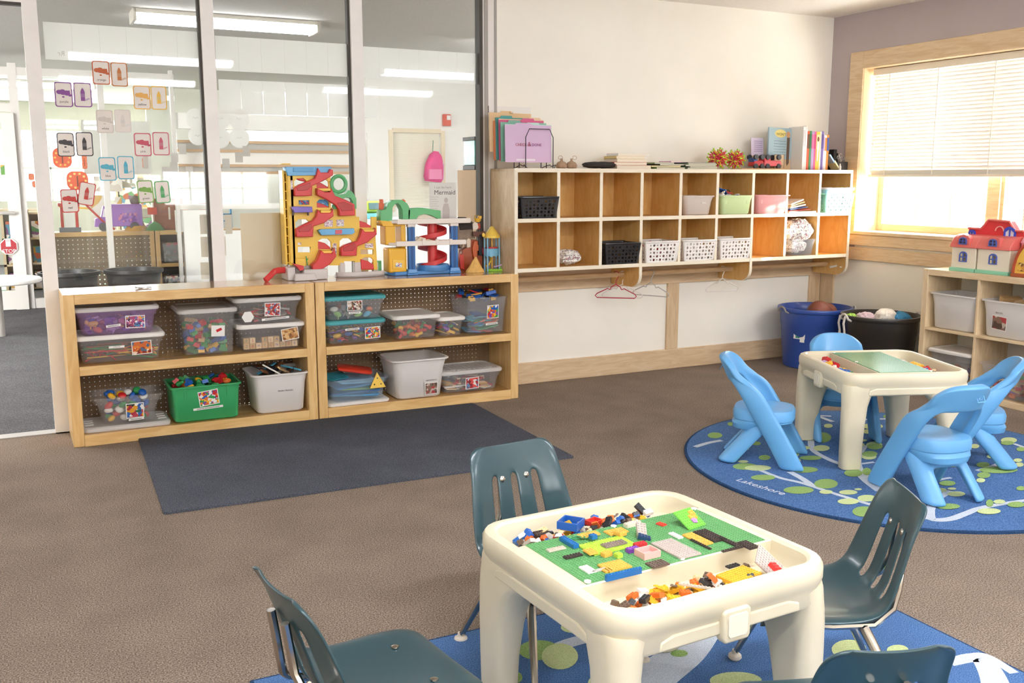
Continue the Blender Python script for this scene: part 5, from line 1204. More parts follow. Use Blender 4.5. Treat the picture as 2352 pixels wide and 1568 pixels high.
# tray pieces
NTM = Matrix.Translation((NT[0], NT[1], NT[2])) @ Matrix.Rotation(NT[3], 4, 'Z')
TRc = [YEL, '2A2A2E', 'F2EFE8', YEL, RED, BLU, 'B9B2AA', '6E5A4A', 'E9C99A', ORA]
heap(NTM @ Matrix.Translation((-.03, .208, .4)), .43, .10, .0015, .05, 118, ['sm42', 'sm22', 'smslope', 'sm32', 'smplate', 'lump' if False else 'sm22'], TRc, 'toy_brick', 'small building brick', 'toy brick', 'in the back tray of the near table', .8, 51)
put(7, 7, .020, '1E62B8', 1311, 1210, 38, 'large blue open square brick in the back tray', .006, hollow=True, name='toy_box', z=.44)
put(6, 2, BRh, '4A3A30', 1240, 1228, 15, 'dark brick near the left end of the back tray', .0, tilt=(.6, .1), name='toy_brick', z=.43)
put(6, 3, BRh, '2A66B4', 1200, 1240, 15, 'blue brick at the far left end of the back tray', .0, tilt=(.2, -.3), name='toy_brick', z=.415)
put(5, 4, .012, 'D83A30', 1365, 1203, 20, 'red open brick in the back tray', .0, hollow=True, name='toy_box', z=.442)
heap(NTM @ Matrix.Translation((-.04, -.208, .4)), .42, .10, .0015, .035, 84, ['sm42', 'sm22', 'smslope', 'smplate', 'sm32'], [YEL, '2A2A2E', 'E9C99A', YEL, ORA, '6E5A4A', 'F2EFE8', YEL], 'toy_brick', 'small building brick', 'toy brick', 'in the front tray of the near table', .6, 52)
put(12, 7, .010, 'F0B83A', 1697, 1327, 10, 'yellow studded plate block in the front tray', 0, name='toy_brick', z=.432)
put(10, 8, PLt, GY, 1765, 1296, -28, 'light grey studded plate leaning in the front tray right end', 0, tilt=(.5, .75), z=.445)
put(3, 3, BRh, 'D8302C', 1777, 1306, 20, 'red brick leaning on the grey plate in the front tray', 0, tilt=(.5, .3), name='toy_brick', z=.453)
put(10, 1, PLt, TAN, 1600, 1348, -35, 'light grey strip bridging the front tray', 0, tilt=(0, .1), z=.445)
put(5, 3, BRh, '33302E', 1621, 1341, 30, 'black brick in the front tray middle', 0, tilt=(.4, .3), name='toy_brick', z=.435)
put(3, 3, BRh, 'E06A2A', 1632, 1330, 60, 'orange brick leaning in the front tray middle', 0, tilt=(.8, .3), name='toy_brick', z=.445)
# far table trays
FTM = Matrix.Translation((FT[0], FT[1], .011)) @ Matrix.Rotation(FT[3], 4, 'Z')
heap(FTM @ Matrix.Translation((0, .208, .4)), .46, .10, .0015, .045, 46, ['sm42', 'brick22', 'sm32', 'sm22', 'smslope'], [RED, YEL, BLU, 'F2EFE8', GRN, '5AB7D8', RED, 'C8A6D8', BLU], 'toy_brick', 'small building brick', 'toy brick', 'in the left tray of the far table', .5, 53)
heap(FTM @ Matrix.Translation((.02, -.208, .4)), .34, .09, .0015, .03, 16, ['sm42', 'brick22', 'brick42'], [YEL, BLU, RED, 'E9C99A', 'F2EFE8', '2A2A2E'], 'toy_brick', 'small building brick', 'toy brick', 'in the right tray of the far table', .4, 54)
# ================================================================ TOP OF THE CUBBIES
CT = 1.4065
def box_thing(name, label, cat, x0, x1, y0, y1, z0, z1, mats, bevel=.001, group=None, rot=(0, 0, 0)):
    o = obj(name, B().box((0, 0, 0), (x1-x0, y1-y0, z1-z0)), mats, None, ((x0+x1)/2, (y0+y1)/2, (z0+z1)/2), rot, bevel=bevel); return tag(o, label, cat, group)
# wire file holder with folders
fh = thing('file_holder', 'black wire file holder standing at the left end of the cubby top', 'file holder', (2.865, 5.34, CT))
for yy, zt in ((-.055, .235), (.03, .235), (.10, .24)):
    b = B(); b.tube([(-.095, yy, 0), (-.095, yy, zt-.05), (-.07, yy, zt), (.07, yy, zt), (.095, yy, zt-.05), (.095, yy, 0)], .0028, 7); obj('wire_divider', b, M('3A3840', .3, .6), fh)
for sx in (-1, 1):
    b = B(); b.tube([(sx*.095, -.075, .0), (sx*.11, -.06, .02), (sx*.095, -.03, .012), (sx*.105, 0, .022), (sx*.095, .05, .012), (sx*.095, .10, .0)], .0025, 6); obj('side_wire', b, M('3A3840', .3, .6), fh)
FX, FY0 = 2.80, 5.30
def folder(label, x, y, z, w, h, col, rot=0, lean=.06, tab=None):
    t = thing('paper_folder', label, 'folder', (x, y, z), rot)
    pts = [(-w/2, 0), (w/2, 0), (w/2, h), (w*.1, h), (w*.05, h+.012), (-w*.25, h+.012), (-w*.3, h), (-w/2, h)] if not tab else [(-w/2, 0), (w/2, 0), (w/2, h)] + [(w*(tab+.14), h), (w*(tab+.12), h+.012), (w*(tab-.12), h+.012), (w*(tab-.14), h)] + [(-w/2, h)]
    pobj('folder_sheet', plate(pts, [], .003), M(col, .7), t, (0, 0, 0), (PI/2-lean, 0, 0)); return t
f0 = folder('lilac folder with hand-lettered words at the front of the file holder', 2.80, 5.305, CT+.035, .318, .222, 'DDBEDD', 0, .03)
wd = pobj('lettering', text_mesh('CHECK', .024, .0004), M('B04858', .7), f0, (-.052, -.0022, .105), (PI/2-.03, 0, 0))
pobj('lettering', text_mesh('&', .038, .0004), M('A03858', .7), f0, (.005, -.0022, .108), (PI/2-.03, 0, 0))
pobj('lettering', text_mesh('DONE', .024, .0004), M('9A4A8A', .7), f0, (.055, -.0022, .105), (PI/2-.03, 0, 0))
obj('tape_strip', B().box((0, 0, 0), (.13, .0006, .012)), M('F0E4F0', .3), f0, (-.02, -.0025, .015), smooth=False)
folder('pale aqua folder just behind the lilac folder', 2.815, 5.33, CT+.035, .32, .228, 'CDE6E0', 0, .03, .1)
folder('mint green folder in the file holder', 2.795, 5.355, CT+.04, .32, .235, '8FC4AE', .03, .03, -.2)
folder('bright pink folder in the file holder', 2.79, 5.375, CT+.045, .315, .245, 'E06A94', .02, .03, .15)
folder('pale peach folder with a tab in the file holder', 2.80, 5.395, CT+.045, .31, .252, 'F2D4B0', 0, .03, .3)
folder('teal-tabbed folder in the file holder', 2.78, 5.41, CT+.05, .30, .255, '5AA8A4', 0, .03, -.25)
mf = folder('manila folder leaning out to the left of the file holder', 2.745, 5.435, CT+.10, .31, .235, 'EBC89A', .12, .03, -.1)
pobj('lettering', text_mesh('Bad', .02, .0004), M('B08A50', .7), mf, (-.0, -.0025, .235), (PI/2-.03, 0, 0))
folder('orange folder edge at the left of the file holder', 2.77, 5.42, CT+.05, .31, .235, 'DE8A5A', .06, .03, -.1)
wb = thing('wall_paper_sheet', 'white paper sheet fixed to the cream wall above the folders', 'paper', (2.80, 5.562, 1.72)); obj('sheet', B().box((0, 0, 0), (.30, .002, .14)), WHITE, wb, smooth=False)
obj('clip', B().box((-.152, -.004, .05), (.006, .008, .04)), M('4A4048', .5), wb)
# little cloth bundles
for k, (x, l) in enumerate(((3.075, 'small beige cloth pouch tied with a loop, left of the pair'), (3.148, 'small beige cloth pouch with a looped end, right of the pair'))):
    t = thing('cloth_pouch', l, 'pouch', (x, 5.38, CT)); b = B(); b.lathe([(.022, 0), (.034, .006), (.036, .022), (.026, .038), (.010, .046), (.006, .056), (.010, .062)], n=14); obj('pouch_body', b, M('B89A80', .9, var=.1, vs=60, bump=.3, bs=90), t)
    b = B(); cx_ = -.008 if k == 0 else .022
    b.tube([(cx_+.015*math.cos(a), 0, .068+.012*math.sin(a)) for a in [2*PI*i/10 for i in range(10)]], .0015, 5, closed=True); obj('loop', b, M('C8A888', .9), t)
crumple('folded_cloth', 'black folded cloth lying on the cubby top', 'cloth', (3.325, 5.33, CT), .27, .11, .046, M('33302F', .9, var=.1, vs=30), 61, amp=.3)
def stack(x, y, z, specs, where):
    for k, (w, d, h, col, rz_, dx, nm) in enumerate(specs):
        t = thing('book', nm+' '+where, 'book', (x+dx, y, z), rz_)
        obj('cover', B().bb(-w/2, w/2, -d/2, d/2, 0, .0015).bb(-w/2, w/2, -d/2, d/2, h-.0015, h).bb(-w/2, -w/2+.0015, -d/2, d/2, 0, h), M(col, .5), t, smooth=False)
        obj('pages', B().bb(-w/2+.002, w/2-.003, -d/2+.003, d/2-.003, .0016, h-.0016), M('F0E6D2', .8), t, smooth=False); z += h+.0004
stack(3.54, 5.37, CT, [(.27, .17, .022, 'E4D8C4', .02, .02, 'cream bottom book'), (.25, .16, .020, 'C8503A', -.03, .0, 'red-spined book second from the bottom'), (.24, .15, .020, 'E8DCC8', .04, .01, 'beige middle book'), (.22, .15, .018, 'F0D890', 0, .0, 'yellow-spined book near the top'), (.24, .15, .016, 'F4F2F4', -.05, .03, 'white book on top')], 'in the tall pile behind the black cloth')
stack(3.84, 5.36, CT, [(.24, .17, .012, '6A8A4A', .05, .0, 'green thin book at the bottom'), (.22, .16, .010, 'D8C848', -.12, -.02, 'yellow thin book'), (.23, .15, .010, '3A3A3A', .1, .02, 'dark thin book'), (.16, .12, .010, 'B8C8A0', 0, -.03, 'pale green book on top'), (.10, .12, .008, 'E8B0D0', .1, .06, 'pink booklet on top')], 'in the low pile left of the magazine pile')
stack(4.10, 5.36, CT, [(.25, .18, .010, '9AA888', 0, .0, 'grey-green magazine at the bottom'), (.24, .17, .008, 'C8C8B8', .04, .01, 'pale magazine'), (.25, .17, .010, '6A7A6A', -.03, -.01, 'dark green magazine'), (.24, .17, .009, 'B0C0A0', .02, .0, 'light green magazine'), (.235, .16, .006, '4A4A58', 0, .0, 'dark grey magazine on top')], 'in the magazine pile left of the spiky balls')
# expanding balls
def spiky(label, x, y, r, seed):
    t = thing('expanding_ball', label, 'toy ball', (x, y, CT+r*.93)); rnd = random.Random(seed); n = 34
    bs_ = {c: B() for c in ('D8283A', 'F2D23A', 'E05070')}; tip = B()
    for k in range(n):
        z = 1-2*(k+.5)/n; a = k*2.39996; v = Vector((math.sqrt(1-z*z)*math.cos(a), math.sqrt(1-z*z)*math.sin(a), z))
        t1 = v.cross(Vector((0, .1, 1))).normalized(); t2 = v.cross(t1)
        for q in range(5):
            aa = q*1.257; c = list(bs_)[(k+q) % 3]
            bs_[c].tube([v*r*.35+(t1*math.cos(aa)+t2*math.sin(aa))*r*.22, v*r*.92], [.0042, .0024], 5)
        tip.tube([v*r*.90, v*r*1.0], .0065, 7)
    for c, nm in (('D8283A', 'red'), ('F2D23A', 'yellow'), ('E05070', 'pink')): obj('strut_set', bs_[c], M(c, .4), t, label=nm+' struts')
    obj('joint_caps', tip, M('A8E03A', .4), t)
spiky('red and yellow expanding star ball, the left one of the pair', 4.302, 5.37, .078, 1)
spiky('red and yellow expanding star ball, the right one beside the toy trucks', 4.462, 5.38, .074, 2)
o = box_thing('wooden_board', 'flat pale board lying under the toy trucks', 'board', 4.44, 4.84, 5.28, 5.40, CT, CT+.008, M('D8B488', .6))
for (x0, x1, c, c2, nm) in ((4.575, 4.665, '244E9A', 'C02A34', 'blue and red upturned toy truck next to the spiky ball'), (4.668, 4.83, 'D43A42', 'E0606A', 'red upturned toy truck with grey wheels')):
    t = thing('toy_truck', nm, 'toy truck', ((x0+x1)/2, 5.35, CT+.008)); w_ = x1-x0
    obj('body', B().box((0, 0, .035), (w_, .07, .04), top=(.9, .9)), M(c2, .35, coat=.2), t, bevel=.006)
    obj('cab', B().box((-w_*.3, 0, .058), (w_*.36, .062, .03)), M(c, .35, coat=.2), t, bevel=.005)
    for sx in (-.32, .30):
        for sy in (-1, 1):
            for zz_ in ((.078,) if sy > 0 else (.078, .015)):
                b = B(); b.lathe([(.006, -.008), (.0175, -.008), (.019, 0), (.0175, .008), (.006, .008)], n=16, T=Matrix.Rotation(PI/2, 4, 'X')); obj('wheel', b, M('3A3C42', .5), t, (sx*w_, sy*.034, zz_))
# greeting card, card, books, bookend, black organiser
gc = thing('greeting_card', 'small lilac card with a tree picture leaning behind the trucks', 'card', (4.725, 5.45, CT)); obj('card', B().bb(-.055, .055, -.001, .001, 0, .225), M('D8CCE0', .7), gc, (0, 0, 0), (-.08, 0, 0), smooth=False)
obj('sand_panel', B().bb(-.05, .055, -.0016, -.0008, .0, .10), M('E8D0A8', .7), gc, (0, 0, 0), (-.08, 0, 0), smooth=False)
b = B(); b.bb(-.038, -.03, -.0024, -.0014, .02, .07)
for k in range(7): a = PI*(.1+.8*k/6); b.add([(-.034, -.0022, .06), (-.034+.028*math.cos(a), -.0022, .075+.03*math.sin(a)), (-.034+.028*math.cos(a+.15), -.0022, .075+.03*math.sin(a+.15))], [(0, 1, 2)])
obj('tree_print', b, M('A87848', .7), gc, (0, 0, 0), (-.08, 0, 0), smooth=False)
b = B()
for k in range(6): b.bb(-.03, .045, -.0022, -.0012, .20-k*.014, .203-k*.014)
obj('print_line', b, M('8A6AA0', .7), gc, (0, 0, 0), (-.08, 0, 0), smooth=False)
bc = thing('display_book', 'blue-grey book standing face out with yellow title spot, left of the upright books', 'book', (4.875, 5.40, CT)); 
obj('cover', B().bb(-.105, .105, -.004, .012, 0, .295), M('A9C3CC', .55), bc, (0, 0, 0), (-.03, .03, 0), bevel=.001)
def on_cover(nm, bm, m): return obj(nm, bm, m, bc, (0, 0, 0), (-.03, .03, 0), smooth=False)
b = B(); b.add([(.0+.052*math.cos(2*PI*k/24), -.0045, .255+.028*math.sin(2*PI*k/24)) for k in range(24)], [tuple(range(23, -1, -1))]); on_cover('title_spot', b, M('F0E090', .6))
pobj('lettering', text_mesh("WON'T", .026, .0004), M('8A7A30', .7), bc, (0, -.013, .248), (PI/2-.03, .03, 0))
b = B()
for k in range(6):
    x_ = -.055
    while x_ < .05: l = random.uniform(.004, .014); b.bb(x_, x_+l, -.0048, -.0042, .20-k*.019, .203-k*.019); x_ += l+.004
on_cover('print_line', b, M('5A6A70', .7))
on_cover('sand_band', B().bb(-.104, .104, -.0046, -.004, .0, .075), M('D8B890', .6))
b = B(); b.bb(.062, .088, -.0052, -.0044, .05, .23); b.add([(.062, -.005, .05), (.088, -.005, .05), (.07, -.005, .03)], [(0, 1, 2)]); on_cover('dark_sleeve', b, M('6A5648', .7))
b = B(); b.add([(.072+.018*math.cos(2*PI*k/14), -.0054, .25+.022*math.sin(2*PI*k/14)) for k in range(14)], [tuple(range(13, -1, -1))]); on_cover('face_spot', b, M('E0A878', .7))
be = thing('bookend', 'tan metal bookend in front of the blue-grey book', 'bookend', (4.83, 5.35, CT)); pobj('plate', plate([(-.045, 0), (.045, 0), (.045, .105), (-.045, .105)], [[(.025, .02), (.03, .02), (.03, .035), (.025, .035)]], .002), M('CDB08A', .4), be, (0, 0, 0), FACE)
obj('foot', B().bb(-.045, .045, -.001, .06, 0, .0015), M('CDB08A', .4), be, smooth=False)
obj('edge_line', B().tube([(-.045, -.002, .0), (-.045, -.002, .105), (.045, -.002, .105), (.045, -.002, .0)], .0015, 5), M('4A4040', .4), be)
bx = 4.985
for k, (w_, h_, col, sp, nm) in enumerate(((.022, .30, 'F4F0EA', 'D8D8DC', 'white tall book first in the upright row'), (.016, .305, 'F0EAE4', 'FFFFFF', 'white thin binder second in the row'), (.022, .27, 'D8603A', '6A4A38', 'orange-red book in the upright row'), (.018, .272, '3E8E5A', '2E7A48', 'green book in the upright row'), (.026, .27, 'B89AC8', 'E870A0', 'lilac and pink wide book in the row'), (.016, .268, 'E8609A', 'D04880', 'pink book in the upright row'), (.034, .268, 'F0C850', 'F4E8B0', 'yellow book with a person in white shirt on its spine'), (.014, .27, 'F4EFE0', 'E0D8C8', 'cream book after the yellow one'), (.020, .272, '7A68B0', '5A4898', 'purple book in the upright row'), (.012, .25, 'E8D8F0', 'C8B0D8', 'pale lilac thin book'), (.018, .245, 'F4F0E8', 'E88A30', 'white and orange book'), (.020, .248, 'DE8430', '3A5AA8', 'orange book last in the upright row'))):
    t = thing('book', nm+' on the cubby top', 'book', (bx+w_/2, 5.36, CT)); obj('cover', B().bb(-w_/2, w_/2, -.075, .075, 0, h_), M(col, .5), t, bevel=.0015)
    obj('spine_panel', B().bb(-w_/2+.002, w_/2-.002, -.0765, -.0745, h_*.55, h_*.92), M(sp, .5), t, smooth=False)
    if k == 6:
        obj('figure_print', B().prism([(-.008, .06), (.002, .06), (.006, .12), (.010, .17), (.006, .20), (-.006, .20), (-.010, .15)], -.078, -.0766, lambda x, z, tt: (x, tt, z)), M('F0E8E4', .6), t, smooth=False)
        obj('hair_print', B().prism([(.0+.009*math.cos(a), .215+.018*math.sin(a)) for a in [2*PI*i/10 for i in range(10)]], -.078, -.0766, lambda x, z, tt: (x, tt, z)), M('7A4A30', .6), t, smooth=False)
    bx += w_+.0008
or_ = thing('desk_organiser', 'black pen organiser holding scissors at the right end of the cubby top', 'organiser', (5.395, 5.36, CT))
obj('body', B().bb(-.045, .06, -.05, .05, 0, .06), BLACKP, or_, bevel=.004); obj('rear_box', B().bb(-.10, .06, .05, .10, 0, .125), BLACKP, or_, bevel=.004)
obj('tall_slot', B().bb(-.035, -.005, .0, .05, .06, .15), BLACKP, or_, bevel=.003)
sc_ = thing('scissors', 'silver-looped scissors standing in the black organiser', 'scissors', (5.42, 5.352, CT+.061)); b = B()
for cx_, cz_ in ((.0, .045), (.028, .028), (-.024, .03)): b.tube([(cx_+.011*math.cos(a), 0, cz_+.013*math.sin(a)) for a in [2*PI*i/12 for i in range(12)]], .0022, 6, closed=True)
b.tube([(0, 0, .032), (.004, 0, 0)], .002, 6); b.tube([(.02, 0, .02), (.004, 0, 0)], .002, 6); obj('handles', b, M('B8B4B0', .3, .8), sc_)
nb = thing('leaning_booklet', 'booklet with pale blue and cream edge leaning against the organiser', 'booklet', (5.30, 5.33, CT+.001)); obj('blue_half', B().box((-.022, 0, .08), (.075, .08, .012), (0, math.radians(48), 0)), M('A8C8E8', .5), nb); obj('cream_half', B().box((.028, 0, .035), (.075, .08, .012), (0, math.radians(48), 0)), M('E8E8B8', .5), nb)
obj('dark_back', B().box((-.02, .055, .05), (.11, .01, .1), (0, .2, 0)), M('3A4038', .6), nb)
gl = thing('glue_bottle', 'tiny white glue bottle before the black organiser', 'bottle', (5.352, 5.285, CT)); obj('bottle', B().lathe([(.008, 0), (.009, .003), (.009, .026), (.005, .032), (.003, .046)], n=12), WHITE, gl)
# ================================================================ TOYS ON THE CABINET TOPS
TOP = .7775
YT = 5.45
def toyM(c): return M(c, .35, coat=.25)
TY, TR, TRD, TB, TG, TGR = toyM('F4C84A'), toyM('D8383A'), toyM('B82A2C'), toyM('6CB4E4'), toyM('62B878'), toyM('CFC8C4')
tow = thing('ramp_tower_toy', 'tall yellow toy car tower with red zigzag ramps and green loop', 'toy tower', (1.60, YT, TOP))
def tp(u, v):
    q = ony(600+u/5.227, 370+v/5.227, YT); return (q.x-1.60, q.z-TOP)
def poly_part(name, pts, mat, y0, y1, holes=(), parent=tow, f=tp, bev=.002, label=None):
    me = plate([f(*p) for p in pts], [[f(*p) for p in h] for h in holes], y1-y0-2*bev, bev, 1)
    return pobj(name, me, mat, parent, (0, (y0+y1)/2, 0), (PI/2, 0, 0), label)
panel = [(310, 165), (820, 160), (825, 560), (1125, 565), (1128, 668), (1165, 672), (1172, 800), (1320, 800), (1320, 672), (1375, 672), (1378, 850), (1360, 880), (1385, 1300), (1185, 1300), (1120, 1245), (1120, 1195), (985, 1195), (985, 1245), (350, 1245)]
hol = [[(385, 300), (385, 240), (420, 205), (500, 200), (548, 240), (548, 300)], [(655, 330), (655, 262), (700, 215), (760, 205), (805, 240), (805, 330)], [(440, 465), (575, 465), (575, 525), (440, 525)], [(658, 560), (658, 490), (690, 455), (780, 455), (812, 490), (812, 560)], [(400, 800), (400, 730), (440, 692), (540, 692), (580, 730), (580, 800)], [(672, 1060), (672, 955), (715, 925), (795, 925), (838, 965), (838, 1060)], [(932, 1060), (932, 955), (970, 920), (1050, 920), (1092, 955), (1092, 1060)], [(430, 1022), (590, 1022), (590, 1098), (430, 1098)], [(1182, 1055), (1345, 1055), (1345, 1120), (1182, 1120)], [(1192, 1290), (1192, 1175), (1230, 1150), (1310, 1150), (1345, 1180), (1345, 1290)]]
poly_part('front_panel', panel, TY, -.012, .012, hol)
b = B(); a0 = tp(250, 110); a1 = tp(335, 1245)
b.bb(a0[0], a0[0]+.012, -.0, .09, a1[1], a0[1]); b.bb(a0[0]+.02, a0[0]+.032, -.005, .09, a1[1], a0[1]); b.bb(a0[0], a0[0]+.055, .08, .09, a1[1], a0[1]); b.bb(a0[0]+.04, a0[0]+.056, -.012, .05, a1[1], a0[1])
for k in range(12): b.bb(a0[0], a0[0]+.05, .0, .07, a1[1]+.05*k+.01, a1[1]+.05*k+.016)
obj('lift_shaft', b, TY, tow, bevel=.002)
poly_part('blue_roof', [(285, 72), (820, 72), (822, 160), (640, 165), (310, 172)], TB, -.030, .05)
poly_part('roof_panel', [(370, 85), (600, 85), (600, 125), (370, 125)], toyM('5AA4D8'), -.036, -.028)
def ramp(pts, y0=-.055, y1=-.008, m=None, nm='slide_ramp'): return poly_part(nm, pts, m or TR, y0, y1, bev=.004)
ramp([(655, 105), (680, 145), (780, 145), (800, 105), (822, 115), (822, 165), (700, 235), (575, 290), (570, 405), (385, 410), (383, 330), (430, 290), (560, 240), (620, 215), (640, 170)])
poly_part('slide_trough', [(405, 350), (400, 325), (445, 298), (555, 262), (560, 300), (520, 345)], TRD, -.058, -.05)
ramp([(650, 255), (720, 270), (800, 320), (800, 350), (650, 335)], .0, .04)
ramp([(650, 340), (700, 360), (720, 378), (800, 378), (812, 345), (850, 420), (980, 470), (1080, 520), (1085, 640), (915, 645), (910, 580), (870, 520), (760, 450), (650, 400)])
poly_part('slide_trough', [(880, 505), (960, 490), (1060, 530), (1060, 585), (935, 590)], TRD, -.058, -.05)
ramp([(420, 200), (500, 205), (545, 240), (470, 225)], .0, .04)
ramp([(655, 500), (740, 520), (805, 555), (805, 585), (655, 585)], .0, .04)
ramp([(655, 595), (680, 625), (800, 625), (825, 590), (830, 650), (720, 730), (590, 770), (585, 895), (405, 897), (402, 820), (450, 780), (600, 715), (640, 660)])
poly_part('slide_trough', [(425, 840), (420, 812), (465, 785), (570, 745), (575, 790), (540, 835)], TRD, -.058, -.05)
ramp([(1172, 720), (1250, 745), (1315, 785), (1320, 815), (1175, 800)], .0, .04)
ramp([(1180, 820), (1210, 850), (1320, 850), (1335, 820), (1345, 870), (1240, 960), (1110, 1010), (1105, 1120), (935, 1122), (935, 1040), (980, 1005), (1130, 960), (1165, 890)])
poly_part('slide_trough', [(955, 1070), (952, 1038), (1000, 1012), (1095, 980), (1098, 1020), (1060, 1065)], TRD, -.058, -.05)
ramp([(670, 965), (760, 990), (820, 1035), (825, 1070), (675, 1060)], .0, .04)
ramp([(685, 1075), (715, 1105), (820, 1105), (838, 1060), (852, 1130), (780, 1220), (700, 1270), (590, 1292), (585, 1240), (640, 1190), (670, 1120)], -.07, -.008)
ramp([(1190, 1185), (1270, 1205), (1330, 1245), (1335, 1290), (1195, 1290)], -.02, .04)
for (u0, v0, u1, v1) in ((650, 330, 800, 352), (690, 590, 812, 625), (1195, 818, 1325, 850), (695, 1072, 825, 1104)):
    poly_part('yellow_step', [(u0, v0), (u1, v0), (u1, v1), (u0, v1)], TY, -.050, -.01)
# green loop
lp = B(); lp.tube([(tp(925+86*math.cos(a), 275+96*math.sin(a))[0], -.005, tp(925+86*math.cos(a), 275+96*math.sin(a))[1]) for a in [2*PI*k/24 for k in range(24)]], .0115, 10, closed=True); obj('green_loop', lp, TG, tow)
poly_part('green_arm', [(828, 300), (850, 370), (930, 405), (1000, 395), (1030, 350), (1070, 365), (1105, 410), (1122, 450), (1125, 565), (1088, 565), (1085, 480), (1060, 440), (1000, 432), (960, 450), (850, 420)], TG, -.025, .015)
poly_part('green_foot', [(858, 470), (905, 470), (905, 570), (858, 570)], TG, -.02, .01)
# bench, awning, stickers
poly_part('purple_bench', [(345, 552), (372, 545), (575, 548), (580, 605), (372, 610)], toyM('7A64C0'), -.06, -.012)
for u in (360, 538): poly_part('bench_leg', [(u-6, 605), (u+8, 605), (u+4, 645), (u-2, 645)], toyM('4A3A40'), -.05, -.03)
poly_part('blue_awning', [(665, 830), (690, 818), (1080, 805), (1088, 850), (1060, 868), (700, 880)], TB, -.05, -.012)
poly_part('awning_sign', [(862, 826), (935, 822), (935, 862), (862, 866)], toyM('D8606A'), -.053, -.048)
for (u0, v0, u1, v1, s_) in ((750, 705, 850, 785, 1), (895, 700, 985, 780, 2), (345, 230, 372, 340, 3), (850, 985, 895, 1110, 4), (1240, 985, 1335, 1040, 5), (430, 975, 470, 1005, 6)):
    poly_part('sticker', [(u0, v0), (u1, v0), (u1, v1), (u0, v1)], M_confetti(['F4F0E8', 'F4F0E8', 'E0C8D8', '8A88A8', 'F4F0E8', 'C89090'], 180, seed=s_), -.0145, -.0115, bev=0)
poly_part('picture_window', [(440, 465), (575, 465), (575, 525), (440, 525)], M_confetti(['2A5A9A', '6AA0D0', 'B83040', '3A78B8', '1A3A6A'], 90), .0, .004, bev=0)
poly_part('picture_window', [(660, 500), (690, 462), (780, 460), (810, 500), (808, 545), (740, 520)], M_confetti(['8ABCE0', '4A90C8', 'E8F0F8', '6AA8D8'], 70), .002, .006, bev=0)
# grey bases and red exit ramp
gb = B()
f_ = tp
x0, z0 = f_(290, 1455); x1, z1 = f_(755, 1290)
gb.bb(x0+.0, x0+.045, -.06, .09, 0, .075); gb.box(((x0+x1)/2-.02, -.055, .02), (.13, .10, .04), top=(.86, .8)); gb.bb(x0+.09, x1, -.075, .04, 0, .060); gb.bb(x0+.02, x1-.03, .0, .05, 0, .085)
x2, _ = f_(890, 1400); x3, _ = f_(1480, 1400)
obj('grey_base', gb, TGR, tow, bevel=.006, seg=3)
gb = B(); n = 10; cxm = (x2+x3)/2
pts = [(x2+.01, .05)]+[(cxm-(x3-x2)/2*math.cos(PI*k/n), -.055*math.sin(PI*k/n)-.005) for k in range(n+1)]+[(x3-.01, .05)]
gb.prism(pts, 0, .012, lambda x, y, t: (x, y, t))
ou = [(cxm-(x3-x2)/2*math.cos(PI*k/n), -.055*math.sin(PI*k/n)-.005) for k in range(n+1)]
lo = [[(p[0], p[1], 0), (p[0], p[1], .032), (p[0]*.97+cxm*.03, p[1]+.006, .032), (p[0]*.97+cxm*.03, p[1]+.006, 0)] for p in ou]; gb.loft(lo)
xa, _ = f_(940, 1300); xb, _ = f_(1000, 1300); xc, _ = f_(1115, 1300); xd, _ = f_(1195, 1300)
gb.bb(xa, xb, -.015, .03, .0, .085); gb.bb(xc, xd, -.015, .03, .0, .085); xe, _ = f_(1345, 1300); xf, _ = f_(1400, 1300); gb.bb(xe, xf, -.01, .03, 0, .08)
obj('grey_base', gb, TGR, tow, bevel=.003)
rp = B(); rp.tube([(f_(20, 1430)[0], -.06, .008), (f_(60, 1380)[0], -.05, .022), (f_(140, 1310)[0], -.03, .052), (f_(200, 1300)[0], -.01, .056), (f_(290, 1300)[0], .0, .056)], .013, 8, flat=1.4); obj('exit_ramp', rp, TR, tow)
poly_part('red_cone', [(360, 1225), (470, 1250), (470, 1290), (430, 1300), (400, 1260)], TR, -.07, -.03)
poly_part('green_sprout', [(512, 1135), (522, 1135), (530, 1170), (548, 1155), (530, 1190), (540, 1240), (528, 1240)], toyM('3AA04A'), -.04, -.034, bev=0)
poly_part('yellow_sign', [(400, 1165), (510, 1170), (510, 1250), (420, 1245), (400, 1225)], TY, -.04, -.02)
tc_ = thing('toy_car', 'tiny red toy car parked on the grey base of the yellow tower', 'toy car', (tp(1350, 1350)[0]+1.60, YT-.028, TOP+.0125)); obj('body', B().box((0, 0, .010), (.030, .018, .016), top=(.7, .9)), TR, tc_, bevel=.003)
for sx in (-1, 1): obj('wheel', B().cyl((sx*.009, -.0095, .005), .0045, .002, 10, T=Matrix.Translation((sx*.009, -.0095, .005)) @ Matrix.Rotation(PI/2, 4, 'X') @ Matrix.Translation((-sx*.009, .0095, -.005))), DARKL, tc_)
gbk = thing('green_toy_panel', 'green toy block between the yellow tower and the blue garage', 'toy', (tp(1428, 1300)[0]+1.60, YT+.03, TOP)); obj('panel', B().bb(-.016, .016, -.012, .012, 0, .085), TG, gbk, bevel=.002)
obj('hole_mark', B().bb(-.012, -.008, -.0128, -.0118, .065, .069).bb(.004, .008, -.0128, -.0118, .070, .074), DARKL, gbk, smooth=False)
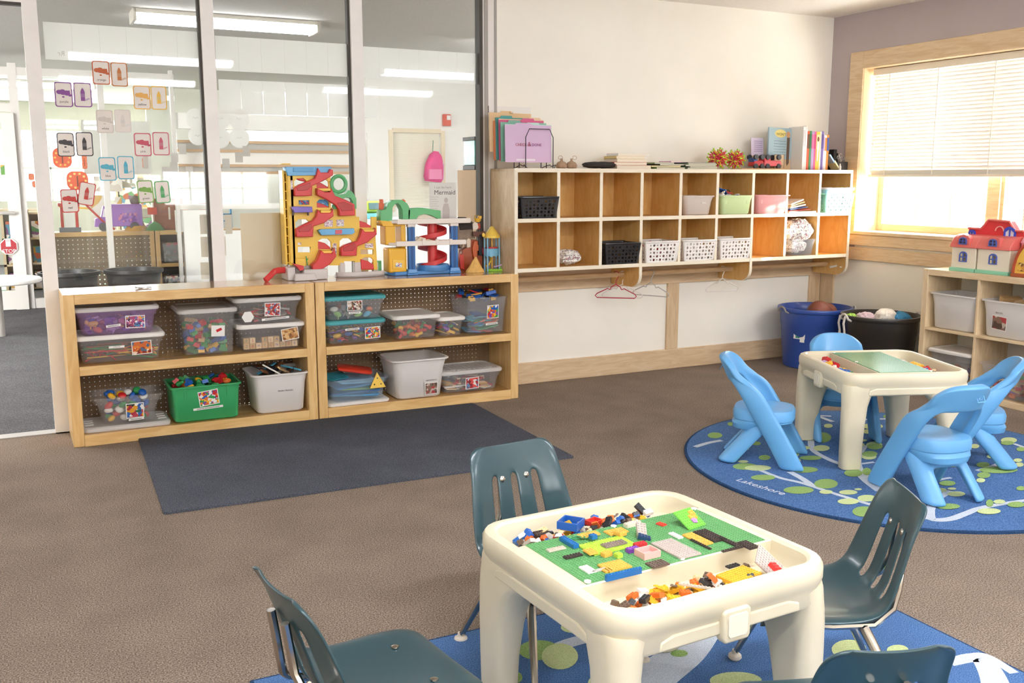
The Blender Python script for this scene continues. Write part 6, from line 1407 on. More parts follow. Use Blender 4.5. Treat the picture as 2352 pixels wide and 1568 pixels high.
# ---- garage
GX = 2.13
gar = thing('garage_toy', 'blue-columned toy parking garage with white decks, red spiral ramp and green track', 'toy garage', (GX, YT, TOP))
def gp(u, v): q = ony(860+u/7.128, 440+v/7.128, YT); return (q.x-GX, q.z-TOP)
def gpoly(name, pts, mat, y0, y1, holes=(), bev=.002, label=None): return poly_part(name, pts, mat, y0, y1, holes, gar, gp, bev, label)
DK_ = toyM('F0E6DC'); GB = toyM('2C6CB0'); GBL = toyM('4C8AC8'); GY_ = toyM('EFB834')
zu = gp(0, 500)[1]; zl = gp(0, 860)[1]; xl = gp(190, 0)[0]; xr = gp(1475, 0)[0]; xrl = gp(1400, 0)[0]
for (z, xR, xL) in ((zu, xr, xl), (zl, xrl, gp(165, 0)[0])):
    d = B(); pts = [(xL+.03, -.085), (xR, -.085), (xR+.012, -.07), (xR+.012, .08), (xL+.03, .08), (xL, .03), (xL, -.05)]
    d.prism(pts, z-.008, z+.010, lambda x, y, t: (x, y, t)); o = obj('white_deck', d, DK_, gar, bevel=.004, seg=2)
    e = B(); e.prism([(xL+.035, -.088), (xR, -.088), (xR, -.080), (xL+.035, -.080)], z-.012, z+.017, lambda x, y, t: (x, y, t)); obj('deck_kerb', e, DK_, gar, bevel=.002)
for u in (720, 940, 1158): gpoly('deck_post', [(u-18, 765), (u+18, 765), (u+22, 850), (u-22, 850)], DK_, -.092, -.075)
gpoly('deck_ramp', [(590, 830), (690, 735), (930, 800), (930, 830)], toyM('EED9BC'), -.06, .0)
gpoly('deck_hump', [(600, 440), (680, 400), (780, 362), (900, 400), (1000, 440)], toyM('EFE0CE'), -.03, .03)
for u0, u1 in ((468, 585), (1163, 1285)):
    xa = gp(u0, 0)[0]; xb = gp(u1, 0)[0]; xm = (xa+xb)/2; w_ = xb-xa
    for zt, zb in ((zu-.012, zl+.012), (zl-.012, .03)):
        b = B(); b.box((xm, -.06, (zt+zb)/2), (w_*.95, .03, zt-zb)); obj('blue_column', b, GB, gar, bevel=.004)
        obj('column_groove', B().bb(xm-w_*.16, xm+w_*.16, -.0765, -.0745, zb, zt), toyM('1D5590'), gar, bevel=.0005)
    obj('column_cap', B().box((xm, -.06, zu-.02), (w_*1.1, .034, .02)), DK_, gar, bevel=.003)
    b = B(); b.box((xm, -.06, .006), (w_*1.5, .05, .012)); b.box((xm, -.06, .024), (w_*1.45, .048, .024), top=(.8, .8)); obj('column_foot', b, GB if False else GBL, gar, bevel=.003)
bb_ = B(); bb_.prism([(gp(170, 0)[0], -.02), (gp(250, 0)[0], -.07), (gp(1300, 0)[0], -.07), (gp(1300, 0)[0], .07), (gp(170, 0)[0], .07)], 0, .022, lambda x, y, t: (x, y, t)); obj('blue_base', bb_, GBL, gar, bevel=.005)
xa, xb = gp(160, 0)[0], gp(455, 0)[0]
b = B(); b.bb(xa, xb, -.06, .05, .018, gp(0, 870)[1]-.02); obj('yellow_tower', b, GY_, gar, bevel=.01, seg=3)
b = B(); b.bb(gp(120, 0)[0], gp(285, 0)[0], -.05, .05, gp(0, 870)[1], gp(0, 555)[1]); b.bb(gp(375, 0)[0], gp(455, 0)[0], -.05, .05, gp(0, 870)[1]-.02, gp(0, 555)[1]); b.bb(gp(120, 0)[0], gp(455, 0)[0], -.05, .05, gp(0, 575)[1], zu-.01); obj('yellow_lift', b, GY_, gar, bevel=.005)
gpoly('yellow_door', [(245, 1100), (425, 1110), (425, 1250), (245, 1245)], toyM('F2C44A'), -.064, -.058)
gpoly('sticker', [(285, 1150), (385, 1155), (385, 1225), (285, 1215)], M_confetti(['F4F0E8', '6AA0D0', 'F4F0E8', 'C86070'], 160), -.0665, -.0645, bev=0)
gpoly('yellow_collar', [(50, 470), (250, 490), (250, 560), (90, 555)], GY_, -.06, .05)
# green arch and bridge
gpoly('green_arch', [(65, 490), (70, 310), (150, 290), (190, 190), (270, 140), (410, 138), (490, 195), (540, 290), (530, 440), (430, 445), (425, 300), (385, 215), (340, 182), (290, 195), (250, 260), (245, 480)], TG, -.045, .03)
gpoly('green_bridge', [(515, 295), (640, 270), (740, 265), (900, 290), (1035, 310), (1035, 430), (1000, 435), (880, 375), (770, 355), (680, 380), (640, 440), (515, 440)], TG, -.045, .03)
for (u, v0, v1) in ((112, 130, 290), (472, 130, 190)): gpoly('orange_figure', [(u-25, v1), (u-28, v0+60), (u-15, v0+50), (u-20, v0), (u+20, v0), (u+22, v0+55), (u+38, v0+80), (u+20, v1)] if u < 200 else [(u-25, v0+25), (u, v0), (u+25, v0+25), (u+15, v1), (u-10, v1)], toyM('E0602A'), -.01, .015)
# red spiral
xm = gp(935, 0)[0]; r_ = (gp(1000, 0)[0]-gp(865, 0)[0])/2
b = B(); b.cyl((xm, 0, .02), r_*1.1, zu-.02, 20); obj('spiral_core', b, TR, gar)
def helix(z0, z1, a0, turns, ri, ro, n=28):
    b = B(); lo = []
    for k in range(n+1):
        a = a0+turns*2*PI*k/n; z = z0+(z1-z0)*k/n; c, s = math.cos(a), math.sin(a)
        lo.append([(xm+ri*c, ri*s, z), (xm+ro*c, ro*s, z), (xm+ro*c, ro*s, z+.022), (xm+(ro+.004)*c, (ro+.004)*s, z+.022), (xm+(ro+.004)*c, (ro+.004)*s, z-.005), (xm+ri*c, ri*s, z-.005)])
    b.loft(lo); return b
obj('spiral_ramp', helix(.025, zl-.01, PI*.9, 1.15, r_*.8, .085), TR, gar); obj('spiral_ramp', helix(zl+.01, zu-.012, PI*.9, 1.0, r_*.8, .085), TR, gar)
b = B(); b.lathe([(.10, 0), (.105, .02), (.10, .035), (.09, .02)], (xm, 0, .02), 24); obj('blue_skirt', b, GBL, gar)
# ---- rock castle with figures
cas = thing('rock_playset', 'brown and rust rocky toy castle with yellow crow nest behind the garage', 'toy playset', (2.46, 5.50, TOP))
def cp(u, v): q = ony(960+u/6.532, 400+v/6.532, 5.50); return (q.x-2.46, q.z-TOP)
def cpoly(name, pts, mat, y0, y1, holes=(), bev=.003): return poly_part(name, pts, mat, y0, y1, holes, cas, cp, bev)
cpoly('rust_wall', [(580, 1450), (590, 1200), (640, 1190), (650, 1130), (720, 1090), (740, 990), (850, 985), (860, 1100), (930, 1180), (930, 1470)], toyM('A8502E'), -.03, .03)
cpoly('orange_rock', [(780, 1120), (800, 1010), (850, 1000), (850, 1060), (880, 1060), (880, 1130), (840, 1140), (830, 1260), (800, 1260)], toyM('C8602E'), -.045, -.03)
cpoly('red_gate', [(590, 1200), (640, 1210), (650, 1420), (600, 1400)], toyM('C83A2E'), -.045, -.03)
cpoly('brown_rock', [(530, 740), (590, 720), (780, 740), (790, 900), (820, 950), (730, 960), (700, 1010), (650, 1030), (620, 1100), (590, 1060), (560, 950), (560, 830)], M('8E7A68', .7, var=.15, vs=30), -.035, .03)
cpoly('dark_cave', [(585, 745), (770, 735), (780, 810), (600, 825)], M('2E2420', .7), -.042, -.034)
cpoly('white_face', [(775, 740), (800, 720), (835, 735), (850, 790), (830, 820), (780, 820)], toyM('E4D8C8'), -.055, -.035)
cpoly('white_face', [(680, 980), (710, 960), (735, 980), (730, 1080), (690, 1090)], toyM('E0CDB6'), -.055, -.035)
cpoly('black_pole', [(865, 810), (905, 810), (910, 1210), (872, 1205)], M('2E2E34', .4), -.05, -.03)
cpoly('red_pole', [(850, 740), (880, 740), (885, 820), (855, 820)], toyM('B8402E'), -.05, -.03)
cpoly('brown_arm', [(770, 860), (940, 855), (945, 880), (860, 895), (850, 930), (775, 915)], M('6A4438', .6), -.06, -.045)
b = B(); q = cp(855, 690); b.lathe([(.012, -.010), (.020, 0), (.021, .012), (.018, .014), (.017, .002)], (q[0], -.04, q[1]), 16); b.tube([(q[0]-.020, -.04, q[1]+.014), (q[0]-.022, -.05, q[1]+.03), (q[0], -.06, q[1]+.032), (q[0]+.0, -.04, q[1]+.012)], .003, 6); b.bb(q[0]+.002, q[0]+.02, -.055, -.035, q[1]+.012, q[1]+.028); obj('crow_nest', b, toyM('F0BC3A'), cas)
cpoly('black_rail', [(555, 640), (670, 642), (790, 730), (770, 745), (660, 662), (555, 655)], M('3A332E', .5), -.05, -.04, bev=.001)
cpoly('maroon_shield', [(915, 1100), (970, 1095), (975, 1170), (945, 1210), (918, 1180)], toyM('8E2430'), -.06, -.045)
mt = thing('sand_mountain', 'sandy yellow jagged toy peak in front of the rock castle', 'toy', (2.475, 5.39, TOP)); b = B(); rnd = random.Random(8); lo = []
for k, (z, r) in enumerate(((0, .058), (.012, .052), (.03, .040), (.055, .026), (.075, .014), (.092, .004))):
    lo.append([(r*math.cos(2*PI*j/18)*(1+.16*(-1)**j*(.4+rnd.random()*.5))+k*.001, r*.75*math.sin(2*PI*j/18), z+rnd.uniform(-.004, .004)*(k > 0)) for j in range(18)])
b.loft(lo); obj('peak', b, M('E4B464', .6, var=.08, vs=50), mt, angle=20)
# ---- hut with seesaw
hut = thing('tree_hut_toy', 'small toy hut with yellow cone roof and lilac seesaw at the cabinet end', 'toy hut', (2.60, 5.41, TOP))
b = B(); b.lathe([(.050, .205), (.050, .218), (.040, .232), (.026, .252), (.012, .272), (.003, .276)], n=20); obj('cone_roof', b, toyM('F4D05A'), hut)
for sx, sy in ((-1, -1), (1, -1), (-1, 1), (1, 1)): obj('post', B().tube([(sx*.040, sy*.022, .0), (sx*.040, sy*.022, .21)], .0045, 8), toyM('8AC4E8'), hut)
obj('centre_post', B().tube([(0, 0, 0), (0, 0, .21)], .004, 8), toyM('F0B84A'), hut)
b = B(); n = 16
lo = []
for z in (.095, .14):
    lo.append([(.045*math.cos(2*PI*j/n), .028*math.sin(2*PI*j/n), z-(.008*(j % 2) if z < .1 else 0)) for j in range(n)])
b.loft(lo); obj('cabin_band', b, toyM('7FC0E0'), hut); obj('red_floor', B().cyl((0, 0, .141), .036, .008, 16), toyM('C83038'), hut)
obj('yellow_slide', B().tube([(-.0, .02, .09), (.0, .015, .06), (-.02, .01, .035), (-.04, .01, .03)], .006, 7), toyM('F0C840'), hut)
obj('roof_bird', B().sphere((-.062, -.01, .225), .010, 8, 6, (1, .7, 1.4)), toyM('F4D05A'), hut)
b = B(); b.loft([rr(.13, .06, .025, 0, .028), rr(.132, .062, .025, .006, .028), rr(.125, .056, .025, .012, .028)]); obj('lime_base', b, toyM('9BDC4A'), hut)
obj('seesaw_stand', B().box((.045, -.02, .022), (.014, .012, .026), top=(.6, .8)), toyM('7FCB4A'), hut, bevel=.003)
obj('seesaw', B().tube([(.0, -.022, .026), (.045, -.022, .034), (.088, -.022, .044)], [.006, .007, .006], 8, flat=.7), toyM('D2B0DC'), hut)
# ================================================================ THINGS ON THE GLASS
YG_ = YP+.001
def on_glass(px, py, Y=YG_): return ony(px, py, Y)
def flash(x, y, w, h, rot, col, kind, word, label):
    q = on_glass(x, y); W, Hh = w, h
    t = thing('flash_card', label, 'flash card', (q.x, q.y+.001, q.z), 0)
    R_ = math.radians(rot)
    def fr_(w_, h_, r_, n=4): return [(p[0], p[1]) for p in rr(w_, h_, r_, 0, n=n)]
    cm = M(col, .5)
    pobj('card_border', plate(fr_(W, Hh, .012), [fr_(W-.010, Hh-.010, .009)], .0012), cm, t, (0, 0, 0), (PI/2, R_, 0), label='coloured border')
    b = B(); b.add([(p[0], p[1], 0) for p in fr_(W-.009, Hh-.009, .009)], [tuple(range(20))]); obj('card_face', b, M('F1E9E2', .6), t, (0, 0, 0), (PI/2, R_, 0), smooth=False)
    s = B()
    if kind == 'splash':
        for (cx_, cy_, rx, ry) in ((-.020, .012, .014, .011), (-.004, .016, .014, .010), (.016, .008, .016, .013), (.000, .006, .018, .008), (.030, -.003, .009, .006), (-.002, -.012, .006, .004), (.026, .018, .005, .003)):
            s.add([(cx_+rx*math.cos(2*PI*k/12), cy_+ry*math.sin(2*PI*k/12), .0012+len(s.v)*.00001) for k in range(12)], [tuple(range(12))])
        obj('paint_splash', s, cm, t, (0, -.001, 0), (PI/2, R_, 0), smooth=False)
        tm_ = pobj('lettering', text_mesh(word, .016, .0003), M('6A5A58', .7), t, (-.038*math.sin(R_), -.0018, -.036*math.cos(R_)), (PI/2, R_, 0))
    else:
        s.add([(-.010, -.030, .0012), (.010, -.030, .0012), (.010, .014, .0012), (.006, .026, .0012), (.0, .036, .0012), (-.006, .026, .0012), (-.010, .014, .0012)], [tuple(range(7))])
        obj('crayon_print', s, cm, t, (0, -.001, 0), (PI/2, R_, 0), smooth=False)
        s2 = B(); s2.add([(-.0098, -.012, .0016), (.0098, -.012, .0016), (.0098, .006, .0016), (-.0098, .006, .0016)], [(0, 1, 2, 3)]); obj('crayon_band', s2, M(''.join('%02X' % min(255, int(int(col[i:i+2], 16)*.7+60)) for i in (0, 2, 4)), .5), t, (0, -.001, 0), (PI/2, R_, 0), smooth=False)
        s3 = B(); s3.add([(.011, -.030, .0011), (.034, -.020, .0011), (.028, -.014, .0011), (.011, -.022, .0011)], [(0, 1, 2, 3)]); obj('shade_print', s3, M(''.join('%02X' % min(255, int(int(col[i:i+2], 16)*.35+150)) for i in (0, 2, 4)), .6), t, (0, -.001, 0), (PI/2, R_, 0), smooth=False)
def fcard(cx_, cy_, wpx, hpx, rot, col, kind, word, label):
    a = on_glass(cx_-wpx/2, cy_); c = on_glass(cx_+wpx/2, cy_); d_ = on_glass(cx_, cy_-hpx/2); e = on_glass(cx_, cy_+hpx/2)
    flash(cx_, cy_, c.x-a.x, d_.z-e.z, rot, col, kind, word, label)
S4 = 3.92
for (cx_, cy_, w_, h_, r_, col, kind, word) in ((232, 167, 42, 55, 0, 'C8602E', 'splash', 'orange'), (274, 171, 40, 56, 0, 'C87838', 'crayon', 'orange'), (146, 217, 43, 58, 0, '8A4A98', 'splash', 'purple'), (190, 218, 43, 57, 0, '8A4A98', 'crayon', 'purple'), (326, 224, 41, 55, 0, 'EDB45A', 'splash', 'yellow'), (365, 225, 38, 55, 0, 'EDBE4A', 'crayon', 'yellow'), (241, 279, 41, 54, 0, 'D8CFC6', 'splash', 'white'), (282, 278, 40, 54, 0, 'E4DDD6', 'crayon', 'white'), (151, 332, 42, 56, 0, '4A4446', 'splash', 'black'), (194, 331, 41, 56, 0, '403A3C', 'crayon', 'black'), (328, 332, 41, 54, 0, 'CE5468', 'splash', 'pink'), (370, 330, 40, 54, 0, 'D0647A', 'crayon', 'pink'), (247, 388, 41, 55, 1, '58B4CE', 'splash', 'blue'), (289, 385, 40, 54, 0, '4EB0CC', 'crayon', 'blue'), (160, 461, 42, 55, 2, 'CC4038', 'splash', 'red'), (199, 445, 40, 54, -11, 'CC4840', 'crayon', 'red'), (334, 440, 38, 53, 3, '80B050', 'splash', 'green'), (373, 441, 36, 52, 3, '58B06A', 'crayon', 'green')):
    fcard(cx_, cy_, w_-2, h_-1, -r_, col, kind, word, word+' flash card with a '+('paint splash' if kind == 'splash' else 'crayon picture')+' taped on the left glass pane')
# alphabet sheets seen from behind
def M_sheet():
    m = bpy.data.materials.new('sheet_back'); m.use_nodes = True; nt = m.node_tree; nt.nodes.clear(); L = nt.links
    o = nt.nodes.new('ShaderNodeOutputMaterial'); mx = nt.nodes.new('ShaderNodeMixShader'); mx.inputs['Fac'].default_value = .62; m2 = nt.nodes.new('ShaderNodeMixShader'); m2.inputs['Fac'].default_value = .04
    d = nt.nodes.new('ShaderNodeBsdfDiffuse'); t = nt.nodes.new('ShaderNodeBsdfTranslucent'); tr = nt.nodes.new('ShaderNodeBsdfTransparent')
    d.inputs['Color'].default_value = lin('FFFDFA'); t.inputs['Color'].default_value = lin('FFFEFC')
    L.new(d.outputs[0], mx.inputs[1]); L.new(t.outputs[0], mx.inputs[2]); L.new(mx.outputs[0], m2.inputs[1]); L.new(tr.outputs[0], m2.inputs[2]); L.new(m2.outputs[0], o.inputs['Surface'])
    return m
BACK = M_sheet()
xs = [.177, .308, .439, .569, .693, .822, .940]
xs2 = [1.022, 1.145, 1.27, 1.40, 1.525, 1.65, 1.768]; xs3 = [1.852, 1.96, 2.085, 2.21, 2.335, 2.46, 2.585]
LET = {0: 'Rr', 1: 'Qq', 2: 'Pp', 3: 'Oo', 4: 'Nn', 5: 'Mm'}
k_ = 0
for grp, zt in ((xs, 2.126), (xs2, 2.112), (xs3, 2.105)):
    for i in range(6):
        t = thing('alphabet_sheet', 'white sheet seen from behind, '+['first', 'second', 'third', 'fourth', 'fifth', 'sixth'][i]+' from left in the top row on the '+['left', 'middle', 'right'][k_//6]+' pane', 'paper sheet', ((grp[i]+grp[i+1])/2, YP+.0135, zt-.092), 0)
        w_ = grp[i+1]-grp[i]-.0006
        obj('sheet', B().bb(-w_/2, w_/2, 0, .0006, -.092, .092), BACK, t, smooth=False)
        if k_ < 6: pobj('lettering', text_mesh(LET[k_], .034, .0002), M('D3D0CA', .7), t, (.01, -.0004, -.06), (PI/2, 0, PI), 'faint mirrored letters')
        k_ += 1
for i, (x0, x1) in enumerate(((1.03, 1.148), (1.149, 1.27), (1.271, 1.395), (1.396, 1.52), (1.521, 1.643), (1.644, 1.765), (1.852, 1.948))):
    t = thing('alphabet_sheet', 'white sheet seen from behind, '+['first', 'second', 'third', 'fourth', 'fifth', 'sixth', 'last'][i]+' from left in the second row', 'paper sheet', ((x0+x1)/2, YP+.0135, 1.79), 0)
    obj('sheet', B().bb(-(x1-x0)/2, (x1-x0)/2, 0, .0006, -.092, .092), BACK, t, smooth=False)
# paper plates
for i, (px, py, r_) in enumerate(((450, 271, 21), (508, 273, 21), (550, 273, 23), (455, 312, 20), (505, 316, 23), (551, 317, 22))):
    q = on_glass(px, py); t = thing('paper_plate', 'white round paper plate on the glass, '+['upper left one', 'upper one beside the mullion', 'upper right one', 'lower left one', 'lower one beside the mullion', 'lower right one'][i], 'paper plate', (q.x, YP+.014+i*.0005, q.z))
    rad = r_/2216*5.6; b = B(); b.lathe([(rad, 0), (rad*.97, .004), (rad*.75, .006), (rad*.72, .003), (.002, .003)], n=24, T=Matrix.Rotation(-PI/2, 4, 'X')); obj('plate', b, BACK, t)
    obj('scribble', B().tube([(-.015, -.001, .0), (-.008, -.001, .006), (0, -.001, -.003), (.008, -.001, .006), (.014, -.001, 0)], .0008, 4), M('B8B4B0', .7), t)
# poster, beige sheet, small grey squares
q0 = on_glass(985, 419); q1 = on_glass(1049, 500)
po = thing('poster', 'printed paper poster with a drawn girl taped on the right pane', 'poster', ((q0.x+q1.x)/2, YP-.001, (q0.z+q1.z)/2)); W2, H2 = (q1.x-q0.x)/2, (q0.z-q1.z)/2
obj('sheet', B().bb(-W2, W2, 0, .0006, -H2-.04, H2), M('E6E3DE', .6), po, smooth=False)
pobj('lettering', text_mesh('I can be here', .022, .0002), M('B8A8AA', .7), po, (0, -.0006, H2-.03), FACE); pobj('lettering', text_mesh('Mermaid', .04, .0002), M('5A5654', .7), po, (.012, -.0006, H2-.062), FACE)
b = B(); b.add([(.02+.013*math.cos(a), -.0005, .0+.018*math.sin(a)) for a in [2*PI*k/12 for k in range(12)]], [tuple(range(12))]); b.add([(.005, -.0005, -.02), (.035, -.0005, -.02), (.044, -.0005, -.06), (.04, -.0005, -H2-.03), (-.005, -.0005, -H2-.03), (-.004, -.0005, -.05)], [tuple(range(6))]); obj('drawn_figure', b, M('CBC2BE', .7), po, smooth=False)
b = B()
for k in range(6): b.bb(-.085, -.03-.01*(k % 2), -.0008, -.0003, .02-k*.014, .022-k*.014)
obj('print_line', b, M('BCB6B2', .7), po, smooth=False)
q0 = on_glass(552, 490); q1 = on_glass(655, 638)
bs = thing('beige_sheet', 'large translucent beige sheet taped low on the middle pane', 'sheet', ((q0.x+q1.x)/2, YP+.014, (q0.z+q1.z)/2)); W2, H2 = (q1.x-q0.x)/2, (q0.z-q1.z)/2
obj('sheet', B().bb(-W2, W2, 0, .0008, -H2-.06, H2), M('E9D5B6', .3, alpha=.93), bs, smooth=False)
n_ = 0
for (px, py, w_, h_, c) in ((420, 342, 18, 24, 'D9D5CF'), (402, 362, 18, 22, 'DDD8D2'), (400, 385, 19, 26, 'DAD6D0'), (382, 396, 20, 26, 'D6D0CC'), (436, 394, 18, 24, 'D8D2CA'), (550, 361, 19, 24, 'D6D1CA'), (567, 347, 18, 24, 'CFCAC4'), (520, 375, 18, 22, 'D8D4CE'), (335, 372, 14, 30, 'D8D0C8')):
    a = on_glass(px-w_/2, py-h_/2); c_ = on_glass(px+w_/2, py+h_/2); o = obj('paper_square', B().box((0, 0, 0), (c_.x-a.x, .0006, a.z-c_.z)), M(c, .7), None, ((a.x+c_.x)/2, YP+.0135, (a.z+c_.z)/2), smooth=False)
    tag(o, 'small grey paper square on the glass, '+['highest left of the mullion', 'just below the highest one', 'third down left of the mullion', 'lowest left of the mullion', 'beside the dark mullion gasket', 'lower one of the pair right of the mullion', 'upper one of the pair right of the mullion', 'nearest the mullion on the middle pane', 'below the pink crayon card'][n_], 'paper'); n_ += 1
n_ = 0
for (px, py, w_, h_) in ((472, 515, 26, 44), (526, 515, 18, 44), (475, 567, 28, 46), (512, 565, 18, 44), (474, 622, 26, 38), (513, 622, 16, 38)):
    a = on_glass(px-w_/2, py-h_/2); c_ = on_glass(px+w_/2, py+h_/2)
    if px < 500 : a.x, c_.x = min(a.x, .93-.02)-.0, min(c_.x, .93)
    o = obj('paper_card', B().bb(-(c_.x-a.x)/2, (c_.x-a.x)/2, 0, .0006, -(a.z-c_.z)/2, (a.z-c_.z)/2), M('DDD3C2', .6), None, ((a.x+c_.x)/2, YP+.0135, (a.z+c_.z)/2), smooth=False); tag(o, 'beige card back on the glass beside the middle mullion, '+['top left', 'top right', 'centre left', 'centre right', 'bottom left', 'bottom right'][n_], 'paper'); n_ += 1
# ================================================================ HALLWAY AND FAR ROOM CONTENTS
tc2 = thing('hall_cubby', 'tan cubby cabinet side seen through the right pane beside the wall', 'cubby shelf', (3.3, 5.90, 0)); obj('carcass', B().bb(-.64, .64, -.17, .17, 0, 1.40), M('C3A078', .5), tc2, bevel=.003)
aq = thing('aquarium', 'small teal aquarium standing on the hallway cubby', 'aquarium', (2.79, 5.95, 1.4005)); obj('water_body', B().bb(-.10, .12, -.10, .08, .03, .20), M('3E8A88', .15), aq, bevel=.004); obj('frame', B().bb(-.105, .125, -.105, .085, .19, .215).bb(-.105, .125, -.105, .085, 0, .03), M('3A3A3C', .4), aq, bevel=.003)
# far cabinets with pegboard back and open shelves
Y3 = 11.75
def P3(px, py, Y=Y3): return ony(px, py, Y)
xa = P3(96, 600).x; xb = P3(358, 600).x; xc = P3(556, 600).x
fc = thing('shelf_cabinet', 'far wooden cabinet with pegboard back, behind the black tubs across the hallway', 'shelf', (xa, Y3, 0)); W_ = xb-xa
obj('frame', B().bb(0, .05, 0, .36, 0, .76).bb(W_-.05, W_, 0, .36, 0, .76).bb(.05, W_-.05, 0, .36, .71, .76), M('CBA26A', .5), fc, bevel=.004); obj('pegboard_back', B().bb(.05, W_-.05, .02, .024, 0, .71), M_peg('7A6650', .05, .13), fc, smooth=False)
fc = thing('shelf_cabinet', 'far wooden open cabinet holding clear bins across the hallway', 'shelf', (xb+.01, Y3, 0)); W_ = xc-xb
obj('frame', B().bb(0, .05, 0, .36, 0, .76).bb(W_-.05, W_, 0, .36, 0, .76).bb(.05, W_-.05, 0, .36, .71, .76).bb(.05, W_-.05, 0, .36, .34, .38).bb(.05, W_-.05, 0, .36, 0, .05), M('CBA26A', .5), fc, bevel=.004); obj('back_panel', B().bb(.05, W_-.05, .34, .35, .05, .71), M('6A5848', .7), fc, smooth=False)
i_ = 0
for (px0, px1, zt, zb, pal, lab) in ((374, 434, .64, .385, 'twig', 'far clear bin of sticks, upper shelf left'), (440, 500, .66, .385, 'pink', 'far clear bin of pink toys, upper shelf middle'), (520, 550, .66, .385, 'wood', 'far clear bin of tan toys, upper shelf right'), (378, 460, .25, .055, 'dark', 'far low clear bin, lower shelf left'), (466, 548, .25, .055, 'sticks', 'far low clear bin, lower shelf right')):
    x0 = P3(px0, 600).x; x1 = P3(px1, 600).x; t = bin_('storage_bin', lab, 'storage bin', x0, x1, Y3+.03, zb, zt-zb-.04, .26, CLRW, None)
    o = obj('mixed_toys', B().loft([rr(x1-x0-.06, .18, .02, .008), rr(x1-x0-.03, .2, .02, (zt-zb)*.9)]), M_confetti(PAL[pal], 26, seed=i_), None, ((x0+x1)/2, Y3+.16, zb+.001)); tag(o, 'mixed toys filling the '+lab, 'toys', None, 'stuff'); i_ += 1
for (px, py, r, lab) in ((152, 650, .30, 'left black tub standing before the far pegboard cabinet'), (294, 650, .30, 'right black tub standing before the far pegboard cabinet')):
    q = P3(px, 600, 11.40); t = thing('rope_tub', lab, 'tub', (q.x, 10.85, 0)); obj('tub_wall', B().lathe([(.1, 0), (.22, 0), (.27, .36), (.30, .38), (.30, .41), (.27, .41), (.21, .02), (.05, .02)], n=26), BLACKP, t)
    obj('rope_handle', B().tube([(-.28, -.05, .38), (-.31, 0, .40), (-.28, .05, .38)], .008, 6), M('A8A29A', .8), t)
# toys standing on the far cabinets
zt3 = .761
def far_toy(name, lab, px, py0, w_, col, build):
    q = P3(px, 525); t = thing(name, lab, 'toy', (q.x, Y3+.17, zt3)); build(t); return t
def van(t):
    PV = M('9A6AB8', .4); obj('body', B().bb(-.08, .26, -.08, .08, .05, .30), PV, t, bevel=.01); obj('bonnet', B().prism([(-.25, .05), (-.08, .05), (-.08, .28), (-.15, .28), (-.18, .16), (-.24, .14)], -.07, .07, lambda x, z, y: (x, y, z)), PV, t, bevel=.006)
    obj('cab_window', B().prism([(-.165, .16), (-.09, .16), (-.09, .25), (-.145, .25)], -.074, .074, lambda x, z, y: (x, y, z)), M('EDE6F0', .3), t)
    for x in (-.16, .17): obj('wheel', B().lathe([(.01, -.09), (.048, -.09), (.05, -.075), (.048, -.06), (.01, -.06)], n=16, T=Matrix.Translation((x, 0, .05)) @ Matrix.Rotation(PI/2, 4, 'X') @ Matrix.Translation((0, 0, .15))), M('5A5658', .5), t)
    obj('printed_band', B().bb(.0, .2, -.083, -.08, .1, .2), M_confetti(['9A6AB8', '7A4A98', 'C87A9A', '9A6AB8'], 40), t, smooth=False)
far_toy('toy_van', 'purple toy camper van on the far cabinet', 275, 0, 0, '', van)
def slideset(t):
    obj('tower', B().bb(-.1, -.07, -.05, .05, 0, .30).bb(.05, .08, -.05, .05, 0, .30).bb(-.12, .1, -.06, .06, .28, .32), M('C23A34', .4), t, bevel=.004); obj('platform', B().bb(-.13, .2, -.05, .05, .26, .285), M('E8B840', .4), t, (0, 0, 0), (0, .08, 0)); obj('slide', B().tube([(.08, -.04, .42), (.2, -.05, .26), (.36, -.06, .08), (.45, -.06, .02)], .022, 8, flat=.6), M('C24038', .4), t); obj('blue_base', B().bb(-.12, .1, -.06, .06, 0, .05), M('6A7078', .5), t); obj('white_door', B().bb(-.06, .04, -.055, -.05, .05, .24), M('EAE6E2', .5), t)
far_toy('toy_slide_set', 'red toy slide set on the far cabinet left end', 165, 0, 0, '', slideset)
def castle(t):
    obj('orange_tower', B().bb(-.06, .02, -.04, .04, 0, .2).bb(-.07, .03, -.05, .05, .18, .3), M('D8875A', .5), t, bevel=.003); obj('yellow_tower', B().bb(.06, .14, -.04, .04, 0, .22), M('D8A83A', .5), t, bevel=.003)
    obj('roof', B().box((.10, 0, .27), (.12, .1, .1), top=(.6, .6)), M('C8C0B8', .5), t, bevel=.004); obj('red_flag', B().bb(.14, .24, -.01, .01, .22, .3), M('C24838', .5), t); obj('green_rock', B().lathe([(.12, 0), (.08, .05), (.02, .06)], (0, -.02, 0), 10), M('4E8A50', .5), t)
far_toy('toy_castle', 'orange and yellow toy castle on the far cabinet', 432, 0, 0, '', castle)
def suit(t):
    obj('case', B().bb(-.17, .16, -.06, .06, 0, .36), M('8A5238', .5, var=.1), t, bevel=.01); obj('clasp', B().bb(-.01, .01, -.065, -.06, .12, .26), M('D8CFC4', .4), t); obj('green_mound', B().lathe([(.11, 0), (.06, .07), (.01, .10)], (-.17, -.08, 0), 10), M('4E8A50', .5), t); obj('red_block', B().bb(-.24, -.14, -.1, -.08, .18, .26), M('C8442E', .5), t)
far_toy('toy_barn_case', 'brown opened toy case on the far cabinet', 394, 0, 0, '', suit)
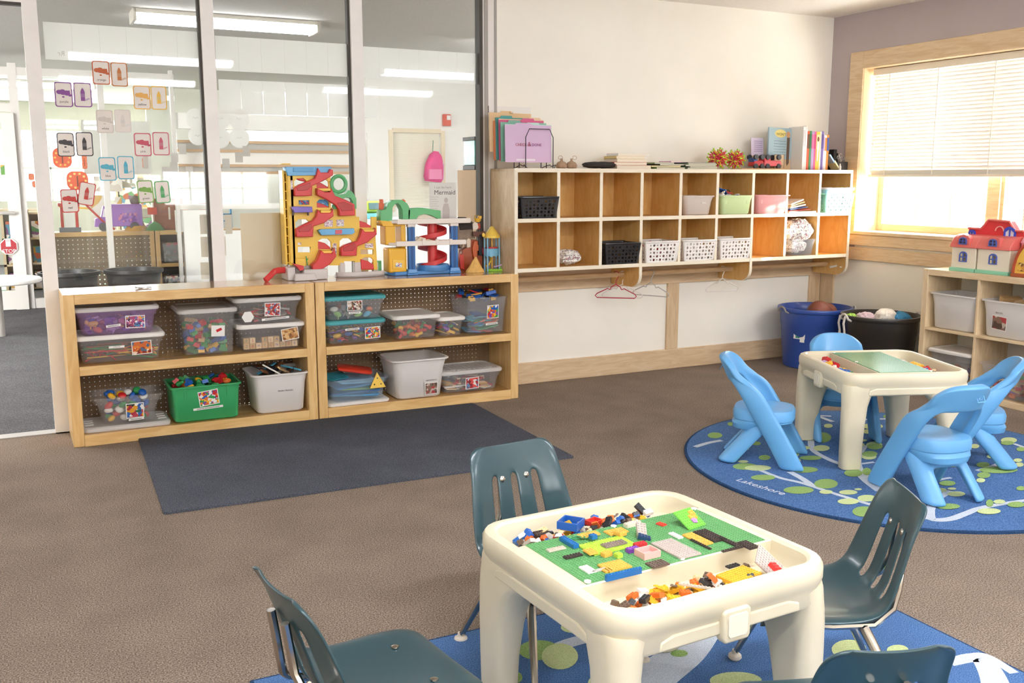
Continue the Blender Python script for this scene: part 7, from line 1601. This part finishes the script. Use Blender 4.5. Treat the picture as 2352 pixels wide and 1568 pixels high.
def pir(t): obj('sail_body', B().prism([(-.08, 0), (.1, 0), (.06, .14), (.03, .34), (-.03, .34), (-.05, .12)], -.04, .04, lambda x, z, y: (x, y, z)), M('7E3A2C', .5, var=.2, vs=20), t); obj('grey_top', B().sphere((0, 0, .34), .06, 10, 6), M('6E6462', .6), t); obj('sand_foot', B().lathe([(.14, 0), (.10, .05), (.03, .1)], n=10), M('C8954A', .6), t)
far_toy('toy_ship', 'dark red toy ship with sandy foot on the far cabinet', 318, 0, 0, '', pir)
def sky(t):
    b = B()
    for x in (-.06, .04): b.bb(x, x+.02, -.02, .02, 0, .38)
    for z in (.08, .16, .24, .32): b.bb(-.06, .06, -.02, .02, z, z+.015)
    obj('blue_frame', b, M('52A4DC', .4), t); obj('yellow_block', B().bb(0, .05, -.05, -.02, 0, .12), M('E8C83A', .4), t)
far_toy('toy_ladder', 'light blue toy ladder on the far cabinet right end', 528, 0, 0, '', sky)
# hanging orange paper animals, apple cut-outs, stop sign, rug, round table in the far room
def cut(name, lab, px, py, wpx, hpx, col, Y=11.25, cat='paper cutout', spots=None):
    q = ony(px, py, Y); a = ony(px-wpx/2, py, Y); c = ony(px+wpx/2, py, Y); d_ = ony(px, py-hpx/2, Y); e = ony(px, py+hpx/2, Y); w_, h_ = (c.x-a.x), (d_.z-e.z)
    t = thing(name, lab, cat, (q.x, q.y, q.z)); pobj('cutout', plate([(p[0], p[1]) for p in rr(w_, h_, min(w_, h_)*.35, 0, n=5)], [], .003), M(col, .7), t, (0, 0, 0), FACE)
    if spots:
        s = B(); rnd = random.Random(px)
        for k in range(10):
            a_ = 2*PI*k/10; cx_, cz_ = .38*w_*math.cos(a_), .38*h_*math.sin(a_); s.add([(cx_+.06*w_*math.cos(2*PI*j/8), -.003, cz_+.06*w_*math.sin(2*PI*j/8)) for j in range(8)], [tuple(range(8))])
        obj('paper_spots', s, M(spots, .7), t, smooth=False)
        obj('dark_marking', B().bb(-.03*w_, .03*w_, -.004, -.003, -.3*h_, .25*h_), M('6A3024', .7), t, smooth=False)
    return t
cut('paper_pumpkin', 'orange spotted paper cut-out partly hidden behind the black cards', 143, 362, 44, 46, 'D2562E', spots='E8B04A')
cut('paper_pumpkin', 'orange spotted paper cut-out above the red cards', 178, 415, 50, 44, 'D2562E', spots='E0C070')
cut('paper_pumpkin', 'narrow orange paper cut-out right of the black cards', 194, 372, 12, 32, 'CC5A30', spots='E8C060')
cut('paper_pumpkin', 'narrow orange paper cut-out under the pink cards', 333, 374, 12, 26, 'C45A34', spots='D8C060')
for i, (px, py, w_, h_) in enumerate(((72, 406, 14, 16), (90, 406, 15, 17), (81, 423, 15, 16))): cut('paper_apple', 'red paper apple near the door edge, '+['left upper', 'right upper', 'lower'][i]+' one', px, py, w_, h_, 'C87858')
q = ony(20, 566, 11.2); st = thing('stop_sign', 'red octagonal stop sign with a hand on the hallway door', 'sign', (q.x, q.y, q.z)); R8 = 19/2216*10.1
pobj('sign_face', plate([(R8*math.cos(PI/8+PI/4*k), R8*math.sin(PI/8+PI/4*k)) for k in range(8)], [], .004), M('EFE6E2', .5), st, (0, 0, 0), FACE); pobj('sign_field', plate([(R8*.9*math.cos(PI/8+PI/4*k), R8*.9*math.sin(PI/8+PI/4*k)) for k in range(8)], [], .004), M('B0363A', .5), st, (0, -.002, 0), FACE)
pobj('lettering', text_mesh('STOP', R8*.6, .001), WHITE, st, (0, -.006, -R8*.55), FACE); b = B(); b.bb(-.025, .02, -.006, -.004, -.0, .05); [b.bb(-.025+k*.012, -.017+k*.012, -.006, -.004, .05, .075+.008*(k in (1, 2))) for k in range(4)]; obj('hand_print', b, WHITE, st, smooth=False)
rb_ = onz(50, 640, 0); fr_ = obj('green_rug', B().bb(-1.6, 1.5, 13.2, 15.4, 0, .012), M_confetti(['4E9A5A', '7EBE72', '4E9A5A', 'A6D88A'], 2.2), None); tag(fr_, 'green leaf-patterned rug on the far room floor', 'rug')
q = onz(-10, 645, .48); rt_ = thing('round_table', 'white round low table cropped at the left edge beyond the door', 'table', (q.x, q.y, 0)); obj('table_top', B().lathe([(.35, .46), (.36, .47), (.36, .49), (.35, .5)], n=32), WHITE, rt_); obj('pedestal', B().cyl((0, 0, 0), .04, .46, 12), METALG, rt_)
# far shelving and posters
FS = ['E8E4DC', 'B8D0D4', 'D8C8B8', 'F4F2EE', 'C8A888', '9AB8A8', 'E8D8D0', 'A8A8B0']
for i, (px, py0, py1, w_, Y) in enumerate(((30, 480, 590, 60, 13.0), (330, 395, 470, 120, 15.5), (80, 480, 560, 40, 13.2))):
    a = ony(px-w_/2, 500, Y); c = ony(px+w_/2, 500, Y); z1 = ony(px, py0, Y).z; t = thing('toy_shelf', 'far room shelf with toys, '+['seen through the hallway door', 'behind the green cards', 'beside the door post'][i], 'shelf', ((a.x+c.x)/2, Y, 0)); wv = (c.x-a.x)
    b = B(); b.bb(-wv/2, -wv/2+.03, 0, .3, 0, z1); b.bb(wv/2-.03, wv/2, 0, .3, 0, z1)
    for k in range(4): b.bb(-wv/2, wv/2, 0, .3, k*z1/3.2, k*z1/3.2+.025)
    obj('shelf_frame', b, M('DDC8A4', .6), t, smooth=False); obj('back', B().bb(-wv/2, wv/2, .29, .3, 0, z1), M('E4DED2', .7), t, smooth=False)
    for k in range(3):
        b = B(); x = -wv/2+.05; rnd = random.Random(i*7+k)
        b.bb(-wv/2+.05, wv/2-.05, .05, .25, k*z1/3.2+.026, k*z1/3.2+.026+z1*.2); o = obj('shelf_goods', b, M_confetti(['C86A4A', 'E8E0D8', '5A9AB8', 'D8A848', 'F4F0EC', '8A5A8A', '6AA070'], 14, seed=i+k), t, smooth=False)
def sheet(name, lab, px0, py0, px1, py1, mat, Y, cat='poster'):
    a = ony(px0, py0, Y); c = ony(px1, py1, Y); o = obj(name, B().bb(a.x-(a.x+c.x)/2, c.x-(a.x+c.x)/2, 0, .004, c.z-(a.z+c.z)/2, a.z-(a.z+c.z)/2), mat, None, ((a.x+c.x)/2, Y, (a.z+c.z)/2), smooth=False); return tag(o, lab, cat)
sheet('wall_chart', 'chart of small yellow round faces on a grid, far room', 208, 448, 250, 505, M_confetti(['F2EEE6', 'E8C070', 'F2EEE6', 'F4F0EA', 'D8A050'], 9), 12.6)
sheet('wall_chart', 'second chart of yellow round faces, right of the far post', 262, 452, 282, 500, M_confetti(['F2EEE6', 'E0B468', 'F2EEE6'], 9), 12.6)
sheet('wall_chart', 'pale chart with tiny pictures above the yellow faces', 215, 405, 282, 440, M_confetti(['F6F4F0', 'F6F4F0', 'E0D8D0', 'C8B0A8', 'F6F4F0'], 14), 12.7)
sheet('display_board', 'large pale grey board behind the white flash cards', 185, 275, 350, 400, M('E6E3DD', .7), 12.2, 'board')
sheet('window_poster', 'paper rainbow picture at the far left behind the door', 0, 378, 26, 402, M_confetti(['D8503A', 'E8A83A', 'F4F0EA', '6AA84A', 'F4F0EA'], 9), 12.0)
sheet('grey_panel', 'grey panel beneath the rainbow picture behind the door', 14, 397, 42, 430, M('B9B6B2', .7), 12.1, 'panel')
# right pane: fire alarm, backpack, bits
q = ony(1024, 276, 11.28); fa = thing('fire_alarm', 'red and white fire alarm box high on the white hallway wall', 'fire alarm', (q.x, 11.28, q.z)); obj('box', B().bb(-.05, .05, -.05, .0, -.07, .07), M('D8604A', .4), fa, bevel=.006); obj('strobe', B().bb(-.01, .04, -.062, -.05, .0, .055), WHITE, fa, bevel=.004)
q = ony(994, 385, 11.2); bp_ = thing('backpack', 'bright pink backpack hanging on the hallway wall', 'backpack', (q.x, 11.2, q.z-.17)); b = B(); b.loft([rr(.20, .12, .05, 0), rr(.24, .16, .06, .05), rr(.23, .15, .06, .2), rr(.16, .10, .05, .32), rr(.06, .05, .02, .37)]); obj('bag', b, M('E0508C', .6, var=.1, vs=8), bp_, (0, 0, 0), (0, .12, 0)); obj('front_pocket', B().loft([rr(.17, .05, .02, .03, 0, -.08), rr(.17, .05, .02, .15, 0, -.08)]), M('E88AB0', .6), bp_); obj('strap', B().tube([(.06, -.02, .34), (.12, -.05, .2), (.11, -.05, .02)], .012, 6), M('D8A8C8', .7), bp_); obj('loop', B().tube([(0, 0, .36), (.01, 0, .5)], .006, 5), M('8AAA90', .7), bp_)
q = ony(855, 478, 8.5); hc = thing('hall_cabinet', 'white low cabinet in the hallway behind the toy garage', 'cabinet', (2.95, 8.75, 0)); obj('carcass', B().bb(-.6, .9, -.25, .25, 0, .98), M('EFEDE8', .6), hc, bevel=.004); obj('door', B().bb(-.5, .1, -.262, -.25, .08, .9).bb(.15, .75, -.262, -.25, .08, .9), M('F4F2EE', .5), hc, bevel=.003)
q = ony(856, 470, 8.6); cr = thing('toy_cash_register', 'lime and blue toy cash register on the hallway cabinet', 'toy', (q.x, 8.62, .981)); obj('base', B().bb(-.09, .09, -.08, .08, 0, .05), M('7AC8D8', .4), cr, bevel=.008); obj('body', B().box((0, .02, .10), (.17, .10, .10), (-.35, 0, 0)), M('C8E05A', .4), cr, bevel=.008); obj('keypad', B().box((.01, -.035, .115), (.10, .01, .06), (-.35, 0, 0)), M('5A7A80', .4), cr)
# ================================================================ LIGHT
w = bpy.data.worlds.new('world'); sc.world = w; w.use_nodes = True
bg = w.node_tree.nodes['Background']; bg.inputs['Color'].default_value = (1.0, 1.0, 1.0, 1); bg.inputs['Strength'].default_value = 8.0
sun = bpy.data.lights.new('sun', 'SUN'); sun.energy = 7.0; sun.angle = .02; sun.color = (1, .93, .82)
so = bpy.data.objects.new('sun', sun); COL.objects.link(so)
so.rotation_euler = Vector((-.82, 1.0, -.17)).to_track_quat('-Z', 'Y').to_euler()
def portal(loc, rot, sx, sy):
    l = bpy.data.lights.new('portal', 'AREA'); l.shape = 'RECTANGLE'; l.size = sx; l.size_y = sy; l.cycles.is_portal = True
    o = bpy.data.objects.new('portal', l); COL.objects.link(o); o.location = loc; o.rotation_euler = rot
portal((XW+.27, 4.4, 1.55), (0, PI/2, 0), 1.2, 1.75)
portal((2.45, -2.68, 1.22), (PI/2, 0, 0), 1.4, .44)
portal((1.0, 17.28, 1.55), (-PI/2, 0, 0), 9, 1.1)
sc.view_settings.view_transform = 'Standard'; sc.view_settings.look = 'None'; sc.view_settings.gamma = 1; sc.view_settings.use_curve_mapping = False
sc.view_settings.exposure = 1.22
